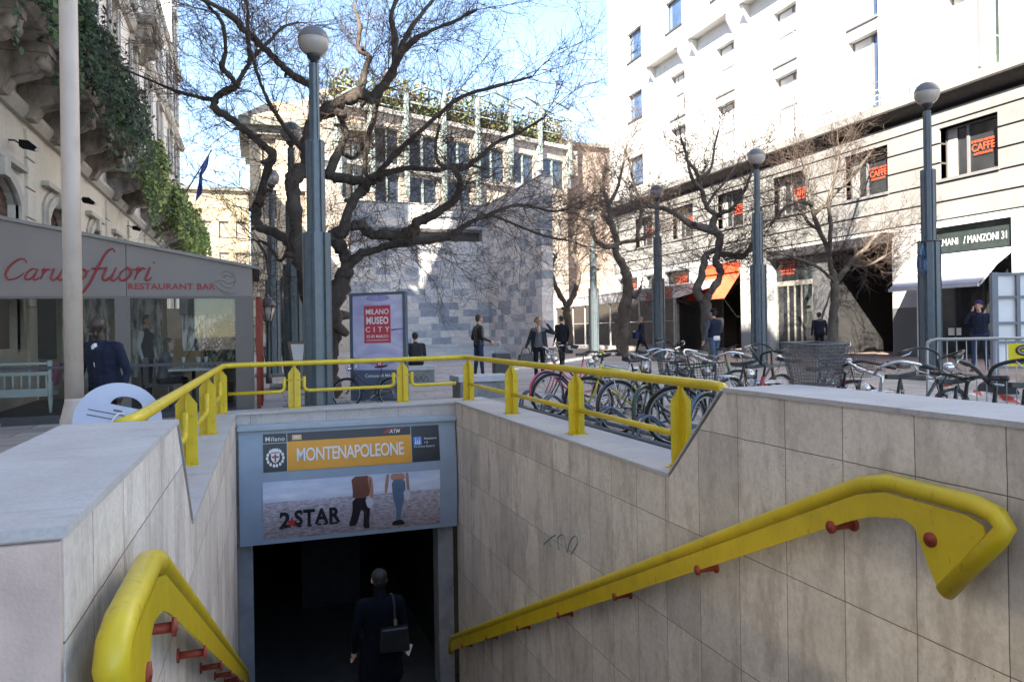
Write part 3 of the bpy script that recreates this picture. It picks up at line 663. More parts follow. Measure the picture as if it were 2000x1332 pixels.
for y in [33.3, 35.1, 36.9, 38.7, 40.5, 42.3, 44.1, 46.0, 48.9]: m.box((xf+.1, y-.06, .2), (xf+.2, y+.06, 2.9))
m.box((xf+.08, y0c, .18), (xf+.25, y1c, .42)); m.box((xf+.11, y0c, 1.72), (xf+.16, y1c, 1.76)); m.build('frame', M('grey_pavilion_frame', (.28,.28,.28), .5), cp)
m = MB(); m.box((xf+.14, y0c, .4), (xf+.15, y1c, 2.88)); m.build('glazing', glass('cafe_glass', (.7,.72,.72), .10), cp)
m = MB(); m.box((XB-.2, y0c, .2), (XB-.12, y1c, 3.5)); m.box((xf, y0c, .16), (XB-.1, y1c, .2))
m.build('interior_back', M('dark_cafe_interior', (.045,.042,.04), .6, var=.4, scale=1.5), cp)
m = MB()
for y in (37.3, 39.2, 43.1, 45.2): m.box((XB-.5, y, .5), (XB-.22, y+1.0, 2.7))
m.build('lit_interior_panel', M('pale_interior_panel', (.50,.47,.40), .7, var=.2), cp)
# ------------------------------------------------------------------ monument
mo = thing('stone_monument', 'grey and pink marble block monument with a horizontal slot and tall side wing', 'monument', (8, 37, 0))
def marble():
    t = NT('banded_marble_blocks'); p = t.pos(); sep = t.n('ShaderNodeSeparateXYZ'); t.l(p, sep.inputs[0])
    cb = t.n('ShaderNodeCombineXYZ'); t.l(t.math('ADD', sep.outputs[0], sep.outputs[1]), cb.inputs[0]); t.l(sep.outputs[2], cb.inputs[1])
    def br(wd, off):
        b = t.n('ShaderNodeTexBrick'); t.l(t.map(cb.outputs[0], (1,1,1), (off, .0, 0)), b.inputs['Vector']); b.offset = .37; b.offset_frequency = 2; b.squash = .72; b.squash_frequency = 3
        b.inputs['Scale'].default_value = 1; b.inputs['Brick Width'].default_value = wd; b.inputs['Row Height'].default_value = .36; b.inputs['Mortar Size'].default_value = .008; b.inputs['Bias'].default_value = 0
        b.inputs['Color1'].default_value = (0,0,0,1); b.inputs['Color2'].default_value = (1,1,1,1); b.inputs['Mortar'].default_value = (.35,.35,.35,1); return b
    b1 = br(1.05, .3)
    veins = t.noise(t.map(p, (1,1,2.2)), 3.2, 7, .7); big = t.noise(p, .28, 3)
    f = t.math('ADD', t.math('MULTIPLY', b1.outputs['Color'], .75), t.math('MULTIPLY', t.math('SUBTRACT', big, .5), .55)); f = t.math('ADD', f, .08)
    col = t.ramp(f, [(0, (.21,.235,.28)), (.2, (.33,.345,.375)), (.4, (.52,.495,.485)), (.6, (.64,.565,.52)), (.8, (.70,.655,.61)), (1, (.50,.505,.53))])
    col = t.mix(1., col, t.ramp(veins, [(.3, (.74,.75,.78)), (.65, (1.12,1.11,1.10))]), 'MULTIPLY')
    t.bump(b1.outputs['Fac'], -.3, .01); return t.fin(col, .55)
MARBL = marble()
m = MB()
wall(m, 'y', 39, 39.8, 4.55, 11.72, 0, 7.95, [(5.97, 11.42, 6.08, 6.62)]); m.build('back_wall', MARBL, mo)
m = MB(); m.box((11.72, 31, 0), (12.25, 39.8, 8.0)); m.build('side_wing', MARBL, mo)
m = MB(); m.box((4.5, 38.96, 7.952), (11.70, 39.84, 8.03)); m.box((11.705, 30.97, 8.003), (12.28, 39.84, 8.08)); m.build('capping', M('dark_capping', (.20,.205,.215), .6), mo)
m = MB(); m.box((5.9, 39.55, 6.05), (11.5, 39.75, 6.65)); m.build('slot_shutter', M('dark_slot_metal', (.05,.05,.06), .5), mo)
m = MB(); m.box((5.97, 38.93, 6.62), (11.42, 39.1, 6.72)); m.build('slot_lintel', M('dark_slot_edge', (.08,.08,.09), .5), mo)
m = MB()
for k in range(3): m.box((5, 35.2+.5*k, 0), (11.7, 39, .10+.16*(k+1)))
m.build('step_base', M('pale_step_stone', (.46,.45,.44), .7, var=.15, scale=2), mo)
# ------------------------------------------------------------------ terrace building behind the monument
def vplane(P0, P1):
    P0 = Vector(P0); e = (Vector(P1)-P0); e.z = 0; e.normalize(); n = Vector((e.y, -e.x, 0))
    def f(px, py):
        d = ray(px, py); o = Vector((0, 0, EYE)); t_ = (P0-o).dot(n)/d.dot(n); q = o+d*t_; return ((q-P0).dot(e), q.z)
    return P0, e, n, f
tb = thing('terrace_building', 'office building with green steel columns and planted roof terrace behind the monument', 'building', (16, 60, 0))
P0, e_, n_, TP = vplane((5.6, 55.5, 0), (27, 64.5, 0))
if n_.y > 0: n_ = -n_
TERR = stone('cream_brick_wall', (.43,.37,.32), streak=.15, var=.1)
LINT = M('grey_slab_band', (.33,.33,.33), .7, var=.12); GSTEEL = M('pale_green_steel', (.25,.30,.29), .45, var=.1)
PLANT = [M('terrace_leaf_dark', (.05,.085,.03), .7, var=.4, scale=2), M('terrace_leaf_light', (.16,.20,.06), .7, var=.3, scale=2), M('terrace_leaf_brown', (.16,.09,.05), .8, var=.3)]
def tbox(mb, u0, u1, z0, z1, d0, d1, mi=0):
    """box in facade coordinates: u along the facade, d out of it towards the viewer"""
    A = lambda u, d, z: P0+e_*u+n_*d+Vector((0,0,z))
    vs = [A(u,d,z) for z in (z0,z1) for u,d in ((u0,d0),(u1,d0),(u1,d1),(u0,d1))]
    mb.add(vs, [(0,3,2,1),(4,5,6,7),(0,1,5,4),(1,2,6,5),(2,3,7,6),(3,0,4,7)], mi)
cols = [(655,190),(720,186),(787,186),(860,187),(926,192),(991,199),(1048,208),(1106,217)]
ub = [TP(x, y) for x, y in cols]; ULEN = 23.2
zslab = TP(900, 253)[1]; zlow = TP(900, 345)[1]; zb2 = TP(800, 402)[1]
holes = []
for (u0, _), (u1, _) in zip(ub, ub[1:]):
    holes += [(u0+.45, u1-.45, zlow+.1, zslab-1.0)]
    holes += [(u0+.45, u1-.45, zb2, zlow-.5)] if u0 < 11 else []
m = MB(); zs = sorted({0, zslab} | {h[i] for h in holes for i in (2,3)})
for p, q in zip(zs, zs[1:]):
    for s, t_ in intervals(-1.5, ULEN, [(h[0], h[1]) for h in holes if h[2] < (p+q)/2 < h[3]]): tbox(m, s, t_, p, q, -.5, 0)
tbox(m, -1.5, ULEN, 0, zslab-.01, -10, -.5); m.build('wall', TERR, tb)
m = MB(); tbox(m, -1.5, ULEN, zslab, zslab+.35, -10, .35); tbox(m, -1.5, ULEN-2, zlow-.35, zlow-.05, 0, .25); m.build('slab_band', LINT, tb)
m = MB()
for (u, z), _ in zip(ub, cols): tbox(m, u-.14, u+.14, zlow-2.2 if u < 15 else zlow+1.5, z, .26, .55); tbox(m, u-.2, u+.2, zslab-3.4, zslab, .02, .24)
for (u0, z0), (u1, z1) in zip(ub, ub[1:]):
    A = lambda u, z, d=.4: P0+e_*u+n_*d+Vector((0,0,z)); um = (u0+u1)/2; zm = (z0+z1)/2
    m.tube([A(u0, z0), A(um, zm+.55), A(u1, z1)], .09, 6); m.tube([A(u0, z0, -1.6), A(um, zm+.55, -1.6), A(u1, z1, -1.6)], .07, 6); m.tube([A(um, zm+.55), A(um, zm+.55, -1.6)], .06, 6)
    for zz_ in (z0-.6, zslab+1.2): m.tube([A(u0, zz_), A(u1, zz_)], .045, 5)
m.build('steel_pergola', GSTEEL, tb)
for h in holes:
    um = (h[0]+h[1])/2; m = MB(); tbox(m, um-.07, um+.07, h[2], h[3], -.2, -.08); tbox(m, h[0], h[1], h[3]-.12, h[3], -.2, -.08); tbox(m, h[0], h[1], h[2], h[2]+.12, -.2, -.08); w_ = m.build('window', GSTEEL, tb)
    m = MB(); tbox(m, h[0], um-.07, h[2]+.12, h[3]-.12, -.25, -.2); tbox(m, um+.07, h[1], h[2]+.12, h[3]-.12, -.25, -.2); m.build('pane', pane_mat('window_grey_blue', (.035,.05,.075), .05, .7) if 'wgb' not in MATS else MATS['wgb'], w_); MATS['wgb'] = bpy.data.materials['window_grey_blue']
def leafcloud(mb, n, fn, size, mats=1, rnd=None, flat=.5):
    rd = rnd or random
    for _ in range(n):
        c_ = Vector(fn()); a = Vector((rd.gauss(0,1), rd.gauss(0,1), rd.gauss(0,1))).normalized(); b = a.orthogonal().normalized(); b = Matrix.Rotation(rd.uniform(0,6.28), 3, a) @ b
        s_ = size*rd.uniform(.6, 1.4); k = a*s_; q = b*s_*flat
        mb.add([c_-k, c_+q, c_+k, c_-q], [(0,1,2,3)], rd.randrange(mats))
m = MB(); rd = random.Random(3)
def tpl():
    u = rd.uniform(0, ULEN); k = mnoise.noise((u*.6, 3.1, 0)); z = zslab+.2+abs(rd.gauss(0, 1.05+.7*k)); return P0+e_*u+n_*rd.uniform(-1.5, .2)+Vector((0,0,min(z, zslab+3.0)))
leafcloud(m, 11000, tpl, .17, 3, rd); m.build('roof_terrace_planting', PLANT, tb, fix=False)
m = MB(); tbox(m, 1, ULEN-1.5, zslab+.35, zslab+2.2, -9, -3.5); m.build('penthouse', stone('cream_penthouse', (.52,.46,.38)), tb)
# ------------------------------------------------------------------ cream palazzo with a tan roof, left of it
cb_ = thing('cream_palazzo', 'cream rendered palazzo with tan tiled roof and dark eaves beyond the big tree', 'building', (3, 58, 0))
CREAM = stone('cream_render', (.46,.385,.28), streak=.15, var=.08); ROOFT = M('tan_roof_tiles', (.46,.34,.22), .8, var=.2, scale=1.2, bump=.4, bscale=12); EAV = M('weathered_grey_eaves', (.17,.17,.15), .8, var=.25)
wins = []
for r_ in range(4):
    for c_ in range(3): x = .55+1.95*c_; z = 2.2+3.6*r_; wins.append((x, x+.95, z, z+2.0))
m = MB(); wall(m, 'y', 56, 56.5, -.25, 6.6, 0, 16.2, wins); m.box((-.25, 56.5, 0), (6.6, 66, 16.1)); m.build('wall', CREAM, cb_)
m = MB(); m.prism([(-.9, 55.3, 16.25), (7.6, 55.3, 16.25), (5.9, 60, 18.7), (1.2, 60, 18.7)], (0,0,.0001)); 
m.add([(-.9,55.3,16.3),(7.6,55.3,16.3),(7.6,66,16.3),(-.9,66,16.3),(1.6,59.5,18.6),(5.6,59.5,18.6),(5.6,62,18.6),(1.6,62,18.6)], [(0,1,5,4),(1,2,6,5),(2,3,7,6),(3,0,4,7),(4,5,6,7)]); m.build('roof', ROOFT, cb_)
m = MB(); m.box((-.95, 55.25, 15.75), (7.65, 66, 16.25)); m.box((-.6, 55.7, 15.2), (7.0, 66, 15.75)); m.build('eaves', EAV, cb_)
SHUT = M('grey_brown_shutter', (.20,.17,.14), .7, var=.15)
for h in wins:
    m = MB(); m.box((h[0]-.15, 55.93, h[2]-.18), (h[1]+.15, 56.0, h[2])); m.box((h[0]-.15, 55.93, h[3]), (h[1]+.15, 56.0, h[3]+.2)); w_ = m.build('window', CREAM, cb_)
    m = MB(); m.box((h[0], 56.2, h[2]), (h[1], 56.25, h[3])); m.build('shutter', SHUT, w_)
# far street fronts
def farblock(name, label, x0, x1, y, h, col, nw, rows, dep=12):
    b = thing(name, label, 'building', ((x0+x1)/2, y, 0)); ws = []
    for r_ in range(rows):
        for c_ in range(nw): x = x0+(c_+.5)*(x1-x0)/nw; ws.append((x-.5, x+.5, 1.6+3.5*r_, 3.6+3.5*r_))
    mt = stone(name+'_render', col, streak=.2)
    m = MB(); wall(m, 'y', y, y+.4, x0, x1, 0, h, ws); m.box((x0, y+.4, 0), (x1, y+dep, h)); m.build('wall', mt, b)
    m = MB(); m.box((x0-.4, y-.4, h), (x1+.4, y+dep, h+.35)); m.build('cornice', EAV, b)
    for q in ws:
        m = MB(); m.box((q[0]-.1, y-.06, q[2]-.12), (q[1]+.1, y, q[2])); m.box((q[0]-.1, y-.06, q[3]), (q[1]+.1, y, q[3]+.15)); w_ = m.build('window', mt, b)
        m = MB(); m.box((q[0], y+.15, q[2]), (q[1], y+.2, q[3])); m.build('shutter', SHUT, w_)
farblock('yellow_palazzo', 'pale yellow street palazzo far down the left street', -9.5, -.6, 92, 17.5, (.30,.245,.16), 5, 4)
farblock('pink_palazzo', 'pinkish grey building glimpsed between monument and white block', 22.5, 34, 66.5, 18.5, (.30,.235,.20), 5, 4)
farblock('ochre_palazzo', 'distant ochre house at the end of the left street', -22, -10, 88, 15.0, (.30,.23,.15), 5, 3)
# ------------------------------------------------------------------ left palazzo with ivy balconies
XL = -4.5
lp = thing('balcony_palazzo', 'tall cream palazzo with ivy hung stone balconies along the left edge', 'building', (-10, 30, 0))
PLAS = stone('aged_cream_plaster', (.62,.57,.49), streak=.22, var=.1)
PLASU = stone('upper_cream_plaster', (.68,.62,.56), streak=.12, var=.06)
STONE = M('weathered_balcony_stone', (.30,.265,.225), .85, var=.28, scale=3, bump=.4, bscale=25, dirt=((.07,.055,.045), 3, .46, .75))
TRIM = M('stone_window_trim', (.46,.43,.385), .8, var=.12, scale=4, bump=.2, bscale=30)
BRSH = M('brown_shutter', (.09,.045,.03), .6, var=.2)
GSH = M('grey_shutter', (.17,.165,.16), .7, var=.15)
low = [(15.2, 17.6, 1.2, 4.5), (19.9, 21.7, 1.2, 4.55), (24.6, 26.1, 1.2, 4.6), (28.6, 30.2, 1.2, 4.6), (33.2, 34.8, 1.2, 4.6), (37.6, 39.2, 1.2, 4.6), (42, 43.6, 1.2, 4.6), (47, 48.6, 1.2, 4.6)]
cols_ = [16.4, 20.7, 25.3, 29.4, 34, 38.4, 42.8, 47.8, 51.5]
upw = []
for z0, z1 in ((7.3, 9.9), (10.9, 13.0), (14.6, 17.2), (18.6, 21.0)):
    for y in cols_:
        if z0 < 15 or y < 31 or y > 50: upw.append((y-.6, y+.6, z0, z1))
m = MB(); wall(m, 'x', XL-.5, XL, 13.8, 54.2, 0, 6.0, low); m.build('lower_wall', PLAS, lp)
m = MB(); wall(m, 'x', XL-.5, XL-.02, 13.8, 32, 6.0, 17.2, upw); wall(m, 'x', XL-.5, XL-.02, 32, 50, 6.0, 18.1, upw); wall(m, 'x', XL-.5, XL-.02, 50, 54.2, 6.0, 25, upw); m.box((-16, 13.8, 0), (XL-.5, 32, 17.15)); m.box((-16, 32, 0), (XL-.5, 50, 18)); m.box((-16, 50, 0), (XL-.5, 54.2, 24.95)); m.build('upper_wall', PLASU, lp)  # unseen top stepped down mid-length to let sun reach the far fronts
for k in range(9):                                   # pale rusticated pilaster strips below the string course
    y = 18.6 + 4.5*k; m = MB()
    for z in range(9): m.box((XL, y-.35, .62*z+.2), (XL+.06, y+.35, .62*z+.78))
    m.build('pilaster', PLAS, lp)
def band(z0, z1, pr, nm, mat): m = MB(); m.prism([(XL-.1, 13.8, z0), (XL+pr*.5, 13.8, z0), (XL+pr, 13.8, lerp(z0,z1,.6)), (XL+pr, 13.8, z1), (XL-.1, 13.8, z1)], (0, 40.5, 0)); m.build(nm, mat, lp)
# unseen top storeys with an added notch that lets sun onto the monument
k_ = 8.2/math.cos(SUN_A)*math.sin(SUN_A); k2_ = 10.8/math.cos(SUN_A)*math.sin(SUN_A)
m = MB(); m.prism([(XL-.02,13.8,17.2),(XL-.02,22.0,17.2),(XL-k_,13.8,17.2)], (0,0,11.8)); m.prism([(XL-.02,24.6,17.2),(XL-.02,32,17.2),(-16,32,17.2),(-16,13.8,17.2),(XL-k2_,13.8,17.2)], (0,0,11.8))
m.add([(XL-.03,22.0,17.2),(XL-.03,24.6,17.2),(XL-.03,22.0,24.5),(XL-k_-.02,13.8,17.2),(XL-k2_,13.8,17.2),(XL-k_-.02,13.8,24.5)], [(0,1,2),(3,5,4),(0,3,4,1),(1,4,5,2),(2,5,3,0)]); m.build('notched_shade_storey', PLASU, lp)
band(5.86, 6.12, .20, 'string_course', TRIM); band(13.35, 13.62, .28, 'string_course', TRIM); band(17.9, 18.1, .2, 'string_course', TRIM)
def arch(y0, y1, z0, z1, rise, x, n=10):
    return [(x, lerp(y0, y1, i/n), z1-rise+rise*math.sin(math.pi*i/n)**.7) for i in range(n+1)]
for h in low:
    y0_, y1_, z0, z1 = h; rs = .45
    m = MB(); fr = [(y0_-.0, z0)] + [(p[1], p[2]) for p in arch(y0_, y1_, z0, z1, rs, 0)] + [(y1_, z0)]
    for w_, pr in ((.30, .05), (.18, .11)):              # moulded surround as two stepped strips
        yc = (y0_+y1_)/2
        o_ = [(yc+(p[0]-yc)*(1+2*w_/(y1_-y0_)), p[1]+(w_ if p[1] > z0 else 0)) for p in fr]
        for a in range(len(fr)-1): m.prism([(XL+.002, fr[a][0], fr[a][1]), (XL+.002, fr[a+1][0], fr[a+1][1]), (XL+.002, o_[a+1][0], o_[a+1][1]), (XL+.002, o_[a][0], o_[a][1])], (pr, 0, 0))
    m.box((XL, y0_-.35, z1+.25), (XL+.16, y1_+.35, z1+.36)); m.box((XL, (y0_+y1_)/2-.18, z1-.1), (XL+.2, (y0_+y1_)/2+.18, z1+.25))
    ar = arch(y0_, y1_, z0, z1, rs, 0)
    m.prism([(XL-.3, y0_, z1+.0)]+[(XL-.3, p[1], p[2]) for p in ar]+[(XL-.3, y1_, z1+.0)], (.29, 0, 0))
    w_ = m.build('window', TRIM, lp)
    m = MB(); yc = (y0_+y1_)/2
    for a, b in ((y0_, yc-.35), (yc+.35, y1_)): m.box((XL-.2, a, z0), (XL-.14, b, z1))
    nl = 22
    for k in range(nl): 
        for a, b in ((y0_+.08, yc-.42), (yc+.42, y1_-.08)): m.box((XL-.14, a, lerp(z0+.1, z1-.1, k/nl)), (XL-.125, b, lerp(z0+.1, z1-.1, (k+.6)/nl)))
    m.build('shutter', BRSH, w_)
    m = MB(); m.box((XL-.24, y0_, z0), (XL-.22, y1_, z1)); m.build('pane', pane_mat('warm_reflecting_pane', (.14,.12,.10), .05, .8) if 'wrp' not in MATS else MATS['wrp'], w_); MATS['wrp'] = bpy.data.materials['warm_reflecting_pane']
for h in upw:
    m = MB(); m.box((XL-.02, h[0]-.22, h[3]), (XL+.16, h[1]+.22, h[3]+.22)); m.box((XL-.02, h[0]-.2, h[2]-.15), (XL+.14, h[1]+.2, h[2]))
    m.box((XL-.02, h[0]-.2, h[2]), (XL+.05, h[0], h[3])); m.box((XL-.02, h[1], h[2]), (XL+.05, h[1]+.2, h[3])); w_ = m.build('window', TRIM, lp)
    m = MB(); m.box((XL-.2, h[0], h[2]), (XL-.15, h[1], h[3]))
    m.box((XL-.0, h[0]-.62, h[2]+.05), (XL+.04, h[0]-.21, h[3]-.05)); m.box((XL-.0, h[1]+.21, h[2]+.05), (XL+.04, h[1]+.62, h[3]-.05)); m.build('shutter', GSH, w_)
IVY = [M('ivy_dark', (.022,.045,.018), .6, var=.4, scale=3), M('ivy_mid', (.05,.095,.028), .6, var=.35, scale=3), M('ivy_grey', (.07,.095,.06), .65, var=.3, scale=3)]
IVYL = [M('ivy_fresh', (.14,.21,.06), .6, var=.3, scale=3), M('ivy_yellow', (.26,.31,.08), .6, var=.3, scale=3), IVY[1]]
def balcony(y0_, y1_, zs, pr, corbels, balus=True):
    xo = XL+pr
    m = MB(); m.prism([(XL, y0_, zs), (xo-.14, y0_, zs), (xo-.05, y0_, zs+.08), (xo-.05, y0_, zs+.16), (xo, y0_, zs+.2), (xo, y0_, zs+.3), (XL, y0_, zs+.3)], (0, y1_-y0_, 0)); b = m.build('balcony', STONE, lp)
    for y in corbels:
        m = MB(); P_ = [(XL, zs-.85), (XL+.25, zs-.85), (XL+.38, zs-.62), (XL+.75, zs-.50), (xo-.42, zs-.46), (xo-.26, zs-.32), (xo-.22, zs-.12), (xo-.3, zs-.002), (XL, zs-.002)]
        m.prism([(x, y-.24, z) for x, z in P_], (0, .48, 0)); m.box((XL, y-.30, zs-.16), (xo-.2, y+.30, zs-.004))
        m.tube([(xo-.34, y-.27, zs-.33), (xo-.34, y+.27, zs-.33)], .10, 10); m.build('corbel', STONE, b)
    if balus:
        m = MB(); xr_ = xo-.12; n = max(2, int((y1_-y0_)/.28))
        for i in range(n+1):
            y = lerp(y0_+.1, y1_-.1, i/n)
            if i % 7 == 0: m.box((xr_-.11, y-.12, zs+.3), (xr_+.11, y+.12, zs+1.2))
            else: m.lathe([(.05,.0),(.05,.06),(.035,.1),(.075,.28),(.065,.38),(.03,.6),(.05,.72),(.05,.8)], (xr_, y, zs+.34), 8)
        m.box((xr_-.12, y0_, zs+1.16), (xr_+.12, y1_, zs+1.3)); m.box((xr_-.1, y0_, zs+.3), (xr_+.1, y1_, zs+.36))
        for yy in (y0_+.1, y1_-.1): m.box((XL, yy-.1, zs+1.16), (xr_, yy+.1, zs+1.29)); m.box((XL, yy-.08, zs+.3), (xr_, yy+.08, zs+.36)); [m.lathe([(.05,0),(.03,.1),(.07,.28),(.03,.6),(.05,.8)], (XL+.25*j, yy, zs+.35), 8) for j in range(1, 4)]
        m.build('balustrade', TRIM, b)
    return b
balcony(11, 25.2, 6.72, 1.22, [12.2, 14.1, 16.1, 18.1, 20.1, 22.2, 24.4])
balcony(27.4, 31.6, 6.72, 1.15, [28.0, 31.0]); balcony(35.2, 39.4, 6.72, 1.15, [35.8, 38.8]); balcony(42, 50, 6.72, 1.15, [42.8, 45.2, 47.2, 49.4], True)
balcony(25.5, 28.5, 13.66, .95, [26, 28], True); balcony(33, 36, 13.66, .95, [33.5, 35.5], True)
def ivy(y0_, y1_, x, zt, zb, n, mats, name_lab, grp=None, thick=.35, seed=1, ln=.075):
    rd = random.Random(seed); m = MB()
    def f():
        while 1:
            y = rd.uniform(y0_, y1_); k = mnoise.noise((y*.9, seed*7.1, 0)); k2 = mnoise.noise((y*4, seed*3.3, 5))
            top = zt + .32*k+.12*k2; bot = zb + .45*mnoise.noise((y*1.4, seed, 9))+.3*k2
            z = lerp(bot, top, rd.random()**.85)
            if mnoise.noise((y*1.6, z*1.6, seed*2.)) < -.42: continue
            return (x+rd.gauss(0, thick*.45)+.12*mnoise.noise((y*2, z*2, 1)), y, z)
    leafcloud(m, int(n*.62), f, ln, 3, rd, .62)
    for _ in range(int((y1_-y0_)*9)):                   # trailing stems with leaves along them
        y = rd.uniform(y0_, y1_); z = zt+rd.uniform(-1.2, .1); p = [Vector((x+.1+abs(rd.gauss(0, thick*.4)), y, z))]; st_ = rd.uniform(.09, .26)
        for i in range(7): p.append(p[-1]+Vector((rd.gauss(.01,.04), rd.gauss(0,.06), -st_)))
        m.tube(p, .006, 3); mi_ = rd.randrange(3)
        for q, q2 in zip(p, p[1:]):
            for _k in range(5):
                c_ = q.lerp(q2, rd.random())+Vector((rd.gauss(0,.04), rd.gauss(0,.05), rd.gauss(0,.03))); a = Vector((rd.gauss(.4,.6), rd.gauss(0,.7), rd.gauss(-.5,.5))).normalized(); b = a.orthogonal().normalized(); s_ = ln*rd.choice((.5,.7,.9,1.2,1.5))
                m.add([c_-a*s_, c_+b*s_*.6, c_+a*s_, c_-b*s_*.6], [(0,1,2,3)], mi_ if rd.random() < .7 else rd.randrange(3))
    return tag(m.build('ivy', mats, fix=False, loc=(x, (y0_+y1_)/2, zb)), name_lab, 'ivy', grp)
G_ = 'ivy on the palazzo balconies'
ivy(11, 25.0, XL+1.22, 8.25, 6.85, 15000, IVY, 'dark dense ivy covering the long nearest balcony above the restaurant', G_, .4, 1, .06)
ivy(28.6, 31.6, XL+1.15, 8.2, 6.2, 4200, IVYL, 'fresh green ivy on the second balcony beside its bare baluster corner', G_, .35, 2, .07)
ivy(35.0, 39.6, XL+1.2, 8.0, 6.2, 4000, IVYL, 'green ivy trailing below the third balcony from the near end', G_, .4, 3, .08)
ivy(42, 50.5, XL+1.3, 8.0, 5.6, 5000, [IVYL[1], IVYL[0], IVYL[1]], 'yellowish ivy mass hanging from the farthest balcony', G_, .5, 4, .10)
ivy(13, 17.2, XL+1.1, 9.0, 7.6, 3500, IVY, 'dark shrubby ivy in the top left corner over the long balcony', G_, .45, 6, .06)
ivy(26.9, 28.4, XL+1.15, 7.3, 6.35, 700, IVYL, 'small clump of fresh ivy spilling over a balcony corner stone', G_, .25, 5, .07)
# unseen blocks added behind the viewer, with heights set to shade the plaza
nb = thing('shade_block', 'plain unseen block added behind the viewer to shade the plaza', 'building', (-14, -10, 0))
dx_, dy_ = math.sin(SUN_A), math.cos(SUN_A)          # gap added between the blocks, aimed at the sun for a light strip
m = MB(); m.prism([(-28,-45,0),(-5.2,-45,0),(-5.2,8.1,0),(-5.2-26*dx_,8.1-26*dy_,0),(-28,8.1-26*dy_,0)], (0,0,35)); m.build('wall', PLASU, nb)
nb = thing('gap_shade_block', 'plain unseen shade block added across the sunward gap from the taller one', 'building', (-14, 8, 0))
m = MB(); m.prism([(-5.2,9.0,0),(-5.2,13.7,0),(-28,13.7,0),(-28,9.0-28*dy_,0),(-5.2-28*dx_,9.0-28*dy_,0)], (0,0,29.3)); m.build('wall', PLASU, nb)
# wall lamps
def spot(y, z, lab):
    t_ = thing('wall_lamp', lab, 'wall lamp', (XL+.1, y, z), 0, 'lamps on the palazzo wall')
    m = MB(); m.tube([(XL, y, z+.1), (XL+.1, y, z+.1), (XL+.22, y, z+.02)], .02, 6); m.build('arm', DFR, t_)
    m = MB(); m.prism([(XL+.2, y-.11, z-.03), (XL+.2, y-.11, z+.10), (XL+.36, y-.11, z+.09), (XL+.50, y-.11, z-.03), (XL+.45, y-.11, z-.08)], (0, .22, 0)); m.build('housing', M('matt_black_housing', (.01,.01,.01), .9, spec=.1), t_)
    m = MB(); m.prism([(XL+.46, y-.09, z-.085), (XL+.505, y-.09, z-.04), (XL+.515, y-.09, z-.05), (XL+.47, y-.09, z-.095)], (0, .18, 0)); m.build('lens', WHT, t_)
spot(17.2, 5.15, 'black floodlight on a bracket above the nearest arched window')
spot(22.9, 5.0, 'small black floodlight below the end of the long balcony')
spot(31.6, 5.4, 'far black floodlight on the sunlit strip of cream wall')
# flag
fg = thing('flag', 'blue flag on a slanted pole at the far end of the left palazzo', 'flag', (-3.4, 52.5, 8))
p0 = Vector((-4.4, 53, 10.0)); d_ = Vector((1.9, -.5, 3.2))
m = MB(); m.tube([p0, p0+d_], .045, 8); m.build('pole', DFR, fg)
m = MB(); nx, nz_ = 8, 12; vs = []; fs = []
for j in range(nz_+1):
    for i in range(nx+1):
        u = i/nx; v_ = j/nz_; q = p0+d_*(.95-.36*u); vs.append((q.x-.45*v_+.16*math.sin(u*9+v_*3)*v_+.3*v_*u, q.y+.25*math.sin(u*8+2*v_), q.z-2.2*v_*(.6+.4*u)-.1*u))
for j in range(nz_):
    for i in range(nx): fs.append((j*(nx+1)+i, j*(nx+1)+i+1, (j+1)*(nx+1)+i+1, (j+1)*(nx+1)+i))
m.add(vs, fs, 0, True); m.build('cloth', M('blue_flag_cloth', (.025,.045,.24), .8, var=.2), fg, fix=False)
# ------------------------------------------------------------------ restaurant pavilion
yp = 14.6; rp = thing('restaurant_pavilion', 'grey glazed restaurant pavilion with red script sign at the left', 'pavilion', (-2.2, 18, 0))
TAU = M('taupe_metal', (.135,.118,.105), .55, var=.06, scale=2); TAUL = M('taupe_sign_panel', (.20,.172,.155), .55, var=.05, scale=1.2)
def ztop(x): return 2.60+(3.42-2.60)*(-x-.05)/4.2
for a, b in ((-4.48, -2.105), (-2.095, -.05)):
    m = MB(); m.prism([(a, yp, 2.10), (b, yp, 2.10), (b, yp, ztop(b)), (a, yp, ztop(a))], (0, .10, 0)); sp_ = m.build('sign_panel', TAUL, rp)
m = MB(); m.prism([(-4.6, yp-.06, ztop(-4.6)+.0), (.08, yp-.06, ztop(.08)), (.08, yp-.06, ztop(.08)+.05), (-4.6, yp-.06, ztop(-4.6)+.06)], (0, 3.7, 0)); m.build('roof', M('pavilion_roof', (.22,.205,.19), .7, var=.1), rp)
m = MB()
for x, w_ in ((-4.3, .1), (-2.17, .24), (-.20, .30)): m.box((x-w_/2, yp+.005, .0), (x+w_/2, yp+.14, 2.10))
for y in (17.2, 18.2): m.box((-.19, y-.1, 0), (-.05, y+.1, 2.6))
m.box((-.12, yp+.1, 2.1), (-.05, 18.2, 2.6)); m.box((-4.45, yp+.01, 2.06), (-.05, yp+.12, 2.105)); m.build('post', TAU, rp)
m = MB(); m.box((-4.4, yp+.02, .88), (-.3, yp+.09, .93)); m.box((-4.45, yp+.01, -.06), (-.05, yp+.12, .10)); m.build('glass_rail', DFR, rp)
m = MB(); m.box((-4.35, yp+.05, .1), (-2.3, yp+.06, 2.06)); m.box((-2.05, yp+.05, .1), (-.35, yp+.06, 2.06)); m.build('glazing', glass('pavilion_glass', (.92,.94,.93), -.015), rp)
m = MB(); m.box((-4.49, yp+.12, .0), (-.1, 24.8, .06)); m.build('floor', M('pavilion_floor', (.07,.06,.055), .5, var=.2), rp)
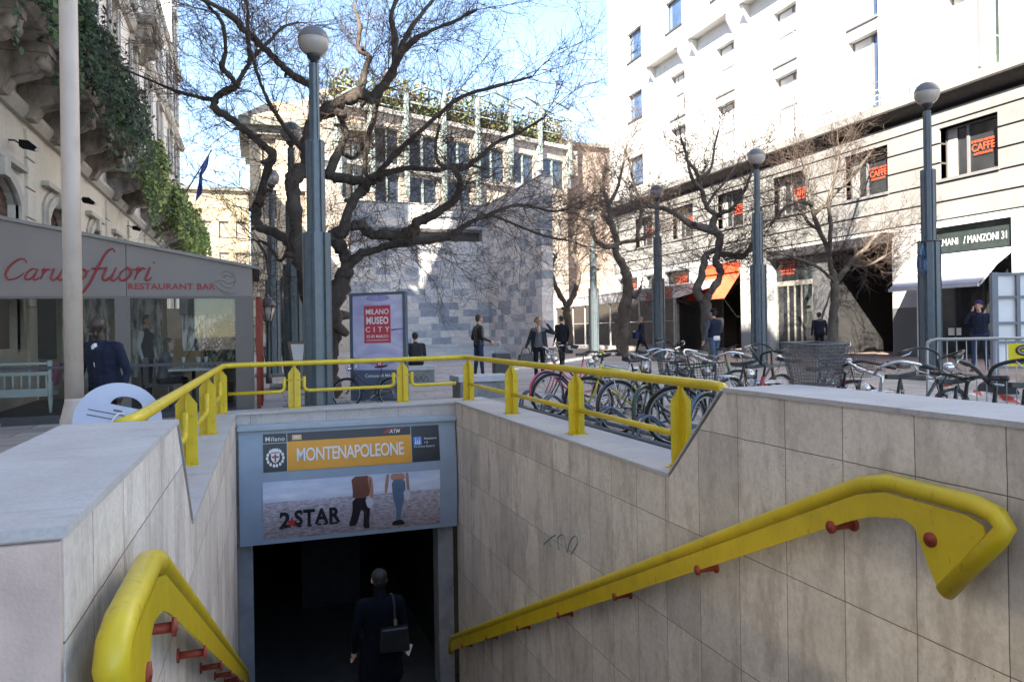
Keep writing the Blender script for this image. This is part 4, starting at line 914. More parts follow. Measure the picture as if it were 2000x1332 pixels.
m = MB(); m.box((-.13, 14.9, .1), (-.10, 18.1, 2.1)); m.build('side_glazing', glass('pavilion_side_glass', (.5,.55,.55), .06), rp)
def bark():
    t = NT('bark_print_panel'); p = t.pos(); n = t.noise(t.map(p, (6,6,1.1)), 1.6, 6, .7)
    return t.fin(t.ramp(n, [(.38, (.05,.055,.055)), (.48, (.36,.37,.35)), (.58, (.78,.80,.78))]), .6)
BARK = bark()
m = MB(); m.box((-4.45, 18.9, .06), (-1.9, 19.0, 2.5)); m.box((-4.4, 24.7, .06), (-.1, 24.8, 2.2)); m.build('back_wall', M('ochre_panel', (.26,.21,.13), .7, var=.2, scale=2), rp)
for a, b in ((-3.98, -3.05), (-2.62, -2.0)):
    m = MB(); m.box((a, 18.84, .5), (b, 18.898, 2.6)); m.build('bark_panel', BARK, rp)
m = MB(); m.box((-4.44, 18.83, .95), (-4.1, 18.895, 2.5)); m.build('dark_screen', DARK, rp)
m = MB(); m.box((-1.85, 22.0, 1.0), (-.75, 22.06, 2.0)); m.build('bark_panel', BARK, rp)
m = MB(); m.box((-1.9, 21.9, 1.95), (-.6, 22.1, 2.5)); m.build('hanging_canopy', M('grey_green_cloth', (.10,.115,.105), .8), rp)
m = MB(); m.box((-.8, 22.2, .06), (-.15, 22.4, 2.4)); m.build('dark_screen', M('dark_teal_screen', (.02,.03,.032), .4), rp)
# red script lettering, drawn as pen strokes
SCR = M('dark_red_lettering', (.27,.02,.025), .5, var=.06)
m = MB(); ys0 = yp-.012
def stroke(pts, ox, oz, s, w_=.030):
    P_ = smooth_path([(ox+(x+.28*z)*s, ys0, oz+z*s) for x, z in pts], 5); k = len(P_)-1
    rs = [w_*s*(.55+.75*math.sin(math.pi*min(1, max(0, i/k)))**1.2) for i in range(k+1)]
    m.tube(P_, rs, 6)
GL = {'C': [[(.62,.62),(.5,.78),(.3,.76),(.1,.52),(.04,.22),(.18,.02),(.42,.06),(.62,.26)]],
      'a': [[(.36,.38),(.2,.42),(.05,.22),(.1,.02),(.26,.08),(.36,.36)],[(.38,.42),(.33,.1),(.4,.0),(.52,.1)]],
      'r': [[(.02,.34),(.1,.42),(.08,.02)],[(.09,.22),(.2,.4),(.32,.38)]],
      'u': [[(.02,.36),(.08,.42),(.06,.1),(.16,.0),(.3,.14),(.36,.4)],[(.37,.42),(.32,.08),(.4,.0),(.5,.1)]],
      's': [[(.3,.36),(.2,.44),(.1,.36),(.2,.22),(.26,.08),(.14,-.02),(.02,.06)]],
      'o': [[(.2,.42),(.05,.26),(.06,.06),(.2,.0),(.34,.16),(.32,.36),(.2,.42),(.3,.34),(.44,.38)]],
      'f': [[(.62,.92),(.5,1.04),(.36,.9),(.26,.5),(.14,-.1),(.0,-.44),(-.14,-.5),(-.2,-.4)],[(.06,.38),(.44,.40)]],
      'i': [[(.06,.38),(.1,.42),(.06,.1),(.12,.0),(.24,.1)],[(.17,.58),(.19,.61)]]}
def script(s_, ox, oz, s, adv):
    x = ox
    for ch in s_:
        for q in GL[ch]: stroke(q, x, oz, s)
        x += adv[ch]*s
    return x
ADV = dict(C=.66, a=.5, r=.34, u=.5, s=.36, o=.44, f=.42, i=.26)
script('Caruso', -3.93, 2.37, .44, ADV); script('fuori', -2.72, 2.37, .52, ADV)
m.build('script_lettering', SCR, rp)
m = MB(); text_into(m, 'RESTAURANT BAR', .145, (-1.38, yp-.006, 2.262), (1,0,0), (0,0,1), 0, bold=.022, wscale=1.12, spc=1.05); m.build('capital_lettering', SCR, rp)
m = MB()                                              # faint line drawing of a figure on the sign
for pts in ([(0,.16),(.06,.22),(.16,.20),(.2,.12)],[(.02,.12),(.1,.15),(.2,.1)],[(-.12,.02),(.02,.06),(.12,.0),(.26,.04)],[(-.02,.02),(.06,-.06),(.18,-.08)],[(-.1,-.02),(0,-.12),(.14,-.16)],[(.05,.16),(.07,.10)],[(.2,.2),(.24,.08),(.2,-.06)],[(.0,-.14),(.1,-.2),(.24,-.16)]):
    m.tube(smooth_path([(-.58+x, yp-.004, 2.32+z) for x, z in pts], 3), .004, 4)
m.build('line_drawing', M('grey_ink', (.09,.085,.085), .7), rp)
m = MB(); m.box((.0, yp+.1, .06), (.07, yp+.18, 2.05)); m.tube([(.06, yp+.3, .1), (.06, yp+.32, 2.1)], .05, 8); m.tube([(.08, yp+1.2, .1), (.08, yp+1.2, 2.1)], .05, 8)
tag(m.build('rolled_red_blind', M('dark_red_blind', (.22,.035,.02), .7, var=.2), loc=(.05, yp+.3, 0)), 'rolled dark red blind tied at the outer corner of the pavilion', 'blind')
# furniture inside
TBW = M('white_paint_wood', (.62,.66,.66), .5, var=.08)
def settee(x, y):
    t_ = thing('settee', 'white painted settee with spindles behind the pavilion glass', 'settee', (x, y, .06))
    m = MB(); m.box((x-1.3, y-.3, .36), (x, y+.3, .44)); m.build('seat', TBW, t_)
    m = MB(); m.box((x-1.3, y-.32, .44), (x, y-.26, .50)); m.box((x-1.3, y-.32, .74), (x, y-.26, .80))
    for k in range(10): m.lathe([(.016,0),(.022,.12),(.014,.24)], (x-.06-k*.13, y-.29, .5), 6)
    m.box((x-1.3, y-.31, .93), (x, y-.27, .97)); m.build('front_rail', TBW, t_)
    for sx in (0, -1.25): 
        m = MB(); m.lathe([(.02,0),(.03,.12),(.045,.26),(.03,.3),(.045,.34),(.045,.55),(.03,.6),(.045,.68),(.03,.75),(.045,.9),(.045,.94)], (x+sx, y-.29, .06), 8); m.build('leg', TBW, t_)
    m = MB(); m.obox((x+.05, y, .75), (.05, .22, .2), Matrix.Rotation(R(12), 3, 'Y')); m.build('cushion', M('pink_cushion', (.30,.06,.10), .9, var=.15), t_)
settee(-3.52, 16.0)
def table(x, y, lab, cloth):
    t_ = thing('dining_table', lab, 'table', (x, y, .06), 0, 'laid tables in the pavilion')
    m = MB(); m.box((x-.4, y-.4, .76), (x+.4, y+.4, .80)); m.build('tabletop', TBW, t_)
    m = MB(); m.tube([(x, y, .08), (x, y, .76)], .035, 8); m.lathe([(.22,0),(.22,.02),(.04,.05)], (x, y, .06), 12); m.build('leg', DFR, t_)
    if cloth:
        m = MB(); m.box((x-.405, y-.405, .8), (x+.405, y+.405, .806))
        for k in range(8): a = k*.1-.4; m.quad((x+a, y-.407, .803), (x+a+.1, y-.407, .803), (x+a+.09, y-.43, .40+.03*(k % 2)), (x+a+.01, y-.43, .40+.03*(k % 3)))
        m.build('cloth', M('grey_cloth', (.22,.21,.19), .9), t_)
    g_ = MB()
    for k in range(5): 
        a = k*1.3; gx, gy = x+.22*math.cos(a), y+.22*math.sin(a)
        g_.lathe([(.03,0),(.004,.01),(.004,.08),(.03,.12),(.035,.17),(.03,.2)], (gx, gy, .807), 8); g_.lathe([(.0,.0),(.1,.01)], (x+.26*math.cos(a+.6), y+.26*math.sin(a+.6), .81), 10)
    g_.build('glasses_and_plates', M('glassware', (.6,.66,.66), .15, var=.1), t_)
table(-2.75, 16.1, 'laid table with grey cloth behind the cream pole', True); table(-1.12, 15.55, 'laid round café table in front of the seated diner', False)
table(-.7, 17.6, 'laid table deeper in the pavilion under the palm', False)
# palm in a pot
pm = thing('potted_palm', 'dark potted palm behind the right pavilion window', 'plant', (-.62, 16.9, .06))
m = MB(); m.lathe([(.16,0),(.22,.38),(.2,.4)], (-.62, 16.9, .06), 12); m.build('pot', DFR, pm)
m = MB(); m.tube([(-.62,16.9,.4),(-.60,16.88,1.0),(-.62,16.9,1.6)], [.05,.035,.03], 6); rd = random.Random(5)
for k in range(26):
    a = rd.uniform(0, 6.28); l_ = rd.uniform(.5, .85); el = rd.uniform(.1, 1.2); pts = [Vector((-.62, 16.9, 1.55+.1*rd.random()))]
    for i in range(6): t_ = i/5; pts.append(pts[0]+Vector((math.cos(a)*l_*t_, math.sin(a)*l_*t_*.7, l_*(el*t_-1.2*t_*t_))))
    m.tube(pts, .006, 4)
    for p_, q_ in zip(pts[1:], pts[2:]):
        d2 = (q_-p_); sd = d2.cross(Vector((0,0,1))).normalized()
        for s_ in (-1, 1):
            for f_ in (0, .5): b_ = p_+d2*f_; m.add([b_, b_+sd*s_*.18+d2*.9-Vector((0,0,.05)), b_+d2*.25], [(0,1,2)], 1)
m.build('fronds', [DFR, M('palm_green', (.03,.07,.03), .5, var=.3)], pm, fix=False)
# ================================================================== street lamps
LMP = M('blue_grey_lamp_paint', (.105,.135,.155), .42, var=.10, scale=6, metal=.15, dirt=((.05,.055,.06), 8, .58, .5))
LMPD = M('dark_lamp_collar', (.02,.022,.025), .5)
GLT = M('grey_globe_cap', (.13,.13,.14), .35, var=.06)
def globe_mat():
    t = NT('milky_globe'); t.b.inputs['Subsurface Weight'].default_value = .0; t.b.inputs['Transmission Weight'].default_value = .15
    return t.fin((.40,.375,.35), .22, 0, .5)
GLB = globe_mat()
def lamp(x, y, label):
    z0 = gz(x); t = thing('street_lamp', label, 'street lamp', (x, y, z0), 0, 'globe street lamps round the plaza')
    def fl(mb, rr, za, zb, n=8):
        vs = []; ns = n*6
        pr = [(1.0,-.40),(1.0,.40),(.86,.46),(.80,.5),(.80,.5),(.86,.54)]
        pts = []
        for k in range(n):
            for f, o in ((1.0,-.30),(1.0,.30),(.80,.34),(.80,.66)):
                a = 2*math.pi*(k+o)/n; pts.append((rr*f*math.cos(a), rr*f*math.sin(a)))
        q = len(pts); mb.add([(x+a, y+b, z0+za) for a, b in pts]+[(x+a, y+b, z0+zb) for a, b in pts], [(i, (i+1) % q, q+(i+1) % q, q+i) for i in range(q)]+[tuple(range(q, 2*q))])
    m = MB(); m.box((x-.6, y-.6, z0), (x+.6, y+.6, z0+.10)); m.build('plinth', M('lamp_plinth_stone', (.13,.135,.13), .8, var=.2), t)
    m = MB(); fl(m, .25, .10, 3.17); m.build('lower_shaft', LMP, t)
    m = MB(); fl(m, .165, 3.1, 4.80); m.build('middle_shaft', LMP, t)
    m = MB(); fl(m, .09, 4.7, 6.16); m.build('upper_shaft', LMP, t)
    m = MB(); m.lathe([(.06,6.16),(.06,6.22),(.11,6.26),(.13,6.33),(.115,6.36)], (x, y, z0), 16); m.build('collar', LMPD, t)
    c = (x, y, z0+6.56); n = 24
    def cap(a0, a1, r_): return [(r_*math.cos(lerp(a0,a1,i/10)), r_*math.sin(lerp(a0,a1,i/10))) for i in range(11)]
    m = MB(); m.lathe([(max(a,.001), b) for a, b in cap(R(-62), R(8), .27)], c, n); m.build('globe', GLB, t)
    m = MB(); m.lathe([(.272,.034)]+[(max(a,.001), b) for a, b in cap(R(8), R(90), .274)], c, n); m.build('globe_cap', GLT, t)
    return t
lamp(1.04, 13.98, 'nearest globe street lamp on a fluted blue grey shaft behind the back railing')
lamp(.92, 20.5, 'globe lamp partly hidden behind the nearest lamp and the tree trunk')
lamp(.55, 26.6, 'third globe lamp in the left row beyond the menu stand')
L1 = lamp(14.75, 13.75, 'globe street lamp by the crowd barrier with a blue cable coil')
lamp(14.94, 20.36, 'globe street lamp in front of the glass entrance doors')
lamp(14.9, 26.6, 'globe street lamp in front of the low café pavilion entrance')
lamp(15.2, 33.3, 'farthest globe street lamp of the right row near the monument')
# cable coil tied to the lamp
cc = thing('cable_coil', 'blue and black cable coil tied to the street lamp by the barrier', 'cable', (14.45, 13.7, 3.1))
BLC = M('blue_cable', (.03,.13,.28), .5, var=.2)
m = MB(); rd = random.Random(4)
for k in range(7):
    ox, oz, rx, rz_ = rd.uniform(-.05,.04), rd.uniform(-.05,.05), rd.uniform(.05,.10), rd.uniform(.26,.36)
    m.tube([(14.44+ox+rx*math.cos(q*.52), 13.66+.03*math.sin(q), 2.92+oz+rz_*math.sin(q*.52)) for q in range(13)], .011, 5, k % 2)
m.tube(smooth_path([(14.5,13.66,3.25),(14.3,13.62,3.1),(14.28,13.62,3.0),(14.38,13.6,2.95)], 4), .018, 6, 1); m.tube(smooth_path([(14.4,13.66,2.7),(14.3,13.6,2.5),(14.22,13.6,2.62),(14.26,13.6,2.3)], 4), .006, 4, 1)
m.tube([(14.75+.26*math.cos(q*.45), 13.75+.26*math.sin(q*.45), 3.30) for q in range(15)], .014, 5, 1)
m.build('coil', [BLC, DFR], cc)
# ================================================================== bare plane trees
def bark_mat(name, c0, c1):
    t = NT(name); p = t.pos(); n1 = t.noise(t.map(p, (1,1,.4)), 9, 6, .7); n2 = t.noise(p, 2.0, 4, .6)
    c_ = t.mix(t.ramp(n2, [(.45, (0,0,0)), (.7, (1,1,1))]), t.ramp(n1, [(.3, tuple(x*.5 for x in c0)), (.7, c0)]), c1)
    t.bump(n1, .6, .02); return t.fin(c_, .9)
BRK = bark_mat('dark_knotty_bark', (.062,.048,.040), (.10,.085,.07)); BRK2 = bark_mat('grey_brown_bark', (.10,.082,.068), (.15,.13,.11))
TWG = M('twig_brown', (.085,.058,.044), .85, var=.25, scale=2); TWG2 = M('pale_twig_brown', (.075,.052,.042), .85, var=.25, scale=2)
def limb(mb, pts, rs, rd, n=10, kn=.26):
    """knotty tapering limb through surveyed points"""
    P_ = smooth_path(pts, 5); k = len(P_); out = []
    for i in range(k):
        f = i/(k-1)*(len(rs)-1); a = int(min(f, len(rs)-2)); r_ = lerp(rs[a], rs[a+1], f-a)
        out.append(r_*(1+kn*mnoise.noise((P_[i].x*3.1, P_[i].y*2, P_[i].z*3.3))+kn*.5*rd.uniform(-1,1)))
    P_ = [q+Vector((rd.gauss(0,1), rd.gauss(0,1), rd.gauss(0,1)))*r*.12 for q, r in zip(P_, out)]
    mb.tube(P_, out, n)
    for i in range(2, k-1):                           # burrs and pruned stubs
        if out[i] > .03 and rd.random() < .16: mb.ball(P_[i]+Vector((rd.gauss(0,1), rd.gauss(0,1), rd.gauss(0,1))).normalized()*out[i]*.6, out[i]*rd.uniform(.55, .8), 8, 0, (1, 1, rd.uniform(.8,1.3)))
        if out[i] > .03 and rd.random() < .06:
            d = Vector((rd.gauss(0,1), rd.gauss(0,1), rd.gauss(0,.8))).normalized(); mb.tube([P_[i], P_[i]+d*out[i]*1.5, P_[i]+d*out[i]*2.3], [out[i]*.6, out[i]*.5, out[i]*.36], 7)
    return P_, out
RMIN = [.005]
def twig(mb, p, d, L_, r_, lv, rd, grav=-.05, up=.25):
    n = 5 if lv > 0 else 4; P_ = [p]; dd = d.normalized(); kids = []
    for i in range(n):
        dd = (dd + Vector((rd.gauss(0,.20), rd.gauss(0,.20), rd.gauss(0,.18)+up*.18*(1 if lv else .6)+grav*i*.3))).normalized()
        P_.append(P_[-1]+dd*L_/n); kids.append((P_[-1], dd.copy()))
    mb.tube(P_, [lerp(r_, r_*.35, i/n) for i in range(n+1)], 5 if r_ > .012 else 3, 0, False)
    if lv > 0:
        for q, dv in kids:
            for _ in range(rd.choice((1, 1, 2)) if lv > 1 else rd.choice((0, 1, 2, 2))):
                a = dv.orthogonal().normalized(); a = Matrix.Rotation(rd.uniform(0, 6.28), 3, dv) @ a
                twig(mb, q, (dv*.75+a*rd.uniform(.45, .95)), L_*rd.uniform(.38, .7), max(RMIN[0], r_*.5), lv-1, rd, grav, up)
def sprout(mb, P_, out, dens, L0, rd, lv=2, start=.25, cen=None, up=.25, rmax=.016):
    k = len(P_)
    for i in range(int(k*start), k):
        if rd.random() > dens: continue
        t_ = (P_[min(i+1, k-1)]-P_[max(i-1, 0)]).normalized(); a = t_.orthogonal().normalized(); a = Matrix.Rotation(rd.uniform(0, 6.28), 3, t_) @ a
        d = a*.9+t_*.5
        if cen is not None: d += (P_[i]-cen).normalized()*.6
        d.z = d.z*.8+up*.4
        twig(mb, P_[i], d, L0*rd.uniform(.5, 1.3), min(rmax, max(RMIN[0]*1.3, out[i]*.5)), lv, rd, up=up)
    t_ = (P_[-1]-P_[-2]).normalized()
    for _ in range(2): twig(mb, P_[-1], t_+Vector((rd.gauss(0,.3), rd.gauss(0,.3), rd.gauss(0,.2))), L0*1.3, min(rmax, out[-1]*.8), lv, rd, up=up)
def tree(name, label, Y0, trunk, limbs, dens, L0, seed, mats, cen, lv=2, up=.25, rmax=.016, cat='tree', grp='bare trees on the plaza'):
    """trunk and limbs surveyed as (pixel x, pixel y, depth offset) at the tree's own distance, radii in pixels there"""
    RMIN[0] = max(.0045, Y0*.00027); rd = random.Random(seed); base = PY(trunk[0][0][0], trunk[0][0][1], Y0); base.z = gz(base.x)
    t = thing(name, label, cat, base, 0, grp); S = lambda q: PY(q[0], q[1], Y0+(q[2] if len(q) > 2 else 0))
    sc = .80*(base-Vector((0,0,EYE))).dot(FW)/FPX; cen = PY(cen[0], cen[1], Y0)
    m = MB(); pts, rs = trunk; q = [S(p) for p in pts]; q[0].z = base.z-.05; limb(m, q, [r*sc for r in rs], rd, 12, .10); m.build('trunk', mats[0], t)
    mb = MB(); mt = MB()
    for pts, rs in limbs:
        P_, out = limb(mb, [S(p) for p in pts], [r*sc for r in rs], rd, 9 if rs[0] > 8 else 6)
        sprout(mt, P_, out, dens, L0, rd, lv, .2, cen, up, rmax)
    mb.build('limbs', mats[0], t); mt.build('twigs', mats[1], t, fix=False)
    return t
big = [
 ([(638,640,0),(612,588,.0),(592,520,-.1),(581,470,-.1),(576,400,-.2),(568,360,-.2),(574,342,-.2)], [24,22,19,17,17,17,15]),
 ([(572,345,-.2),(590,334,-.1),(601,312,0),(598,285,.1),(603,252,.2),(614,232,.3),(640,212,.3),(675,196,.2),(706,184,.1),(727,192,0),(752,162,0),(769,140,0),(772,100,.1),(771,66,.2),(764,30,.2),(779,-8,.3)], [17,17,15,13,13,14,17,17,15,14,12,10,8,7,6,5]),
 ([(752,162,0),(778,115,-.3),(803,84,-.5),(840,62,-.6),(884,44,-.8),(930,20,-1)], [9,8,6,5,4,3]),
 ([(771,120,.1),(785,90,.4),(800,60,.6),(833,16,.9),(855,-10,1)], [8,7,6,5,4]),
 ([(706,184,.1),(712,140,.3),(722,112,.3),(700,95,.4),(702,50,.6),(690,10,.7)], [9,8,9,6,5,4]),
 ([(590,505,0),(567,474,.3),(541,458,.5),(512,446,.6),(500,432,.7),(504,400,.7),(510,380,.6),(522,331,.5),(532,304,.4),(510,280,.4),(485,260,.4),(451,233,.3),(419,213,.2),(423,193,.2),(441,177,.1),(461,171,0)], [14,12,11,11,12,11,10,10,11,9,9,9,9,8,8,8]),
 ([(461,171,0),(455,155,-.1),(434,132,-.3),(440,101,-.4),(436,51,-.5),(411,17,-.6),(390,-10,-.7)], [7,6,7,5,4,4,3]),
 ([(461,171,0),(475,142,.1),(488,118,.2),(483,68,.3),(484,20,.4),(475,-10,.4)], [7,7,6,5,4,4]),
 ([(488,118,.2),(526,81,.5),(553,54,.7),(583,44,.9)], [5,4,4,3]),
 ([(423,195,.2),(395,192,.3),(350,180,.4),(300,160,.6),(240,135,.8)], [6,5,4,3,3]),
 ([(614,232,.3),(612,176,.4),(590,158,.3),(566,142,.2),(540,118,.1),(512,91,-.1),(475,57,-.3),(451,30,-.5),(407,5,-.8),(370,-12,-1)], [12,10,9,9,8,8,9,7,5,4]),
 ([(597,300,.1),(566,262,-.3),(540,225,-.5),(520,190,-.7),(505,150,-.9),(490,100,-1.2)], [7,6,5,5,4,3]),
 ([(640,650,0),(655,590,0),(667,545,.1),(676,529,.1),(680,510,.1),(674,498,.1),(664,483,.1),(654,467,.1),(672,447,0),(692,440,0),(708,441,-.1),(722,455,-.2),(740,460,-.3),(781,461,-.5),(807,452,-.6),(814,434,-.7),(842,423,-.8),(869,406,-.9),(890,389,-1),(899,356,-1),(889,335,-1),(881,325,-1)], [22,21,19,17,15,14,15,17,15,14,15,14,12,12,13,13,10,10,9,8,8,7]),
 ([(889,335,-1),(912,326,-1),(942,304,-1.1),(971,278,-1.2),(1010,262,-1.3),(1060,232,-1.5)], [6,6,6,5,4,3]),
 ([(885,330,-1),(860,322,-1),(850,290,-.9),(858,250,-.8)], [5,4,4,3]),
 ([(678,520,.1),(704,497,-.1),(721,492,-.2),(752,482,-.4),(781,475,-.6),(824,470,-.8),(869,465,-1.),(895,452,-1.2),(911,439,-1.2),(938,425,-1.3),(952,421,-1.3),(997,403,-1.4),(1036,403,-1.4),(1080,413,-1.4),(1120,405,-1.5)], [13,12,11,11,10,9,9,8,7,5,5,4,3,3,2]),
 ([(945,423,-1.3),(967,423,-1.2),(1022,446,-1.1),(1073,464,-1),(1110,470,-1)], [4,3,3,3,2]),
 ([(672,447,0),(680,412,.2),(697,382,.3),(710,367,.4),(726,351,.4),(750,340,.4),(773,333,.4),(804,328,.5),(857,332,.6),(900,322,.7),(950,330,.8)], [12,12,12,14,15,11,8,7,6,5,3]),
 ([(722,352,.4),(713,332,.5),(717,282,.7),(729,237,.8),(741,190,.9),(750,150,1)], [8,7,7,8,5,4]),
 ([(735,342,.4),(774,300,.2),(814,263,.0),(859,223,-.3),(900,190,-.5),(960,172,-.7),(1040,150,-1)], [8,7,6,6,5,4,3]),
 ([(640,345,.1),(662,292,.3),(675,263,.4),(668,237,.5),(660,217,.4)], [11,10,9,8,8]),
 ([(612,330,.0),(650,345,.2),(700,352,.3),(724,352,.4)], [12,11,11,11]),
 ([(672,300,.3),(690,310,.6),(705,295,.8),(725,280,1.2)], [7,5,4,3]),
 ([(570,470,.3),(548,510,.5),(525,480,.8),(505,470,1)], [5,4,4,3])]
tree('plane_tree', 'big bare knotty plane tree spreading over the nearest street lamp', 17.0, ([(645,815,0),(640,720,0),(639,640,0),(638,600,0)], [34,28,27,22]), big, .58, 1.5, 11, (BRK, TWG), (640,300), 2, .22, .011)
small = tree('plane_tree', 'slim bare tree leaning behind the menu stand at left', 27.5, ([(566,735,0),(560,690,0),(553,620,0),(545,580,0),(552,550,0)], [12,11,10,9,8]),
 [([(552,550,0),(572,520,0),(590,480,.3),(610,440,.5)], [8,6,5,4]), ([(546,575,0),(530,555,.2),(520,500,.3),(500,470,.6)], [5,4,4,3]), ([(575,515,0),(600,500,-.4),(640,470,-.6)], [5,4,3])], .55, 1.3, 21, (BRK, TWG2), (560,480), 2)
tree('plane_tree', 'small bare tree between the monument wing and the farthest lamp', 37.0, ([(1112,692,0),(1112,650,0),(1108,615,0),(1106,597,0)], [10,9,9,8]),
 [([(1106,597,0),(1092,572,0),(1080,545,.2),(1078,520,.3),(1090,490,.4)], [7,6,5,4,3]), ([(1108,600,0),(1122,570,0),(1131,540,-.2),(1126,512,-.2),(1118,490,-.2),(1124,455,-.3),(1128,420,-.5)], [7,6,6,5,5,4,3]), ([(1126,512,-.2),(1150,492,-.4),(1170,470,-.6)], [5,4,3]), ([(1088,505,.3),(1070,480,.5),(1065,440,.8)], [4,3,3])], .85, 2.0, 31, (BRK2, TWG2), (1110,520), 2, .3, .018)
tree('plane_tree', 'bare forked tree in front of the café pavilion glass', 32.0, ([(1216,694,0),(1216,650,0),(1220,610,0),(1226,570,0),(1225,535,0)], [17,15,16,13,12]),
 [([(1225,540,0),(1214,515,0),(1203,495,0),(1205,470,.2),(1195,440,.3),(1186,400,.5),(1178,370,.6),(1160,330,.8),(1150,300,1)], [11,10,9,8,7,6,5,4,3]), ([(1204,480,.1),(1185,482,-.2),(1165,470,-.5),(1150,440,-.8),(1125,415,-1)], [7,6,5,4,3]), ([(1210,475,.2),(1232,472,.4),(1250,468,.6),(1262,462,.8),(1280,455,1)], [6,5,5,5,4]), ([(1243,470,.4),(1250,430,.6),(1252,395,.7),(1238,360,.9),(1228,310,1)], [4,4,4,3,3]), ([(1186,405,.5),(1205,370,.3),(1215,330,.1),(1222,290,0)], [5,4,3,3]), ([(1226,560,0),(1238,580,-.2),(1248,570,-.3),(1252,558,-.3)], [4,5,4,3]), ([(1196,445,.3),(1180,420,.8),(1172,380,1.3),(1185,330,1.6)], [5,4,4,3]), ([(1190,420,.4),(1220,405,.8),(1240,400,1.2),(1275,404,1.6)], [5,4,4,3])], .8, 1.6, 41, (BRK2, TWG2), (1200,440), 2, .35, .016)
tree('plane_tree', 'bare twin stemmed tree behind the man in a cap', 22.6, ([(1384,716,0),(1382,660,0),(1380,610,0),(1378,580,0)], [20,17,15,13]),
 [([(1378,585,0),(1362,572,0),(1372,530,.1),(1376,505,.2),(1382,495,.2),(1402,488,.1)], [10,9,9,9,8,7]), ([(1380,585,0),(1398,555,-.1),(1408,530,-.1),(1398,512,-.1),(1402,495,0),(1405,462,0),(1392,450,0),(1355,440,.1),(1322,420,.2),(1295,408,.4),(1265,404,.6)], [9,9,9,9,9,10,9,8,6,5,4]), ([(1402,495,0),(1425,498,-.3),(1452,500,-.5),(1468,480,-.7),(1485,455,-.9)], [8,8,7,5,4]), ([(1400,455,0),(1390,445,0),(1396,420,.1),(1380,405,.2),(1370,370,.4),(1362,340,.6),(1346,318,.8)], [7,9,7,6,6,5,4]), ([(1396,425,.1),(1412,415,-.3),(1430,408,-.5),(1455,370,-.8),(1470,330,-1)], [5,6,5,4,3]), ([(1370,370,.4),(1350,345,.2),(1340,300,0),(1330,270,-.2)], [5,4,3,3]), ([(1365,350,.5),(1388,330,.7),(1395,290,.9),(1402,260,1)], [4,4,3,3]), ([(1380,405,.2),(1395,380,1),(1420,350,1.5),(1440,320,1.8)], [4,4,3,3])], .75, 1.35, 51, (BRK2, TWG2), (1385,420), 2, .35, .014)
tree('plane_tree', 'straight slim bare tree in front of the dark entrance', 22.4, ([(1626,702,0),(1628,640,0),(1630,580,0),(1632,545,0)], [13,11,10,10]),
 [([(1632,550,0),(1622,520,0),(1618,490,0),(1600,450,.2),(1588,415,.3),(1580,380,.5),(1570,330,.8)], [8,7,6,6,5,4,3]), ([(1630,550,0),(1608,530,-.2),(1590,518,-.3),(1540,500,-.6)], [5,4,4,3]), ([(1634,548,0),(1660,515,-.2),(1690,485,-.3),(1711,462,-.4),(1730,455,-.5)], [7,6,5,4,3]), ([(1620,500,0),(1622,440,-.3),(1620,395,-.4),(1632,340,-.5),(1640,290,-.6)], [6,5,5,4,3]), ([(1590,420,.3),(1625,385,.5),(1660,350,.6),(1700,300,.9)], [5,4,4,3]), ([(1586,400,.3),(1560,395,.1),(1530,410,-.1),(1505,440,-.3)], [5,4,4,3]), ([(1660,515,-.2),(1690,520,-.6),(1730,500,-.9)], [4,3,3]), ([(1600,450,.2),(1575,430,.9),(1550,380,1.4)], [4,4,3])], .85, 1.35, 61, (BRK2, TWG2), (1620,430), 2, .3, .013)
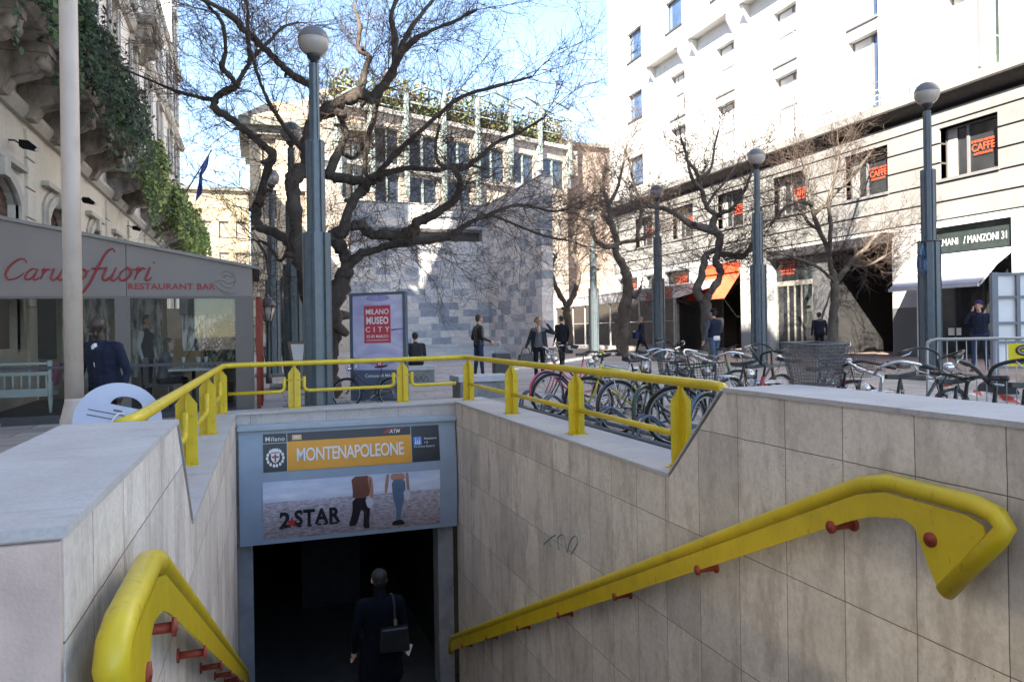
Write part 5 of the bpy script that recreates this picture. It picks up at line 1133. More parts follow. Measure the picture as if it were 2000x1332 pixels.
# ================================================================== people
def cloth(name, col, var=.15): return M('cloth_'+name, col, .95, var=var, scale=7, bump=.25, bscale=40, spec=.12)
SKIN = M('skin_light', (.50,.30,.22), .55, var=.08); SKIND = M('skin_dark', (.035,.022,.017), .5, var=.12)
HAIRB = M('hair_black', (.015,.012,.012), .6, var=.3, scale=30); HAIRN = M('hair_brown', (.07,.04,.025), .6, var=.3, scale=30); HAIRL = M('hair_fair', (.22,.13,.07), .6, var=.3, scale=30)
SHOE = M('dark_shoe', (.018,.016,.016), .5, var=.2); EYEM = M('eye_dark', (.02,.015,.012), .3, var=.1); LIP = M('lip_tone', (.28,.10,.085), .5, var=.1)
def person(label, loc, rz, top, legs, skin=SKIN, hair=None, H=1.75, shirt=None, lean=0, turn=0, nod=0, arms=None, stride=.0, lift=None, coat=0, bulk=1., seated=False, haircut='short', cap=None, shoes=SHOE, group='people on the plaza', face=True, glasses=False, sleeve=None, collar=False, hat_mat=None, vneck=None):
    """one continuous remeshed body in the person's own frame: x to their right, y forward; jointed limbs that taper"""
    t = thing('person', label, 'person', loc, rz, group); k = H/1.75
    seg = []                                          # a, b, ra, rb, material
    MT = [top, legs, skin, shirt or top, shoes, sleeve or top]
    V = lambda x, y, z: Vector((x, y, z))*k
    zp = .94 if not seated else .56
    Lr = Matrix.Rotation(-lean, 3, 'X')
    def T(x, y, z):                                   # torso point leaning about the pelvis
        q = Vector((x, y, z-.94)); q = Lr @ q; return V(q.x, q.y, q.z+zp)
    B = bulk
    def s_(a, b, ra, rb, mi): seg.append((a, b, ra*k, rb*k, mi))
    # torso
    for x in (-.065, .065): s_(T(x*B, 0, .95), T(x*B*.9, .005, 1.12), .115*B, .105*B, 0); s_(T(x*B*.9, .005, 1.12), T(x*1.2*B, .0, 1.33), .108*B, .112*B, 0)
    s_(T(0, .01, 1.0), T(0, .015, 1.34), .118*B, .12*B, 0)
    s_(T(-.155*B, -.01, 1.395), T(.155*B, -.01, 1.395), .067, .067, 0); s_(T(0, -.01, 1.40), T(0, .0, 1.45), .085, .065, 0)
    s_(T(0, -.005, 1.44), T(0, .012, 1.53), .056 if not collar else .074, .052 if not collar else .064, 2 if not collar else 0)
    if shirt: s_(T(0, .125*B, 1.20), T(0, .088*B, 1.42), .010, .038, 3)
    if vneck: s_(T(0, .10, 1.36), T(0, .06, 1.44), .045, .045, 2)
    s_(V(-.075*B, 0, zp-.02), V(.075*B, 0, zp-.02), .112*B, .112*B, 1 if not coat else 0)
    if coat:
        for x in (-.08, .08): s_(V(x*B, 0, zp), V(x*B*1.15, -.0, zp-coat), .122*B, .135*B, 0)
    # legs
    for sd in (-1, 1):
        hip = V(sd*.09, 0, zp-.03)
        if seated: knee = hip+V(sd*.03, .42, .0); ank = knee+V(0, .02, -.42)
        else:
            st_ = stride*sd; knee = hip+V(sd*.005, st_*.55+.02*abs(st_), -.43); ank = knee+V(0, st_*.55-.12*(1 if st_ < 0 else .1)*abs(stride)*2.2, -.42+.10*(abs(st_) if st_ < 0 else 0))
        s_(hip, knee, .088*min(B, 1.1), .060, 1); s_(knee, ank, .058, .043, 1); s_(ank, ank+V(sd*.02, .13, -.055), .043, .034, 4); s_(ank+V(0,-.04,-.03), ank+V(sd*.02, .17, -.062), .03, .026, 4)
    # arms: (elbow, wrist) in body frame for right (+x) and left (-x)
    arms = arms or {}
    for sd in (1, -1):
        el, wr = arms.get(sd, ((sd*.27, -.03, 1.12), (sd*.28, .06, .87)))
        sh = T(sd*.185*B, -.01, 1.385); el = T(*el); wr = T(*wr)
        s_(sh, el, .060*min(1.15, B), .048, 5); s_(el, wr, .047, .034, 5)
        d = (wr-el).normalized(); n_ = d.cross(Vector((1, 0, 0))); n_ = n_.normalized() if n_.length > .1 else Vector((0, 1, 0)); w_ = n_.cross(d)
        pc = wr+d*.055*k; s_(wr, pc, .027, .034, 2); s_(pc-n_*.018*k, pc+n_*.018*k, .024, .024, 2)
        for i, (o, ln) in enumerate(((-.030, .060), (-.010, .075), (.011, .072), (.031, .055))):
            b_ = pc+n_*o*k+d*.025*k; m_ = b_+d*ln*.55*k+w_*.010*k*sd; s_(b_, m_, .0095, .0085, 2); s_(m_, m_+d*ln*.4*k+w_*.022*k*sd, .0085, .0075, 2)
        th0 = pc-n_*.03*k-d*.02*k; s_(th0, th0-n_*.022*k+d*.035*k+w_*.012*k*sd, .0115, .009, 2)
    # head
    hc = T(0, .03, 1.635); Q = Matrix.Rotation(turn, 3, 'Z') @ Matrix.Rotation(-nod-lean*.3, 3, 'X')
    hp = lambda x, y, z: hc+Q @ V(x, y, z)
    s_(hp(0, -.022, .025), hp(0, .012, .025), .083, .080, 2); s_(hp(0, .02, -.03), hp(0, .045, -.085), .062, .036, 2)
    s_(hp(0, .082, .012), hp(0, .108, -.022), .011, .016, 2); s_(hp(-.03, .07, -.07), hp(.03, .07, -.07), .018, .018, 2)
    for sd in (-1, 1): s_(hp(sd*.078, -.008, .015), hp(sd*.082, -.012, -.025), .018, .013, 2); s_(hp(sd*.03, .068, .04), hp(sd*.045, .06, .04), .014, .012, 2)
    mb = MB()
    for a, b, ra, rb, mi in seg:
        d = b-a; L_ = d.length; ax = d.normalized() if L_ > 1e-6 else Vector((0,0,1)); Qm = ax.to_track_quat('Z', 'Y').to_matrix(); prof = []
        for i in range(4): q = -math.pi/2+math.pi/2*i/4; prof.append((max(1e-3, ra*math.cos(q)), ra*math.sin(q)))
        prof.append((ra, 0)); prof.append((rb, L_))
        for i in range(1, 5): q = math.pi/2*i/4; prof.append((max(1e-3, rb*math.cos(q)), L_+rb*math.sin(q)))
        mb.lathe(prof, a, 10, 0, True, Qm)
    o = mb.build('tmp', [top], None); md = o.modifiers.new('r', 'REMESH'); md.mode = 'VOXEL'; md.voxel_size = .0115
    dg = bpy.context.evaluated_depsgraph_get(); me = bpy.data.meshes.new_from_object(o.evaluated_get(dg)); me0 = o.data; bpy.data.objects.remove(o); bpy.data.meshes.remove(me0)
    bm = bmesh.new(); bm.from_mesh(me)
    for _ in range(2): bmesh.ops.smooth_vert(bm, verts=bm.verts, factor=.5, use_axis_x=True, use_axis_y=True, use_axis_z=True)
    for v in bm.verts:                                # cloth folds
        if v.co.z < 1.40*k: v.co += v.normal*.006*mnoise.noise(Vector((v.co.x*14, v.co.y*14, v.co.z*22)))
    bm.to_mesh(me); bm.free()
    me.materials.clear()
    for x in MT: me.materials.append(x)
    import numpy as np
    n = len(me.polygons); c = np.empty(n*3, 'f'); me.polygons.foreach_get('center', c); c = c.reshape(-1, 3); best = np.full(n, 9e9); mi_ = np.zeros(n, 'i')
    for a, b, ra, rb, mi in seg:
        a_ = np.array(a); d = np.array(b)-a_; L2 = max(1e-9, float(d@d)); tt = np.clip(((c-a_)@d)/L2, 0, 1); ds = np.linalg.norm(c-(a_+tt[:, None]*d), axis=1)-(ra+(rb-ra)*tt)
        w_ = ds < best; best[w_] = ds[w_]; mi_[w_] = mi
    me.polygons.foreach_set('material_index', mi_); me.polygons.foreach_set('use_smooth', np.ones(n, bool)); me.name = 'body'
    bo = bpy.data.objects.new('body', me); C.objects.link(bo); bo.parent = t
    def part(nm, mat, fn): m_ = MB(); fn(m_); p_ = m_.build(nm, mat, t, local=True); return p_
    if hair and haircut != 'none':
        def hf(m_):
            m_.ball(hp(0, -.022, .040), .089*k, 24, 0, (.97, 1.05, .95), Q); m_.ball(hp(0, -.050, -.005), .072*k, 18, 0, (1.0, .85, 1.0), Q)
            if haircut == 'tied': m_.ball(hp(0, -.10, .07), .042*k, 10); m_.tube([hp(0, -.11, .07), hp(.02, -.15, .03), hp(.03, -.16, -.05)], [.03*k, .026*k, .008*k], 8); m_.ball(hp(-.05, .045, .075), .035*k, 8, 0, (1, .7, .6)); m_.ball(hp(.05, .045, .075), .035*k, 8, 0, (1, .7, .6))
            if haircut == 'long': m_.ball(hp(0, -.05, -.08), .085*k, 12, 0, (1.05, .6, 1.2))
        def hf2(m_):
            hf(m_); m_.v = [tuple(Vector(v)+(Vector(v)-hp(0,-.02,.02)).normalized()*k*(.010*mnoise.noise(Vector(v)*38)+.007*mnoise.noise(Vector(v)*90))) for v in m_.v]
        part('hair', hair, hf2)
    if cap == 'cap':
        part('cap', hat_mat, lambda m_: (m_.lathe([(.094*k, .0), (.096*k, .04*k), (.075*k, .085*k), (.03*k, .105*k), (.001, .108*k)], hp(0, -.015, .035), 16, 0, True, Q), m_.prism([hp(-.07, .06, .045), hp(.07, .06, .045), hp(.05, .16, .03), hp(-.05, .16, .03)], Q @ V(0, 0, .01))))
    if cap == 'beanie':
        part('beanie', hat_mat, lambda m_: (m_.lathe([(.096*k, 0), (.099*k, .035*k), (.095*k, .04*k), (.092*k, .075*k), (.06*k, .12*k), (.001, .135*k)], hp(0, -.015, .03), 16, 0, True, Q)))
    if cap == 'hood':
        part('hood', hat_mat, lambda m_: m_.ball(T(0, -.09, 1.44), .115*k, 12, 0, (1.15, .75, .6)))
    if face:
        part('eyes', EYEM, lambda m_: [m_.ball(hp(sd*.031, .088, .022), .0095*k, 8) for sd in (-1, 1)])
        part('mouth', LIP, lambda m_: m_.tube([hp(-.02, .094, -.058), hp(0, .099, -.057), hp(.02, .094, -.058)], .005*k, 6))
    if glasses:
        part('sunglasses', EYEM, lambda m_: ([m_.ball(hp(sd*.033, .092, .022), .024*k, 10, 0, (1, .35, .75), Q) for sd in (-1, 1)], m_.tube([hp(-.085, -.01, .03), hp(-.075, .07, .028), hp(.075, .07, .028), hp(.085, -.01, .03)], .005*k, 5)))
    return t
NAVY = cloth('navy', (.02,.024,.042)); BLACKC = cloth('black', (.014,.014,.016)); GREYC = cloth('mid_grey', (.13,.13,.145)); DENIM = cloth('denim', (.07,.10,.16)); DENIMD = cloth('dark_denim', (.035,.05,.085)); WHITEC = cloth('white', (.62,.62,.63), .05)
CHAR = cloth('charcoal', (.035,.035,.04)); BROWNC = cloth('brown_grey', (.07,.06,.055)); LEATH = M('black_leather', (.014,.013,.013), .38, var=.25, scale=8, bump=.2, bscale=30)
gl = lambda px, py: (lambda q: (q.x, q.y, gz(q.x)))(PG(px, py))
# man with the suitcase, in profile looking right
p = gl(936, 741)
person('man in a black leather jacket and sunglasses holding the handle of a tall suitcase', p, R(-78), LEATH, DENIMD, hair=HAIRN, H=1.80, shirt=cloth('pale_pink', (.55,.45,.43)), glasses=True, nod=-.02, arms={1: ((.25,-.02,1.12), (.16,.27,1.02)), -1: ((-.25,-.06,1.12), (-.2,.12,.95))}, stride=.06)
sc_ = thing('suitcase', 'tall dark grey trolley suitcase beside the man in the leather jacket', 'suitcase', (p[0]+.62, p[1]-.12, p[2]))
m = MB(); x, y, z = p[0]+.62, p[1]-.12, p[2]
m.box((x-.24, y-.15, z+.06), (x+.24, y+.15, z+.72)); m.build('case', M('ribbed_grey_case', (.05,.05,.055), .5, var=.15), sc_, bevel=.03)
m = MB(); [m.box((x-.22+i*.055, y-.158, z+.1), (x-.195+i*.055, y-.149, z+.68)) for i in range(8)]; m.build('ribs', M('case_rib', (.07,.07,.075), .5), sc_)
m = MB(); m.tube([(x-.17, y+.05, z+.7), (x-.17, y+.05, z+1.02), (x-.02, y+.05, z+1.02), (x-.02, y+.05, z+.7)], .011, 6); m.build('handle', M('bright_metal', (.6,.6,.62), .3, metal=.8), sc_)
for dx in (-.19, .19):
    m = MB(); m.tube([(x+dx, y-.12, z+.03), (x+dx, y-.06, z+.03)], .03, 10); m.build('wheel', DFR, sc_)
# woman walking towards the stairs
p = gl(1054, 747)
person('woman in grey top and dark cardigan lifting a hand to her tied hair', p, R(162), GREYC, BLACKC, hair=HAIRL, H=1.68, haircut='tied', turn=R(32), vneck=True, arms={-1: ((-.40,.06,1.30), (-.22,.06,1.54)), 1: ((.27,-.02,1.13), (.36,.06,.92))}, stride=.22, sleeve=CHAR, bulk=.93)
ww = [o for o in bpy.data.objects if o.name.startswith('person')][-1]
m = MB()
for sd in (-1, 1):
    vs = [(sd*.07,.115,1.34),(sd*.17,.02,1.37),(sd*.2,-.06,1.2),(sd*.2,-.08,.8),(sd*.24,.02,.76),(sd*.2,.10,.78),(sd*.13,.135,.95)]
    m.prism([Vector(v)*.96 for v in vs], (sd*.012, .012, 0))
m.box((-.17, -.145, .8), (.17, -.115, 1.36)); m.build('cardigan', CHAR, ww, local=True)
hb = thing('handbag', 'black leather handbag hanging from the walking woman\'s hand', 'handbag', (p[0]-.42, p[1]-.1, p[2]+.45))
x, y, z = p[0]-.40, p[1]-.10, p[2]+.46
m = MB(); m.prism([(x-.22, y-.07, z), (x+.22, y-.07, z), (x+.17, y-.05, z+.27), (x-.17, y-.05, z+.27)], (0, .14, 0)); m.build('bag_body', LEATH, hb, bevel=.02)
m = MB(); m.tube(smooth_path([(x-.13, y, z+.26), (x-.08, y, z+.40), (x, y, z+.45), (x+.08, y, z+.40), (x+.13, y, z+.26)], 4), .012, 6); m.build('handle', LEATH, hb)
p = gl(1098, 716); person('man in a black padded jacket seen from behind by the small tree', p, R(15), BLACKC, BLACKC, hair=HAIRB, H=1.78, bulk=1.18, stride=.05, face=False)
p = gl(1254, 693); person('bald man in a dark coat walking left past the café pavilion', p, R(72), NAVY, BLACKC, H=1.76, coat=.28, stride=.26, bulk=1.08, shirt=cloth('ochre_scarf', (.35,.25,.08)), arms={-1: ((-.25,.06,1.12), (-.2,.28,1.08)), 1: ((.26,.05,1.12), (.2,.28,.98))})
bb = thing('shoulder_bag', 'dark blue bag carried by the bald man in the coat', 'bag', (p[0]-.3, p[1], p[2]+.8)); m = MB(); m.box((p[0]-.42, p[1]-.2, p[2]+.75), (p[0]-.22, p[1]+.15, p[2]+1.08)); m.build('bag_body', cloth('blue_bag', (.03,.04,.10)), bb, bevel=.03); m = MB(); m.tube([(p[0]-.32, p[1]-.15, p[2]+1.06), (p[0]-.15, p[1]-.1, p[2]+1.45)], .012, 6); m.build('strap', BLACKC, bb)
p = gl(1396, 726); person('man in a dark cap and navy vest with white shirt tail walking away', p, R(6), NAVY, DENIM, hair=HAIRB, H=1.80, cap='cap', hat_mat=BLACKC, stride=.12, bulk=1.08, sleeve=cloth('grey_blue_sleeve', (.07,.08,.10)), face=False, arms={-1: ((-.30,-.02,1.12), (-.34,.02,.88)), 1: ((.27,.04,1.12), (.22,.2,1.0))}, nod=-.15)
pw = [o for o in bpy.data.objects if o.name.startswith('person')][-1]
m = MB(); m.lathe([(.128,.90),(.142,.93),(.138,1.02),(.12,1.03)], (0, -.005, 0), 20); bo = m.build('shirt_tail', WHITEC, pw, local=True); bo.scale = (1.32, .98, 1)
p = gl(1601, 698); person('person in a dark blue hooded jacket standing behind the slim tree', p, R(-20), NAVY, BLACKC, hair=HAIRB, H=1.70, cap='hood', hat_mat=cloth('fur_grey', (.14,.12,.11)), bulk=1.15, face=False)
p = gl(1914, 724); person('person in a purple beanie and dark jacket on the phone behind the barrier', p, R(118), NAVY, DENIMD, H=1.78, cap='beanie', hat_mat=cloth('purple_knit', (.045,.03,.10)), bulk=1.18, stride=.24, arms={1: ((.28,.14,1.22), (.13,.16,1.50)), -1: ((-.3,-.06,1.12), (-.28,.08,.9))})
p = gl(656, 706); person('person in a pale blue top half hidden beside the poster stand', p, R(200), cloth('pale_blue', (.42,.50,.60)), BLACKC, hair=HAIRN, H=1.70, stride=.1)
# stone seats and the man sitting
STN = M('grey_seat_stone', (.20,.205,.21), .8, var=.2, scale=5, bump=.3, dirt=((.08,.08,.085), 5, .5, .6)); STNT = M('pale_seat_top', (.40,.41,.43), .75, var=.1, scale=4)
def seat(c, w_, d_, lab):
    t = thing('stone_bench', lab, 'bench', (c[0], c[1], gz(c[0])), 0, 'stone seats'); x, y, z = c[0], c[1], gz(c[0])
    m = MB(); m.box((x-w_/2+.05, y-d_/2+.05, z), (x+w_/2-.05, y+d_/2-.05, z+.34)); m.build('base', STN, t)
    m = MB(); m.box((x-w_/2, y-d_/2, z+.34), (x+w_/2, y+d_/2, z+.46)); m.build('seat', STNT, t, bevel=.012)
q = PG(822, 748); seat((q.x, q.y+.35), .85, .8, 'grey stone seat with scribbles under the sitting man')
person('man in a dark hooded jacket sitting on the stone seat with his back turned', (q.x-.05, q.y+.35, gz(q.x)), R(3), CHAR, BLACKC, hair=HAIRB, H=1.72, seated=True, bulk=1.15, nod=.1, face=False, arms={1: ((.27,.05,1.1), (.16,.3,.98)), -1: ((-.27,.05,1.1), (-.16,.3,.98))}, lean=.08)
m = MB(); m.tube(smooth_path([(q.x-.2+.05*i, q.y-.062, .16+.08*math.sin(i*2.1)) for i in range(9)], 3), .006, 4); tag(m.build('graffiti', DARK, loc=(q.x, q.y-.06, .1)), 'black scribble on the stone seat of the sitting man', 'graffiti')
q = PG(948, 778); seat((q.x, q.y+.3), 1.15, .75, 'low stone slab seat behind the railing corner post')
# man in a blazer by the pavilion
t9 = PY(208, 760, 9.4); person('dark skinned man in a navy blazer bending just right of the cream pole', (t9.x, t9.y, gz(t9.x)), R(150), NAVY, BLACKC, skin=SKIND, H=1.66, lean=.16, nod=.25, turn=R(-10), shirt=WHITEC, bulk=1.12, arms={-1: ((-.29,-.02,1.10), (-.26,.10,.86)), 1: ((.27,.05,1.12), (.15,.25,.95))})
# man going down the stairs
ys_ = 10.3; zs_ = -.62-(ys_-3.0)*4.2/9.7-.07; q = PY(741, 1118, ys_)
person('man in a dark blue coat seen from behind going down the stairs', (q.x, ys_, zs_), R(2), cloth('dark_blue_coat', (.004,.006,.010)), BLACKC, hair=HAIRB, H=1.0*(q.z+.02-zs_)/1.735*1.75 if q.z-zs_ > 1 else 1.75, coat=.35, bulk=1.12, stride=.10, face=False, collar=True, group='people on the plaza')
zb_ = q.z-.95
bg_ = thing('satchel', 'dark shoulder bag with a long strap on the man going downstairs', 'bag', (q.x+.14, ys_-.2, zb_))
m = MB(); m.prism([(q.x-.05, ys_-.32, zb_), (q.x+.34, ys_-.32, zb_-.02), (q.x+.32, ys_-.32, zb_+.30), (q.x-.03, ys_-.32, zb_+.30)], (0, .12, 0)); m.build('bag_body', LEATH, bg_, bevel=.02)
m = MB(); m.tube(smooth_path([(q.x+.16, ys_-.24, zb_+.3), (q.x+.165, ys_-.18, zb_+.45), (q.x+.165, ys_-.14, zb_+.58), (q.x+.15, ys_-.02, zb_+.655), (q.x+.10, ys_+.1, zb_+.55)], 4), .016, 6); m.build('strap', LEATH, bg_)
m = MB(); m.box((q.x+.14, ys_-.262, zb_+.32), (q.x+.18, ys_-.25, zb_+.40)); m.build('buckle', M('brass_buckle', (.55,.45,.25), .3, metal=.8), bg_)
m = MB(); m.prism([(q.x+.33, ys_-.28, zb_-.10), (q.x+.38, ys_-.28, zb_+.04), (q.x+.35, ys_-.28, zb_+.06), (q.x+.29, ys_-.28, zb_-.06)], (0, .006, 0)); tag(m.build('paper', WHT, loc=(q.x+.33, ys_-.28, zb_)), 'folded white paper sticking out beside the dark satchel on the stairs', 'paper')
# guests and waiters inside the pavilion
person('waiter in dark waistcoat and white shirt standing inside the pavilion window', (-2.12, 17.2, .06), R(-110), BLACKC, BLACKC, hair=HAIRB, H=1.78, sleeve=WHITEC, shirt=WHITEC, group='people in the pavilion')
person('guest in dark suit standing inside the pavilion by the bark print panel', (-3.1, 17.6, .06), R(-60), BLACKC, BLACKC, hair=HAIRB, H=1.75, shirt=WHITEC, group='people in the pavilion')
person('seated diner in grey and white top at the pavilion table by the glass', (-1.68, 15.75, .06), R(-85), GREYC, BLACKC, hair=HAIRN, H=1.68, haircut='long', seated=True, lean=.15, shirt=WHITEC, arms={1: ((.24,.12,1.08), (.12,.35,1.06)), -1: ((-.24,.12,1.08), (-.10,.34,1.12))}, group='people in the pavilion')
ch = thing('chair', 'dark chair under the seated diner in the pavilion', 'chair', (-1.72, 15.75, .06))
m = MB(); m.box((-1.95, 15.53, .46), (-1.5, 15.97, .51)); m.build('seat', DFR, ch)
m = MB(); m.box((-1.98, 15.53, .51), (-1.94, 15.97, 1.0)); m.build('backrest', DFR, ch)
for dx in (-1.93, -1.53):
    for dy in (15.56, 15.94): m = MB(); m.tube([(dx, dy, .06), (dx, dy, .47)], .016, 6); m.build('leg', DFR, ch)
# ================================================================== bicycles
CHR = M('chrome', (.58,.59,.6), .22, metal=.9, var=.1); TYRE = M('tyre_rubber', (.018,.018,.018), .8, var=.2); ALU = M('dull_alloy', (.38,.38,.39), .35, metal=.6); SADB = M('black_saddle', (.02,.02,.022), .5, var=.2); CORK = M('cork_grip', (.42,.32,.22), .8, var=.15)
def mesh_mat():
    t = NT('fine_wire_mesh'); tr = t.n('ShaderNodeBsdfTransparent'); mx = t.n('ShaderNodeMixShader'); mx.inputs[0].default_value = .42; t.fin((.10,.10,.105), .5, .3)
    t.l(tr.outputs[0], mx.inputs[1]); t.l(t.b.outputs[0], mx.inputs[2]); t.l(mx.outputs[0], t.t.nodes['Material Output'].inputs[0]); return t.m
MESHM = mesh_mat()
def bicycle(label, x, y, rz, col, style='city', hb='swept', basket=None, grip=SADB, light=True, rack=True, bar=None, lean=.0, steer=0., sc=1., saddle=SADB, guard=None, big_basket=False):
    z0 = gz(x); t = thing('bicycle', label, 'bicycle', (x, y, z0), rz, 'bicycles parked round the stairwell')
    paint = M('bike_'+''.join(ch for ch in str(col) if ch.isdigit()), col, .35, var=.08, coat=.3); gmat = guard or paint; r_ = .335
    TL = Matrix.Rotation(lean, 3, 'X')
    def bl(mb, nm, mt, par=t):
        mb.v = [tuple((TL @ Vector(p))*sc) for p in mb.v]; return mb.build(nm, mt, par, local=True)
    SQ = Matrix.Rotation(steer, 3, 'Z'); hd = Vector((.42, 0, .62))
    def st(p): q = Vector(p)-hd; q = SQ @ q; return q+hd
    rear, front = Vector((-.52, 0, r_)), Vector((.56, 0, r_)); bb = Vector((-.08, 0, .28)); seat = Vector((-.24, 0, .80)); head = Vector((.37, 0, .82)); hlow = Vector((.42, 0, .62))
    for cen, stf in ((rear, False), (front, True)):
        f = st if stf else (lambda p: Vector(p))
        m = MB(); m.tube([f(cen+Vector((r_*math.cos(q), 0, r_*math.sin(q)))) for q in [2*math.pi*i/28 for i in range(29)]], .019, 7, 0, False); w_ = bl(m, 'wheel', TYRE)
        m = MB(); rr = r_-.026; m.tube([f(cen+Vector((rr*math.cos(q), 0, rr*math.sin(q)))) for q in [2*math.pi*i/28 for i in range(29)]], .0095, 5, 0, False); bl(m, 'rim', ALU, w_)
        m = MB()
        for i in range(20): q = 2*math.pi*i/20; s2 = .02*(1 if i % 2 else -1); m.tube([f(cen+Vector((.02*math.cos(q+.5), s2, .02*math.sin(q+.5)))), f(cen+Vector((rr*math.cos(q), 0, rr*math.sin(q))))], .0022, 3, 0, False)
        m.tube([f(cen+Vector((0,-.05,0))), f(cen+Vector((0,.05,0)))], .018, 8); bl(m, 'spokes', CHR, w_)
    m = MB()
    if style == 'city': m.tube(smooth_path([hlow, Vector((.18,0,.40)), bb], 4), .019, 8); m.tube(smooth_path([head, Vector((.12,0,.56)), Vector((-.15,0,.50))], 4), .017, 8)
    else: m.tube([hlow, bb], .018, 8); m.tube([head, Vector((-.21,0,.72))], .016, 8)
    m.tube([bb, seat], .016, 8); m.tube([head+Vector((-.01,0,.05)), hlow], .021, 8)
    for s2 in (-1, 1): m.tube([bb+Vector((0,.03*s2,0)), rear+Vector((0,.055*s2,0))], .010, 6); m.tube([Vector((-.205,.02*s2,.70)), rear+Vector((0,.055*s2,0))], .009, 6)
    bl(m, 'frame', paint)
    m = MB()
    for s2 in (-1, 1): m.tube([st(hlow+Vector((0,.045*s2,0))), st(Vector((.46,.05*s2,.50))), st(front+Vector((0,.055*s2,0)))], .011, 6)
    m.tube([st(hlow+Vector((0,-.045,0))), st(hlow+Vector((0,.045,0)))], .014, 6); bl(m, 'fork', paint)
    m = MB(); top = Vector((.34, 0, .98)); m.tube([head, top, top+Vector((.05,0,.02))], .013, 8); tp = top+Vector((.05,0,.02)); hp_ = []
    for s2 in (-1, 1):
        if hb == 'swept': pts = [tp, tp+Vector((.06,.10*s2,.05)), tp+Vector((.02,.22*s2,.09)), tp+Vector((-.10,.28*s2,.07)), tp+Vector((-.24,.30*s2,.04))]
        elif hb == 'flat': pts = [tp, tp+Vector((.0,.15*s2,.02)), tp+Vector((-.03,.32*s2,.02))]
        else: pts = [tp, tp+Vector((.03,.08*s2,.10)), tp+Vector((-.02,.24*s2,.14)), tp+Vector((-.12,.31*s2,.12))]
        hp_.append([st(p) for p in pts]); m.tube(smooth_path([st(p) for p in pts], 4), .012, 8)
    hbar = bl(m, 'handlebar', bar or (CHR if hb != 'flat' else SADB))
    for q in hp_:
        a, b = q[-2], q[-1]; d = (b-a).normalized(); m = MB(); m.tube([b-d*.11, b+d*.015], .018, 8); bl(m, 'grip', grip, hbar)
        m = MB(); m.tube([b-d*.14+Vector((.02,0,-.01)), b-d*.09+Vector((.05,0,-.035)), b+d*.02+Vector((.05,0,-.04))], .007, 5); bl(m, 'brake_lever', CHR, hbar)
    m = MB(); m.tube(smooth_path([st(tp+Vector((.03,.12,.03))), st(tp+Vector((.18,.06,.02))), st(tp+Vector((.16,.0,-.2))), st(Vector((.46,.02,.55)))], 4), .0035, 4); m.tube(smooth_path([st(tp+Vector((.03,-.12,.03))), st(tp+Vector((.16,-.07,.06))), st(tp+Vector((.12,-.02,-.2))), Vector((.3,0,.6))], 4), .0035, 4); bl(m, 'cables', SADB)
    if light: m = MB(); Qy = Matrix.Rotation(R(90), 3, 'Y'); m.lathe([(.015,0),(.04,.03),(.052,.07),(.052,.085),(.001,.095)], st(tp+Vector((.06,0,-.10))), 12, 0, True, SQ @ Qy); bl(m, 'headlight', CHR)
    m = MB(); sp = seat+Vector((-.02,0,.10)); m.tube([seat, sp], .013, 8); m.prism([sp+Vector(v) for v in ((.16,.014,.015),(.05,.026,.012),(-.04,.062,.022),(-.10,.075,.04),(-.125,.045,.05),(-.125,-.045,.05),(-.10,-.075,.04),(-.04,-.062,.022),(.05,-.026,.012),(.16,-.014,.015))], (0,0,.040)); s_ = bl(m, 'saddle', saddle); b_ = s_.modifiers.new('r', 'BEVEL'); b_.width = .012; b_.segments = 2
    for cen, a0, a1, stf in ((rear, 20, 200, False), (front, -20, 130, True)):
        f = st if stf else (lambda p: Vector(p)); m = MB(); n = 12; vs = []; fs = []
        for i in range(n+1):
            q = R(lerp(a0, a1, i/n))
            for yy, dr in ((-.028,-.012),(-.012,.0),(.012,.0),(.028,-.012)): rr2 = r_+.032+dr; vs.append(f(cen+Vector((rr2*math.cos(q), yy, rr2*math.sin(q)))))
        for i in range(n):
            for j in range(3): fs.append((i*4+j, i*4+j+1, i*4+j+5, i*4+j+4))
        m.add(vs, fs, 0, True); bl(m, 'mudguard', gmat)
    m = MB(); m.tube([bb+Vector((0,-.06,0)), bb+Vector((0,.06,0))], .02, 8)
    for s2 in (-1, 1): e = bb+Vector((.12*s2,.075*s2,-.11*s2)); m.tube([bb+Vector((0,.07*s2,0)), e], .009, 6); m.box(tuple(e+Vector((-.04,min(0,.09*s2),-.012))), tuple(e+Vector((.04,max(0,.09*s2),.012))))
    m.tube([bb+Vector((.09*math.cos(q),-.05,.09*math.sin(q))) for q in [i*.5 for i in range(14)]], .006, 4); m.tube([bb+Vector((0,-.05,.09)), rear+Vector((0,-.05,.03))], .004, 4); m.tube([bb+Vector((0,-.05,-.09)), rear+Vector((0,-.05,-.03))], .004, 4); bl(m, 'crankset', ALU)
    if rack:
        m = MB()
        for yy in (-.06, 0, .06): m.tube([Vector((-.26,yy,.70)), Vector((-.72,yy,.71))], .006, 5)
        for xx in (-.32,-.5,-.72): m.tube([Vector((xx,-.06,.705)), Vector((xx,.06,.705))], .006, 5)
        for s2 in (-1, 1): m.tube([Vector((-.62,.06*s2,.70)), rear+Vector((0,.06*s2,.02))], .006, 5)
        bl(m, 'rear_rack', CHR)
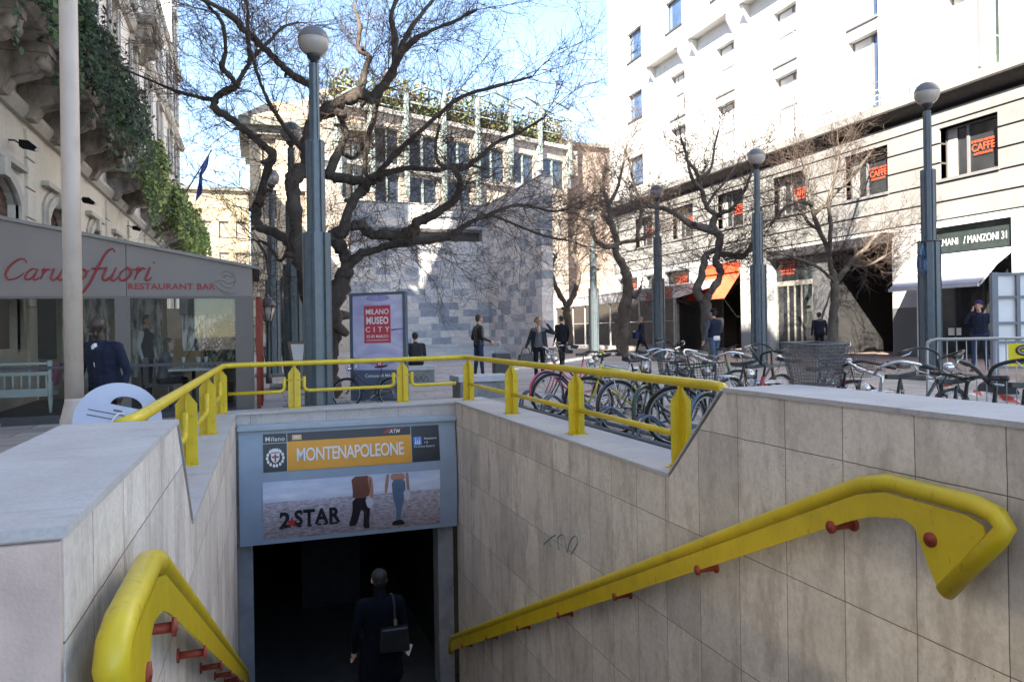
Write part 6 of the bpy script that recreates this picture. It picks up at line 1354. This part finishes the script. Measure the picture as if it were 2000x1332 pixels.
    if basket:
        bc = st(Vector((.60, 0, .72))); m = MB(); w0, w1, d0, d1, hh = .15, .20, .11, .15, .27; mt_ = basket; k = 9
        if big_basket: bc = st(Vector((.66, 0, .90))); w0, w1, d0, d1, hh = .14, .195, .12, .17, .33; k = 12
        def bp(u, v, z): s2 = z/hh; return bc+SQ @ Vector((u*lerp(d0,d1,s2), v*lerp(w0,w1,s2), z))
        for i in range(k+1):
            z = hh*i/k; m.tube([bp(-1,-1,z),bp(1,-1,z),bp(1,1,z),bp(-1,1,z),bp(-1,-1,z)], .006 if i == k else .0022, 4, 0, False)
        for i in range(11):
            u = -1+2*i/10
            for a, b in (((u,-1),(u,-1)),((u,1),(u,1)),((-1,u),(-1,u)),((1,u),(1,u))): m.tube([bp(a[0],a[1],0), bp(b[0],b[1],hh)], .0020, 3, 0, False)
            m.tube([bp(u,-1,0), bp(u,1,0)], .002, 3, 0, False)
        bk = bl(m, 'basket', mt_)
        if big_basket:
            m = MB()
            for a, b in (((-1,-1),(1,-1)),((1,-1),(1,1)),((1,1),(-1,1)),((-1,1),(-1,-1))): m.quad(bp(a[0],a[1],0), bp(b[0],b[1],0), bp(b[0],b[1],hh), bp(a[0],a[1],hh))
            m.quad(bp(-1,-1,0), bp(1,-1,0), bp(1,1,0), bp(-1,1,0)); bl(m, 'mesh', MESHM, bk)
    return t
BASK = M('black_wire_basket', (.02,.02,.022), .5); BASG = M('grey_mesh_basket', (.15,.15,.155), .5)
PI_ = math.pi
bicycle('pink bicycle with chrome handlebar at the far end of the bike row', 5.05, 11.9, PI_+.30, (.62,.07,.16), 'city', 'swept', None, SADB, lean=.06)
bicycle('black city bicycle beside the pink one', 4.95, 11.2, PI_-.22, (.02,.02,.022), 'city', 'up', None, SADB, bar=SADB, lean=-.08, steer=.3)
bicycle('silver bicycle with black flat handlebar in the far half of the row', 5.35, 10.75, PI_+.38, (.35,.36,.37), 'diamond', 'flat', None, SADB, rack=False, lean=.05)
bicycle('yellow and black bicycle with yellow grips', 5.0, 9.85, PI_-.10, (.55,.45,.02), 'diamond', 'flat', None, M('yellow_grip', (.62,.50,.02), .6), lean=.10, guard=TYRE, steer=-.25)
bicycle('black bicycle turned with its rear wheel to the wall between yellow and green ones', 5.0, 9.2, .22, (.03,.03,.035), 'city', 'swept', None, SADB, lean=-.06)
bicycle('dark green bicycle with its big front wheel against the railing', 4.85, 8.35, PI_+.50, (.02,.05,.035), 'city', 'swept', None, SADB, lean=.09, steer=.15)
bicycle('black bicycle with black wire basket and chrome headlight', 5.15, 7.75, PI_-.16, (.025,.025,.028), 'city', 'swept', BASK, M('olive_grip', (.14,.13,.08), .7), lean=-.05, steer=-.2)
bicycle('blue grey city bicycle with pale grips behind the last yellow post', 4.95, 7.0, PI_+.22, (.10,.13,.17), 'city', 'swept', BASK, M('pale_grip', (.35,.33,.25), .7), lean=.08, steer=.2)
bicycle('red bicycle half hidden behind the slanted end of the parapet', 5.1, 6.4, PI_-.12, (.35,.03,.03), 'city', 'up', None, SADB, bar=SADB, lean=-.05)
bicycle('bicycle with a large grey mesh basket standing above the parapet block', 4.86, 5.10, PI_+.06, (.06,.065,.07), 'city', 'swept', BASG, SADB, bar=SADB, lean=-.03, big_basket=True)
bicycle('silver bicycle with a swept chrome bar and dark bell', 4.75, 4.45, PI_-.20, (.40,.41,.42), 'city', 'swept', None, SADB, lean=.05, steer=.3)
bicycle('black mountain bicycle with flat bar and looping cables', 4.85, 3.95, PI_+.10, (.03,.03,.035), 'diamond', 'flat', None, SADB, rack=False, light=False, steer=-.25)
bicycle('dark bicycle with black curved bar nearest the viewer', 4.65, 3.45, PI_-.15, (.05,.06,.07), 'city', 'up', None, SADB, bar=SADB, light=False, lean=.05)
bicycle('bicycle with only its dark mudguard showing at the right edge', 4.95, 2.75, .3, (.04,.04,.045), 'city', 'swept', None, SADB, light=False, sc=.93)
bicycle('white bicycle in the outer row behind the pink one', 6.35, 11.5, .25, (.5,.5,.5), 'city', 'up', None, SADB, bar=SADB, lean=.05)
bicycle('green bicycle in the outer row with a dark swept bar', 6.5, 10.2, -.15, (.05,.12,.06), 'diamond', 'flat', None, SADB, lean=-.06)
bicycle('brown bicycle in the outer row behind the yellow one', 6.4, 8.9, .3, (.10,.05,.03), 'city', 'swept', None, CORK, bar=SADB, lean=.07)
bicycle('dark red bicycle in the outer row behind the wire baskets', 6.3, 7.6, -.2, (.16,.02,.02), 'city', 'up', BASK, SADB, bar=SADB, lean=-.05)
bicycle('black bicycle in the outer row behind the big mesh basket', 6.3, 6.1, .15, (.02,.02,.02), 'city', 'swept', None, SADB, bar=SADB, lean=.05)
bicycle('bicycle with cork grips leaning outside the left parapet block', -1.42, 4.45, R(-100), (.03,.03,.035), 'city', 'swept', None, CORK, lean=.03, sc=.97)
bicycle('small black folding bicycle parked at the foot of the nearest lamp', 2.0, 14.35, R(160), (.02,.02,.025), 'city', 'up', None, SADB, sc=.80, lean=.05)
# rack
rk = thing('bike_rack', 'blue grey tubular bike rack along the outside of the stairwell wall', 'bike rack', (4.2, 9, 0)); RKM = M('blue_grey_rack', (.12,.16,.21), .45, metal=.3, var=.15)
m = MB(); z0 = gz(4.2)
for x, z in ((4.10, .12), (4.62, .06)): m.tube([(x, 3.6, z0+z), (x, 12.5, z0+z)], .03, 8)
m.build('base_rails', RKM, rk)
for k in range(9):
    y = 3.9+1.0*k; m = MB()
    m.tube(smooth_path([(4.10, y-.05, z0+.12), (4.15, y-.05, z0+.30), (4.3, y-.05, z0+.36), (4.62, y-.05, z0+.08)], 4), .018, 6); m.tube(smooth_path([(4.10, y+.07, z0+.12), (4.15, y+.07, z0+.30), (4.3, y+.07, z0+.36), (4.62, y+.07, z0+.08)], 4), .018, 6); m.build('hoop', RKM, rk)
# ================================================================== cream pole, folded table, poster stand, menu stand, lantern, barrier, board
POLE = M('cream_pole_paint', (.50,.42,.36), .45, var=.10, scale=3, dirt=((.30,.22,.16), 6, .55, .5))
q = PY(145, 760, 7.9); po = thing('flag_pole', 'tall cream painted pole with flared foot at the left', 'pole', (q.x, q.y, gz(q.x)))
zf = .77
m = MB(); m.lathe([(.078, zf+.08), (.078, 3), (.072, 10)], (q.x, q.y, 0), 20); m.build('shaft', POLE, po)
m = MB(); m.lathe([(.12, -.05), (.12, zf-.10), (.112, zf-.08), (.080, zf+.06), (.078, zf+.09)], (q.x, q.y, 0), 20); m.build('base', POLE, po)
ft = thing('folded_table', 'folded white plastic round table leaning behind the left parapet block', 'table', (-2.2, 7.4, 0)); c0 = PY(231, 822, 7.35)
PLS = M('white_blue_plastic', (.46,.50,.62), .45, var=.04)
ex = Vector((.96, .05, -.26)).normalized(); ez = Vector((.25, .20, .95)); ez = (ez-ex*ez.dot(ex)).normalized(); en = ex.cross(ez)
D2 = lambda u, v, l=0: c0+ex*u+ez*v-en*l
ra_, rb_ = .345, .33
outer = [(ra_*math.cos(R(-90+360*i/48)), rb_*math.sin(R(-90+360*i/48))) for i in range(49)]
hole = [(.03+.13*math.cos(R(180*i/12)), .13+.09*math.sin(R(180*i/12))) for i in range(13)]
hole = hole + [(-.1, .13)][:0]
ring = outer[:24] + []                                  # keyhole polygon: outer loop, cut to the hole and back
kh = outer[:25] + [hole[6]] + [hole[i % 13] for i in range(7, 13)] + [hole[i] for i in range(0, 7)] + outer[24:48]
m = MB(); bmx = bmesh.new()
ov_ = [bmx.verts.new((u, v, 0)) for u, v in outer[:48]]; hv = [bmx.verts.new((u, v, 0)) for u, v in hole]
oe = [bmx.edges.new((ov_[i], ov_[(i+1) % 48])) for i in range(48)]; he = [bmx.edges.new((hv[i], hv[(i+1) % 13])) for i in range(13)]
bmesh.ops.triangle_fill(bmx, edges=oe+he, use_beauty=True); bmx.verts.index_update()
vv = [(v.co.x, v.co.y) for v in bmx.verts]; ff = [tuple(v.index for v in f.verts) for f in bmx.faces]; bmx.free()
nv = len(vv); m.add([D2(u, v, 0) for u, v in vv]+[D2(u, v, .03) for u, v in vv], ff+[tuple(i+nv for i in reversed(f)) for f in ff]+[(i, (i+1) % 48, nv+(i+1) % 48, nv+i) for i in range(48)]+[(48+i, 48+(i+1) % 13, nv+48+(i+1) % 13, nv+48+i) for i in range(13)])
m.build('tabletop', PLS, ft)
m = MB()
for v0 in (.045, .0): m.add([D2(-.25, v0, -.004), D2(.28, v0, -.004), D2(.28, v0+.008, -.004), D2(-.25, v0+.008, -.004)], [(0,1,2,3)])
m.add([D2(-.06,.075,-.004),D2(.01,.075,-.004),D2(.01,.09,-.004),D2(-.06,.09,-.004)], [(0,1,2,3)]); m.add([D2(-.1,-.05,-.004),D2(-.04,-.05,-.004),D2(-.04,-.035,-.004),D2(-.1,-.035,-.004)], [(0,1,2,3)]); m.add([D2(-.12,-.22,-.004),D2(-.04,-.20,-.004),D2(-.03,-.13,-.004)], [(0,1,2)])
m.build('slots', DFR, ft, fix=False)
m = MB(); m.tube(smooth_path([D2(.03,.07,-.012), D2(-.02,.05,-.016), D2(-.05,-.05,-.014), D2(-.055,-.2,-.012)], 4), .011, 6); m.build('strap', WHT, ft)
m = MB()
for u in (-.2, .2): m.tube([D2(u,.15,.045), D2(u*1.1,-.55,.045)], .014, 6)
m.build('leg_frame', ALU, ft)
# poster stand
PFR = M('blue_grey_frame', (.075,.10,.135), .5, var=.08)
A = Vector((1.86, 16.1, .02)); Bq = Vector((2.88, 15.35, .03)); ee = (Bq-A); Wd = math.hypot(ee.x, ee.y); ee.normalize(); nn = Vector((ee.y, -ee.x, 0)).normalized()
ps = thing('poster_stand', 'free standing museum poster in a blue grey frame behind the back railing', 'poster stand', tuple((A+Bq)/2))
zt0 = 2.20
def pbox(mb, u0, u1, z0, z1, d0, d1, mi=0):
    F_ = lambda u, d, z: A+ee*u+nn*d+Vector((0,0,z)); vs = [F_(u,d,z) for z in (z0,z1) for u,d in ((u0,d0),(u1,d0),(u1,d1),(u0,d1))]
    mb.add(vs, [(0,3,2,1),(4,5,6,7),(0,1,5,4),(1,2,6,5),(2,3,7,6),(3,0,4,7)], mi)
m = MB(); pbox(m, 0, .06, 0, zt0, -.06, .05); pbox(m, Wd-.06, Wd, 0, zt0, -.06, .05); pbox(m, .06, Wd-.06, zt0-.05, zt0, -.055, .045); pbox(m, .06, Wd-.06, .0, .30, -.055, .045); m.build('frame', PFR, ps)
def poster_mat():
    t = NT('lilac_poster_print'); p = t.pos(); w1 = t.noise(t.map(p, (.5,.5,.9)), 1.3, 3, .5); w2 = t.noise(p, 2.6, 4)
    c_ = t.ramp(w1, [(.35, (.36,.36,.56)), (.45, (.52,.51,.68)), (.52, (.44,.44,.62)), (.58, (.56,.56,.70)), (.7, (.40,.38,.60))]); return t.fin(t.mix(.12, c_, t.ramp(w2, [(.4,(.4,.35,.6)),(.6,(.75,.75,.82))])), .3)
PST = poster_mat()
m = MB(); pbox(m, .06, Wd-.06, .62, zt0-.05, .0, .02); pp = m.build('poster', PST, ps)
m = MB(); pbox(m, .06, Wd-.06, .30, .62, .0, .021); pbk = m.build('caption_strip', M('caption_blue', (.10,.13,.19), .5), ps)
PC = lambda u, z, d=.024: A+ee*u+nn*d+Vector((0,0,z)); um = Wd*.49
m = MB(); m.add([PC(um+.30*a, 1.55+.60*0+z, .0225) for a, z in ((-1.0,-.38),(1.0,-.38),(1.0,.38),(-1.0,.38))], [(0,1,2,3)]); rbx = m.build('red_panel', M('poster_red', (.52,.055,.08), .5, var=.04), pp, fix=False)
m = MB(); up_ = (0,0,1)
text_into(m, 'MILANO', .155, PC(um, 1.80), ee, up_, bold=.012, wscale=.90); text_into(m, 'MUSEO', .20, PC(um, 1.62), ee, up_, bold=.034, wscale=.74, spc=1.08); text_into(m, 'C I T Y', .15, PC(um, 1.44), ee, up_, bold=.01, wscale=1.05, spc=1.15); text_into(m, '03-05 MARZO', .085, PC(um, 1.30), ee, up_, bold=.004, wscale=.95)
m.add([PC(um+.25*a, 1.225+.006*b) for a, b in ((-1,-1),(1,-1),(1,1),(-1,1))], [(0,1,2,3)]); m.build('lettering', WHT, rbx)
m = MB(); rd = random.Random(8)
def disc(mb, u, z, rx, rz2, mi, d=.0222, n=24): mb.add([PC(u+rx*math.cos(2*math.pi*i/n), z+rz2*math.sin(2*math.pi*i/n), d) for i in range(n)], [tuple(range(n))], mi)
disc(m, um+.02, 2.08, .27, .065, 0); disc(m, um+.02, .82, .42, .10, 0, .0215); disc(m, um+.02, .86, .40, .09, 1, .0218)
for k in range(14): disc(m, rd.uniform(.15, Wd-.15), rd.choice((rd.uniform(2.0, 2.13), rd.uniform(.72, .9), rd.uniform(1., 2.))), .012, .012, 2, .0228, 8)
m.tube(smooth_path([PC(.12, 2.1), PC(.14, 1.85), PC(.3, 1.97), PC(.7, 1.93), PC(Wd-.1, 2.0)], 6), .005, 4, 3); m.tube(smooth_path([PC(.1, 1.1), PC(.16, .95), PC(.4, .78), PC(.8, .74), PC(Wd-.1, .86)], 6), .005, 4, 3); m.tube([PC(um+.32, 1.43), PC(Wd-.08, 1.46)], .02, 4, 0)
m.build('printed_pattern', [M('print_violet', (.30,.28,.52), .4), M('print_lilac', (.52,.50,.68), .4), WHT, M('print_grey_violet', (.36,.36,.55), .4)], pp, fix=False)
m = MB(); disc(m, um+.04, .74, .075, .075, 0, .0235); rdl = m.build('round_badge', bpy.data.materials['poster_red'], pp, fix=False)
m = MB(); text_into(m, 'MI', .07, PC(um+.04, .74, .027), ee, up_, bold=.03); m.build('badge_lettering', WHT, rdl)
m = MB(); text_into(m, 'Comune di Milano', .095, PC(um+.06, .50), ee, up_, bold=.008); m.build('lettering', WHT, pbk)
# menu stand
q = PG(585, 775); mn = thing('menu_stand', 'dark menu stand with a white sheet by the left lamp posts', 'menu stand', (q.x, q.y+.6, 0)); x, y = q.x, q.y+.6
m = MB(); m.tube([(x, y, 0), (x, y, .78)], .025, 8); m.box((x-.2, y-.15, 0), (x+.2, y+.15, .03)); m.build('post', DFR, mn)
Qm = Matrix.Rotation(R(-62), 3, 'X'); m = MB(); m.prism([Vector((x, y-.1, .98))+Qm.inverted() @ Vector(v) for v in ((-.14,-.30,0),(.14,-.30,0),(.22,.26,0),(-.22,.26,0))], Qm.inverted() @ Vector((0,0,.04))); m.build('board', M('menu_board_wood', (.16,.12,.10), .6), mn)
m = MB(); m.prism([Vector((x, y-.1, .98))+Qm.inverted() @ Vector(v) for v in ((-.10,-.22,.042),(.10,-.22,.042),(.15,.19,.042),(-.15,.19,.042))], Qm.inverted() @ Vector((0,0,.004))); m.build('menu_sheet', WHT, mn)
# old style lantern
ln = thing('lantern_post', 'old style black lantern with pale glass beside the pavilion corner', 'lantern', (.33, 23, 0)); x, y = .33, 23.; zl = 2.05
m = MB(); m.lathe([(.09,0),(.09,.2),(.045,.3),(.035,1.6),(.05,1.65),(.03,1.75),(.06,zl-.28)], (x, y, 0), 10); m.build('post', DFR, ln)
m = MB(); m.lathe([(.11, zl-.25), (.21, zl+.12)], (x, y, 0), 6); m.build('glass', M('lantern_pane', (.50,.46,.40), .2), ln)
m = MB(); m.lathe([(.25, zl+.13), (.24, zl+.17), (.13, zl+.36), (.06, zl+.40), (.03, zl+.5), (.001, zl+.56)], (x, y, 0), 6); m.lathe([(.12, zl-.29), (.12, zl-.25)], (x, y, 0), 6)
for k in range(6): a = k*math.pi/3; m.tube([(x+.11*math.cos(a), y+.11*math.sin(a), zl-.25), (x+.215*math.cos(a), y+.215*math.sin(a), zl+.13)], .012, 4)
m.build('cap', DFR, ln)
# barrier
GAL = M('galvanised_steel', (.36,.37,.38), .35, metal=.5, var=.12)
A2 = Vector((9.0, 8.45, gz(9))); B2 = Vector((10.9, 6.9, gz(10.9))); e2 = (B2-A2).normalized(); n2 = Vector((e2.y, -e2.x, 0)).normalized(); L2 = (B2-A2).length
br_ = thing('crowd_barrier', 'galvanised crowd barrier with a yellow sign at the right edge', 'barrier', tuple(A2))
BP = lambda u, z: A2+e2*u+Vector((0,0,z))
m = MB(); m.tube(smooth_path([BP(0,.0), BP(0,.5), BP(0,1.0), BP(.03,1.07), BP(.10,1.10), BP(.3,1.10), BP(L2-.3,1.10), BP(L2-.05,1.09), BP(L2,1.0), BP(L2,0)], 3), .021, 8); m.tube([BP(0,.14), BP(L2,.14)], .016, 8); m.build('frame', GAL, br_)
m = MB()
for k in range(19): u = .13+k*(L2-.2)/19; m.tube([BP(u,.14), BP(u,1.09)], .0075, 5)
m.build('bars', GAL, br_)
for u in (.25, L2-.25): m = MB(); m.tube([BP(u,.02)-n2*.3, BP(u,.05), BP(u,.02)+n2*.3], .018, 6); m.build('foot', GAL, br_)
SP = lambda u, z, d=.03: BP(u, z)+n2*d
if n2.y > 0: SP = lambda u, z, d=.03: BP(u, z)-n2*d
us = .98
m = MB(); m.prism([SP(us,.72), SP(us+.75,.72), SP(us+.75,1.03), SP(us,1.03)], SP(0,0,.01)-SP(0,0,0)); sgn_ = m.build('yellow_sign', M('sign_yellow', (.70,.58,.01), .5, var=.04), br_)
m = MB(); Sp = smooth_path([SP(us+x, z, .045) for x, z in ((.36,.98),(.2,.985),(.12,.96),(.12,.91),(.2,.885),(.30,.87),(.33,.82),(.28,.785),(.14,.785))], 5); m.tube(Sp, .030, 4); m.build('letter_s', DFR, sgn_)
m = MB(); m.tube([q+(SP(0,0,.02)-SP(0,0,0)) for q in Sp], .012, 4); m.build('letter_core', M('letter_grey', (.35,.35,.30), .5), sgn_)
m = MB(); m.prism([SP(us+.06,.755,.042), SP(us+.1,.755,.042), SP(us+.1,.80,.042), SP(us+.06,.80,.042)], SP(0,0,.004)-SP(0,0,0)); m.build('small_mark', M('sign_mark_red', (.55,.10,.06), .5), sgn_)
m = MB(); rd = random.Random(2); pts = [BP(.02,.55)]
for k in range(9): pts.append(A2+Vector((.2+.22*k, -.02*k+.1*math.sin(k*2.), .45-.05*k+.04*rd.random())))
vs = [];
for k, q in enumerate(pts): a = .05*math.sin(k*1.9); vs += [q+Vector((0,a,.04)), q-Vector((0,a,.04))]
m.add(vs, [(2*k,2*k+1,2*k+3,2*k+2) for k in range(len(pts)-1)]); 
def tape_mat():
    t = NT('red_white_tape'); p = t.pos(); s_ = t.n('ShaderNodeSeparateXYZ'); t.l(p, s_.inputs[0]); f = t.math('FRACT', t.math('MULTIPLY', t.math('ADD', s_.outputs[0], s_.outputs[2]), 2.6)); return t.fin(t.ramp(f, [(0,(.65,.62,.6)),(.5,(.55,.08,.05))], 'CONSTANT'), .5)
tag(m.build('barrier_tape', tape_mat(), loc=tuple(A2), fix=False), 'loose red and white tape trailing from the crowd barrier', 'tape')
# white board on rubber feet behind the barrier
q1 = PG(1938, 768); wb = thing('site_board', 'back of a white panel board in a grey steel grid behind the barrier', 'board', tuple(q1)); ax = Vector((.90, -.43, 0)).normalized()
W1 = lambda u, z, d=0: Vector((q1.x, q1.y, gz(q1.x)))+ax*u+Vector((ax.y, -ax.x, 0))*d+Vector((0,0,z))
def wbx(mb, u0, u1, z0, z1, d0, d1):
    vs = [W1(u,z,d) for z in (z0,z1) for u,d in ((u0,d0),(u1,d0),(u1,d1),(u0,d1))]; mb.add(vs, [(0,3,2,1),(4,5,6,7),(0,1,5,4),(1,2,6,5),(2,3,7,6),(3,0,4,7)])
m = MB(); wbx(m, .03, 2.0, .45, 2.14, -.03, -.01); m.build('white_panel', WHT, wb)
m = MB(); wbx(m, 0, .10, .05, 2.2, -.05, .06); [wbx(m, u, u+.06, .45, 2.14, -.009, .05) for u in (.42, .85, 1.3)]; [wbx(m, .101, 2.0, z, z+.05, -.008, .045) for z in (.45, .9, 1.25, 1.72, 2.14)]; m.build('steel_grid', M('grey_blue_grid', (.16,.18,.21), .5, var=.08), wb)
m = MB(); m.prism([W1(-.2,0,-.25), W1(.35,0,-.25), W1(.28,.16,-.25), W1(.08,.26,-.25), W1(-.1,.16,-.25)], (W1(0,0,.5)-W1(0,0,0))); m.build('rubber_foot', TYRE, wb)
# parked scooters and iron gate down the left street
def scooter(x, y, rz, lab, col):
    t = thing('parked_scooter', lab, 'scooter', (x, y, 0), rz, 'scooters down the left street'); pm_ = M('scooter_'+lab.split()[0], col, .3, var=.1)
    for xx in (-.6, .6): m = MB(); m.tube([(xx+.2*math.cos(q), 0, .23+.2*math.sin(q)) for q in [i*.45 for i in range(15)]], .06, 6); m.build('wheel', TYRE, t, local=True)
    m = MB(); m.prism([(-.75,-.15,.4),(-.1,-.15,.3),(.3,-.15,.28),(.48,-.15,.8),(.42,-.15,.85),(.22,-.15,.4),(-.1,-.15,.45),(-.15,-.15,.7),(-.75,-.15,.72)], (0,.3,0)); m.build('body', pm_, t, local=True, bevel=.03)
    m = MB(); m.box((-.75,-.13,.72), (-.12,.13,.82)); m.build('seat', SADB, t, local=True, bevel=.03)
    m = MB(); m.tube([(.45,0,.8),(.42,0,1.05)], .02, 6); m.tube([(.40,-.32,1.05),(.42,0,1.08),(.40,.32,1.05)], .016, 6); m.build('handlebar', CHR, t, local=True)
    m = MB(); m.prism([(.5,-.2,1.0),(.5,.2,1.0),(.42,.17,1.4),(.42,-.17,1.4)], (.008,0,.0)); m.build('windscreen', M('clear_screen', (.4,.45,.45), .1), t, local=True)
scooter(.35, 37, R(100), 'dark scooter parked beyond the lantern, nearer of two', (.03,.03,.035)); scooter(1.35, 38.5, R(80), 'silver scooter parked beyond the lantern next to a dark one', (.3,.3,.31))
ig = thing('iron_gate', 'scrolled iron gate in front of the cream palazzo at left', 'gate', (1.0, 53, 0)); m = MB()
for k in range(13): m.tube([(-.2+.2*k, 53, 0), (-.2+.2*k, 53, 2.6)], .02, 5)
for z in (.3, 1.1, 2.5): m.tube([(-.2, 53, z), (2.2, 53, z)], .025, 5)
m.build('bars', DFR, ig); m = MB()
for k in range(12):
    for j in range(6): m.tube([(-.1+.2*k+.085*math.cos(q), 52.98, 1.25+.22*j+.09*math.sin(q)) for q in [i*.7 for i in range(10)]], .014, 4)
m.build('scrollwork', DFR, ig)
# faint teal spray tag on the right wall
m = MB(); GRT = M('teal_spray', (.22,.31,.33), .9, var=.2, scale=30)
def tagstroke(pts): m.tube(smooth_path([(XR-.001, PX(x, y, XR).y, PX(x, y, XR).z) for x, y in pts], 4), .010, 4)
tagstroke([(1062,1062),(1078,1048),(1086,1044)]); tagstroke([(1092,1074),(1090,1050),(1100,1044),(1106,1062),(1108,1078),(1114,1056),(1124,1046),(1128,1060),(1116,1082)]); tagstroke([(1070,1056),(1076,1066)])
tag(m.build('spray_tag', GRT, loc=(XR, 8, -1)), 'faint teal spray tag on the right stairwell wall', 'graffiti')
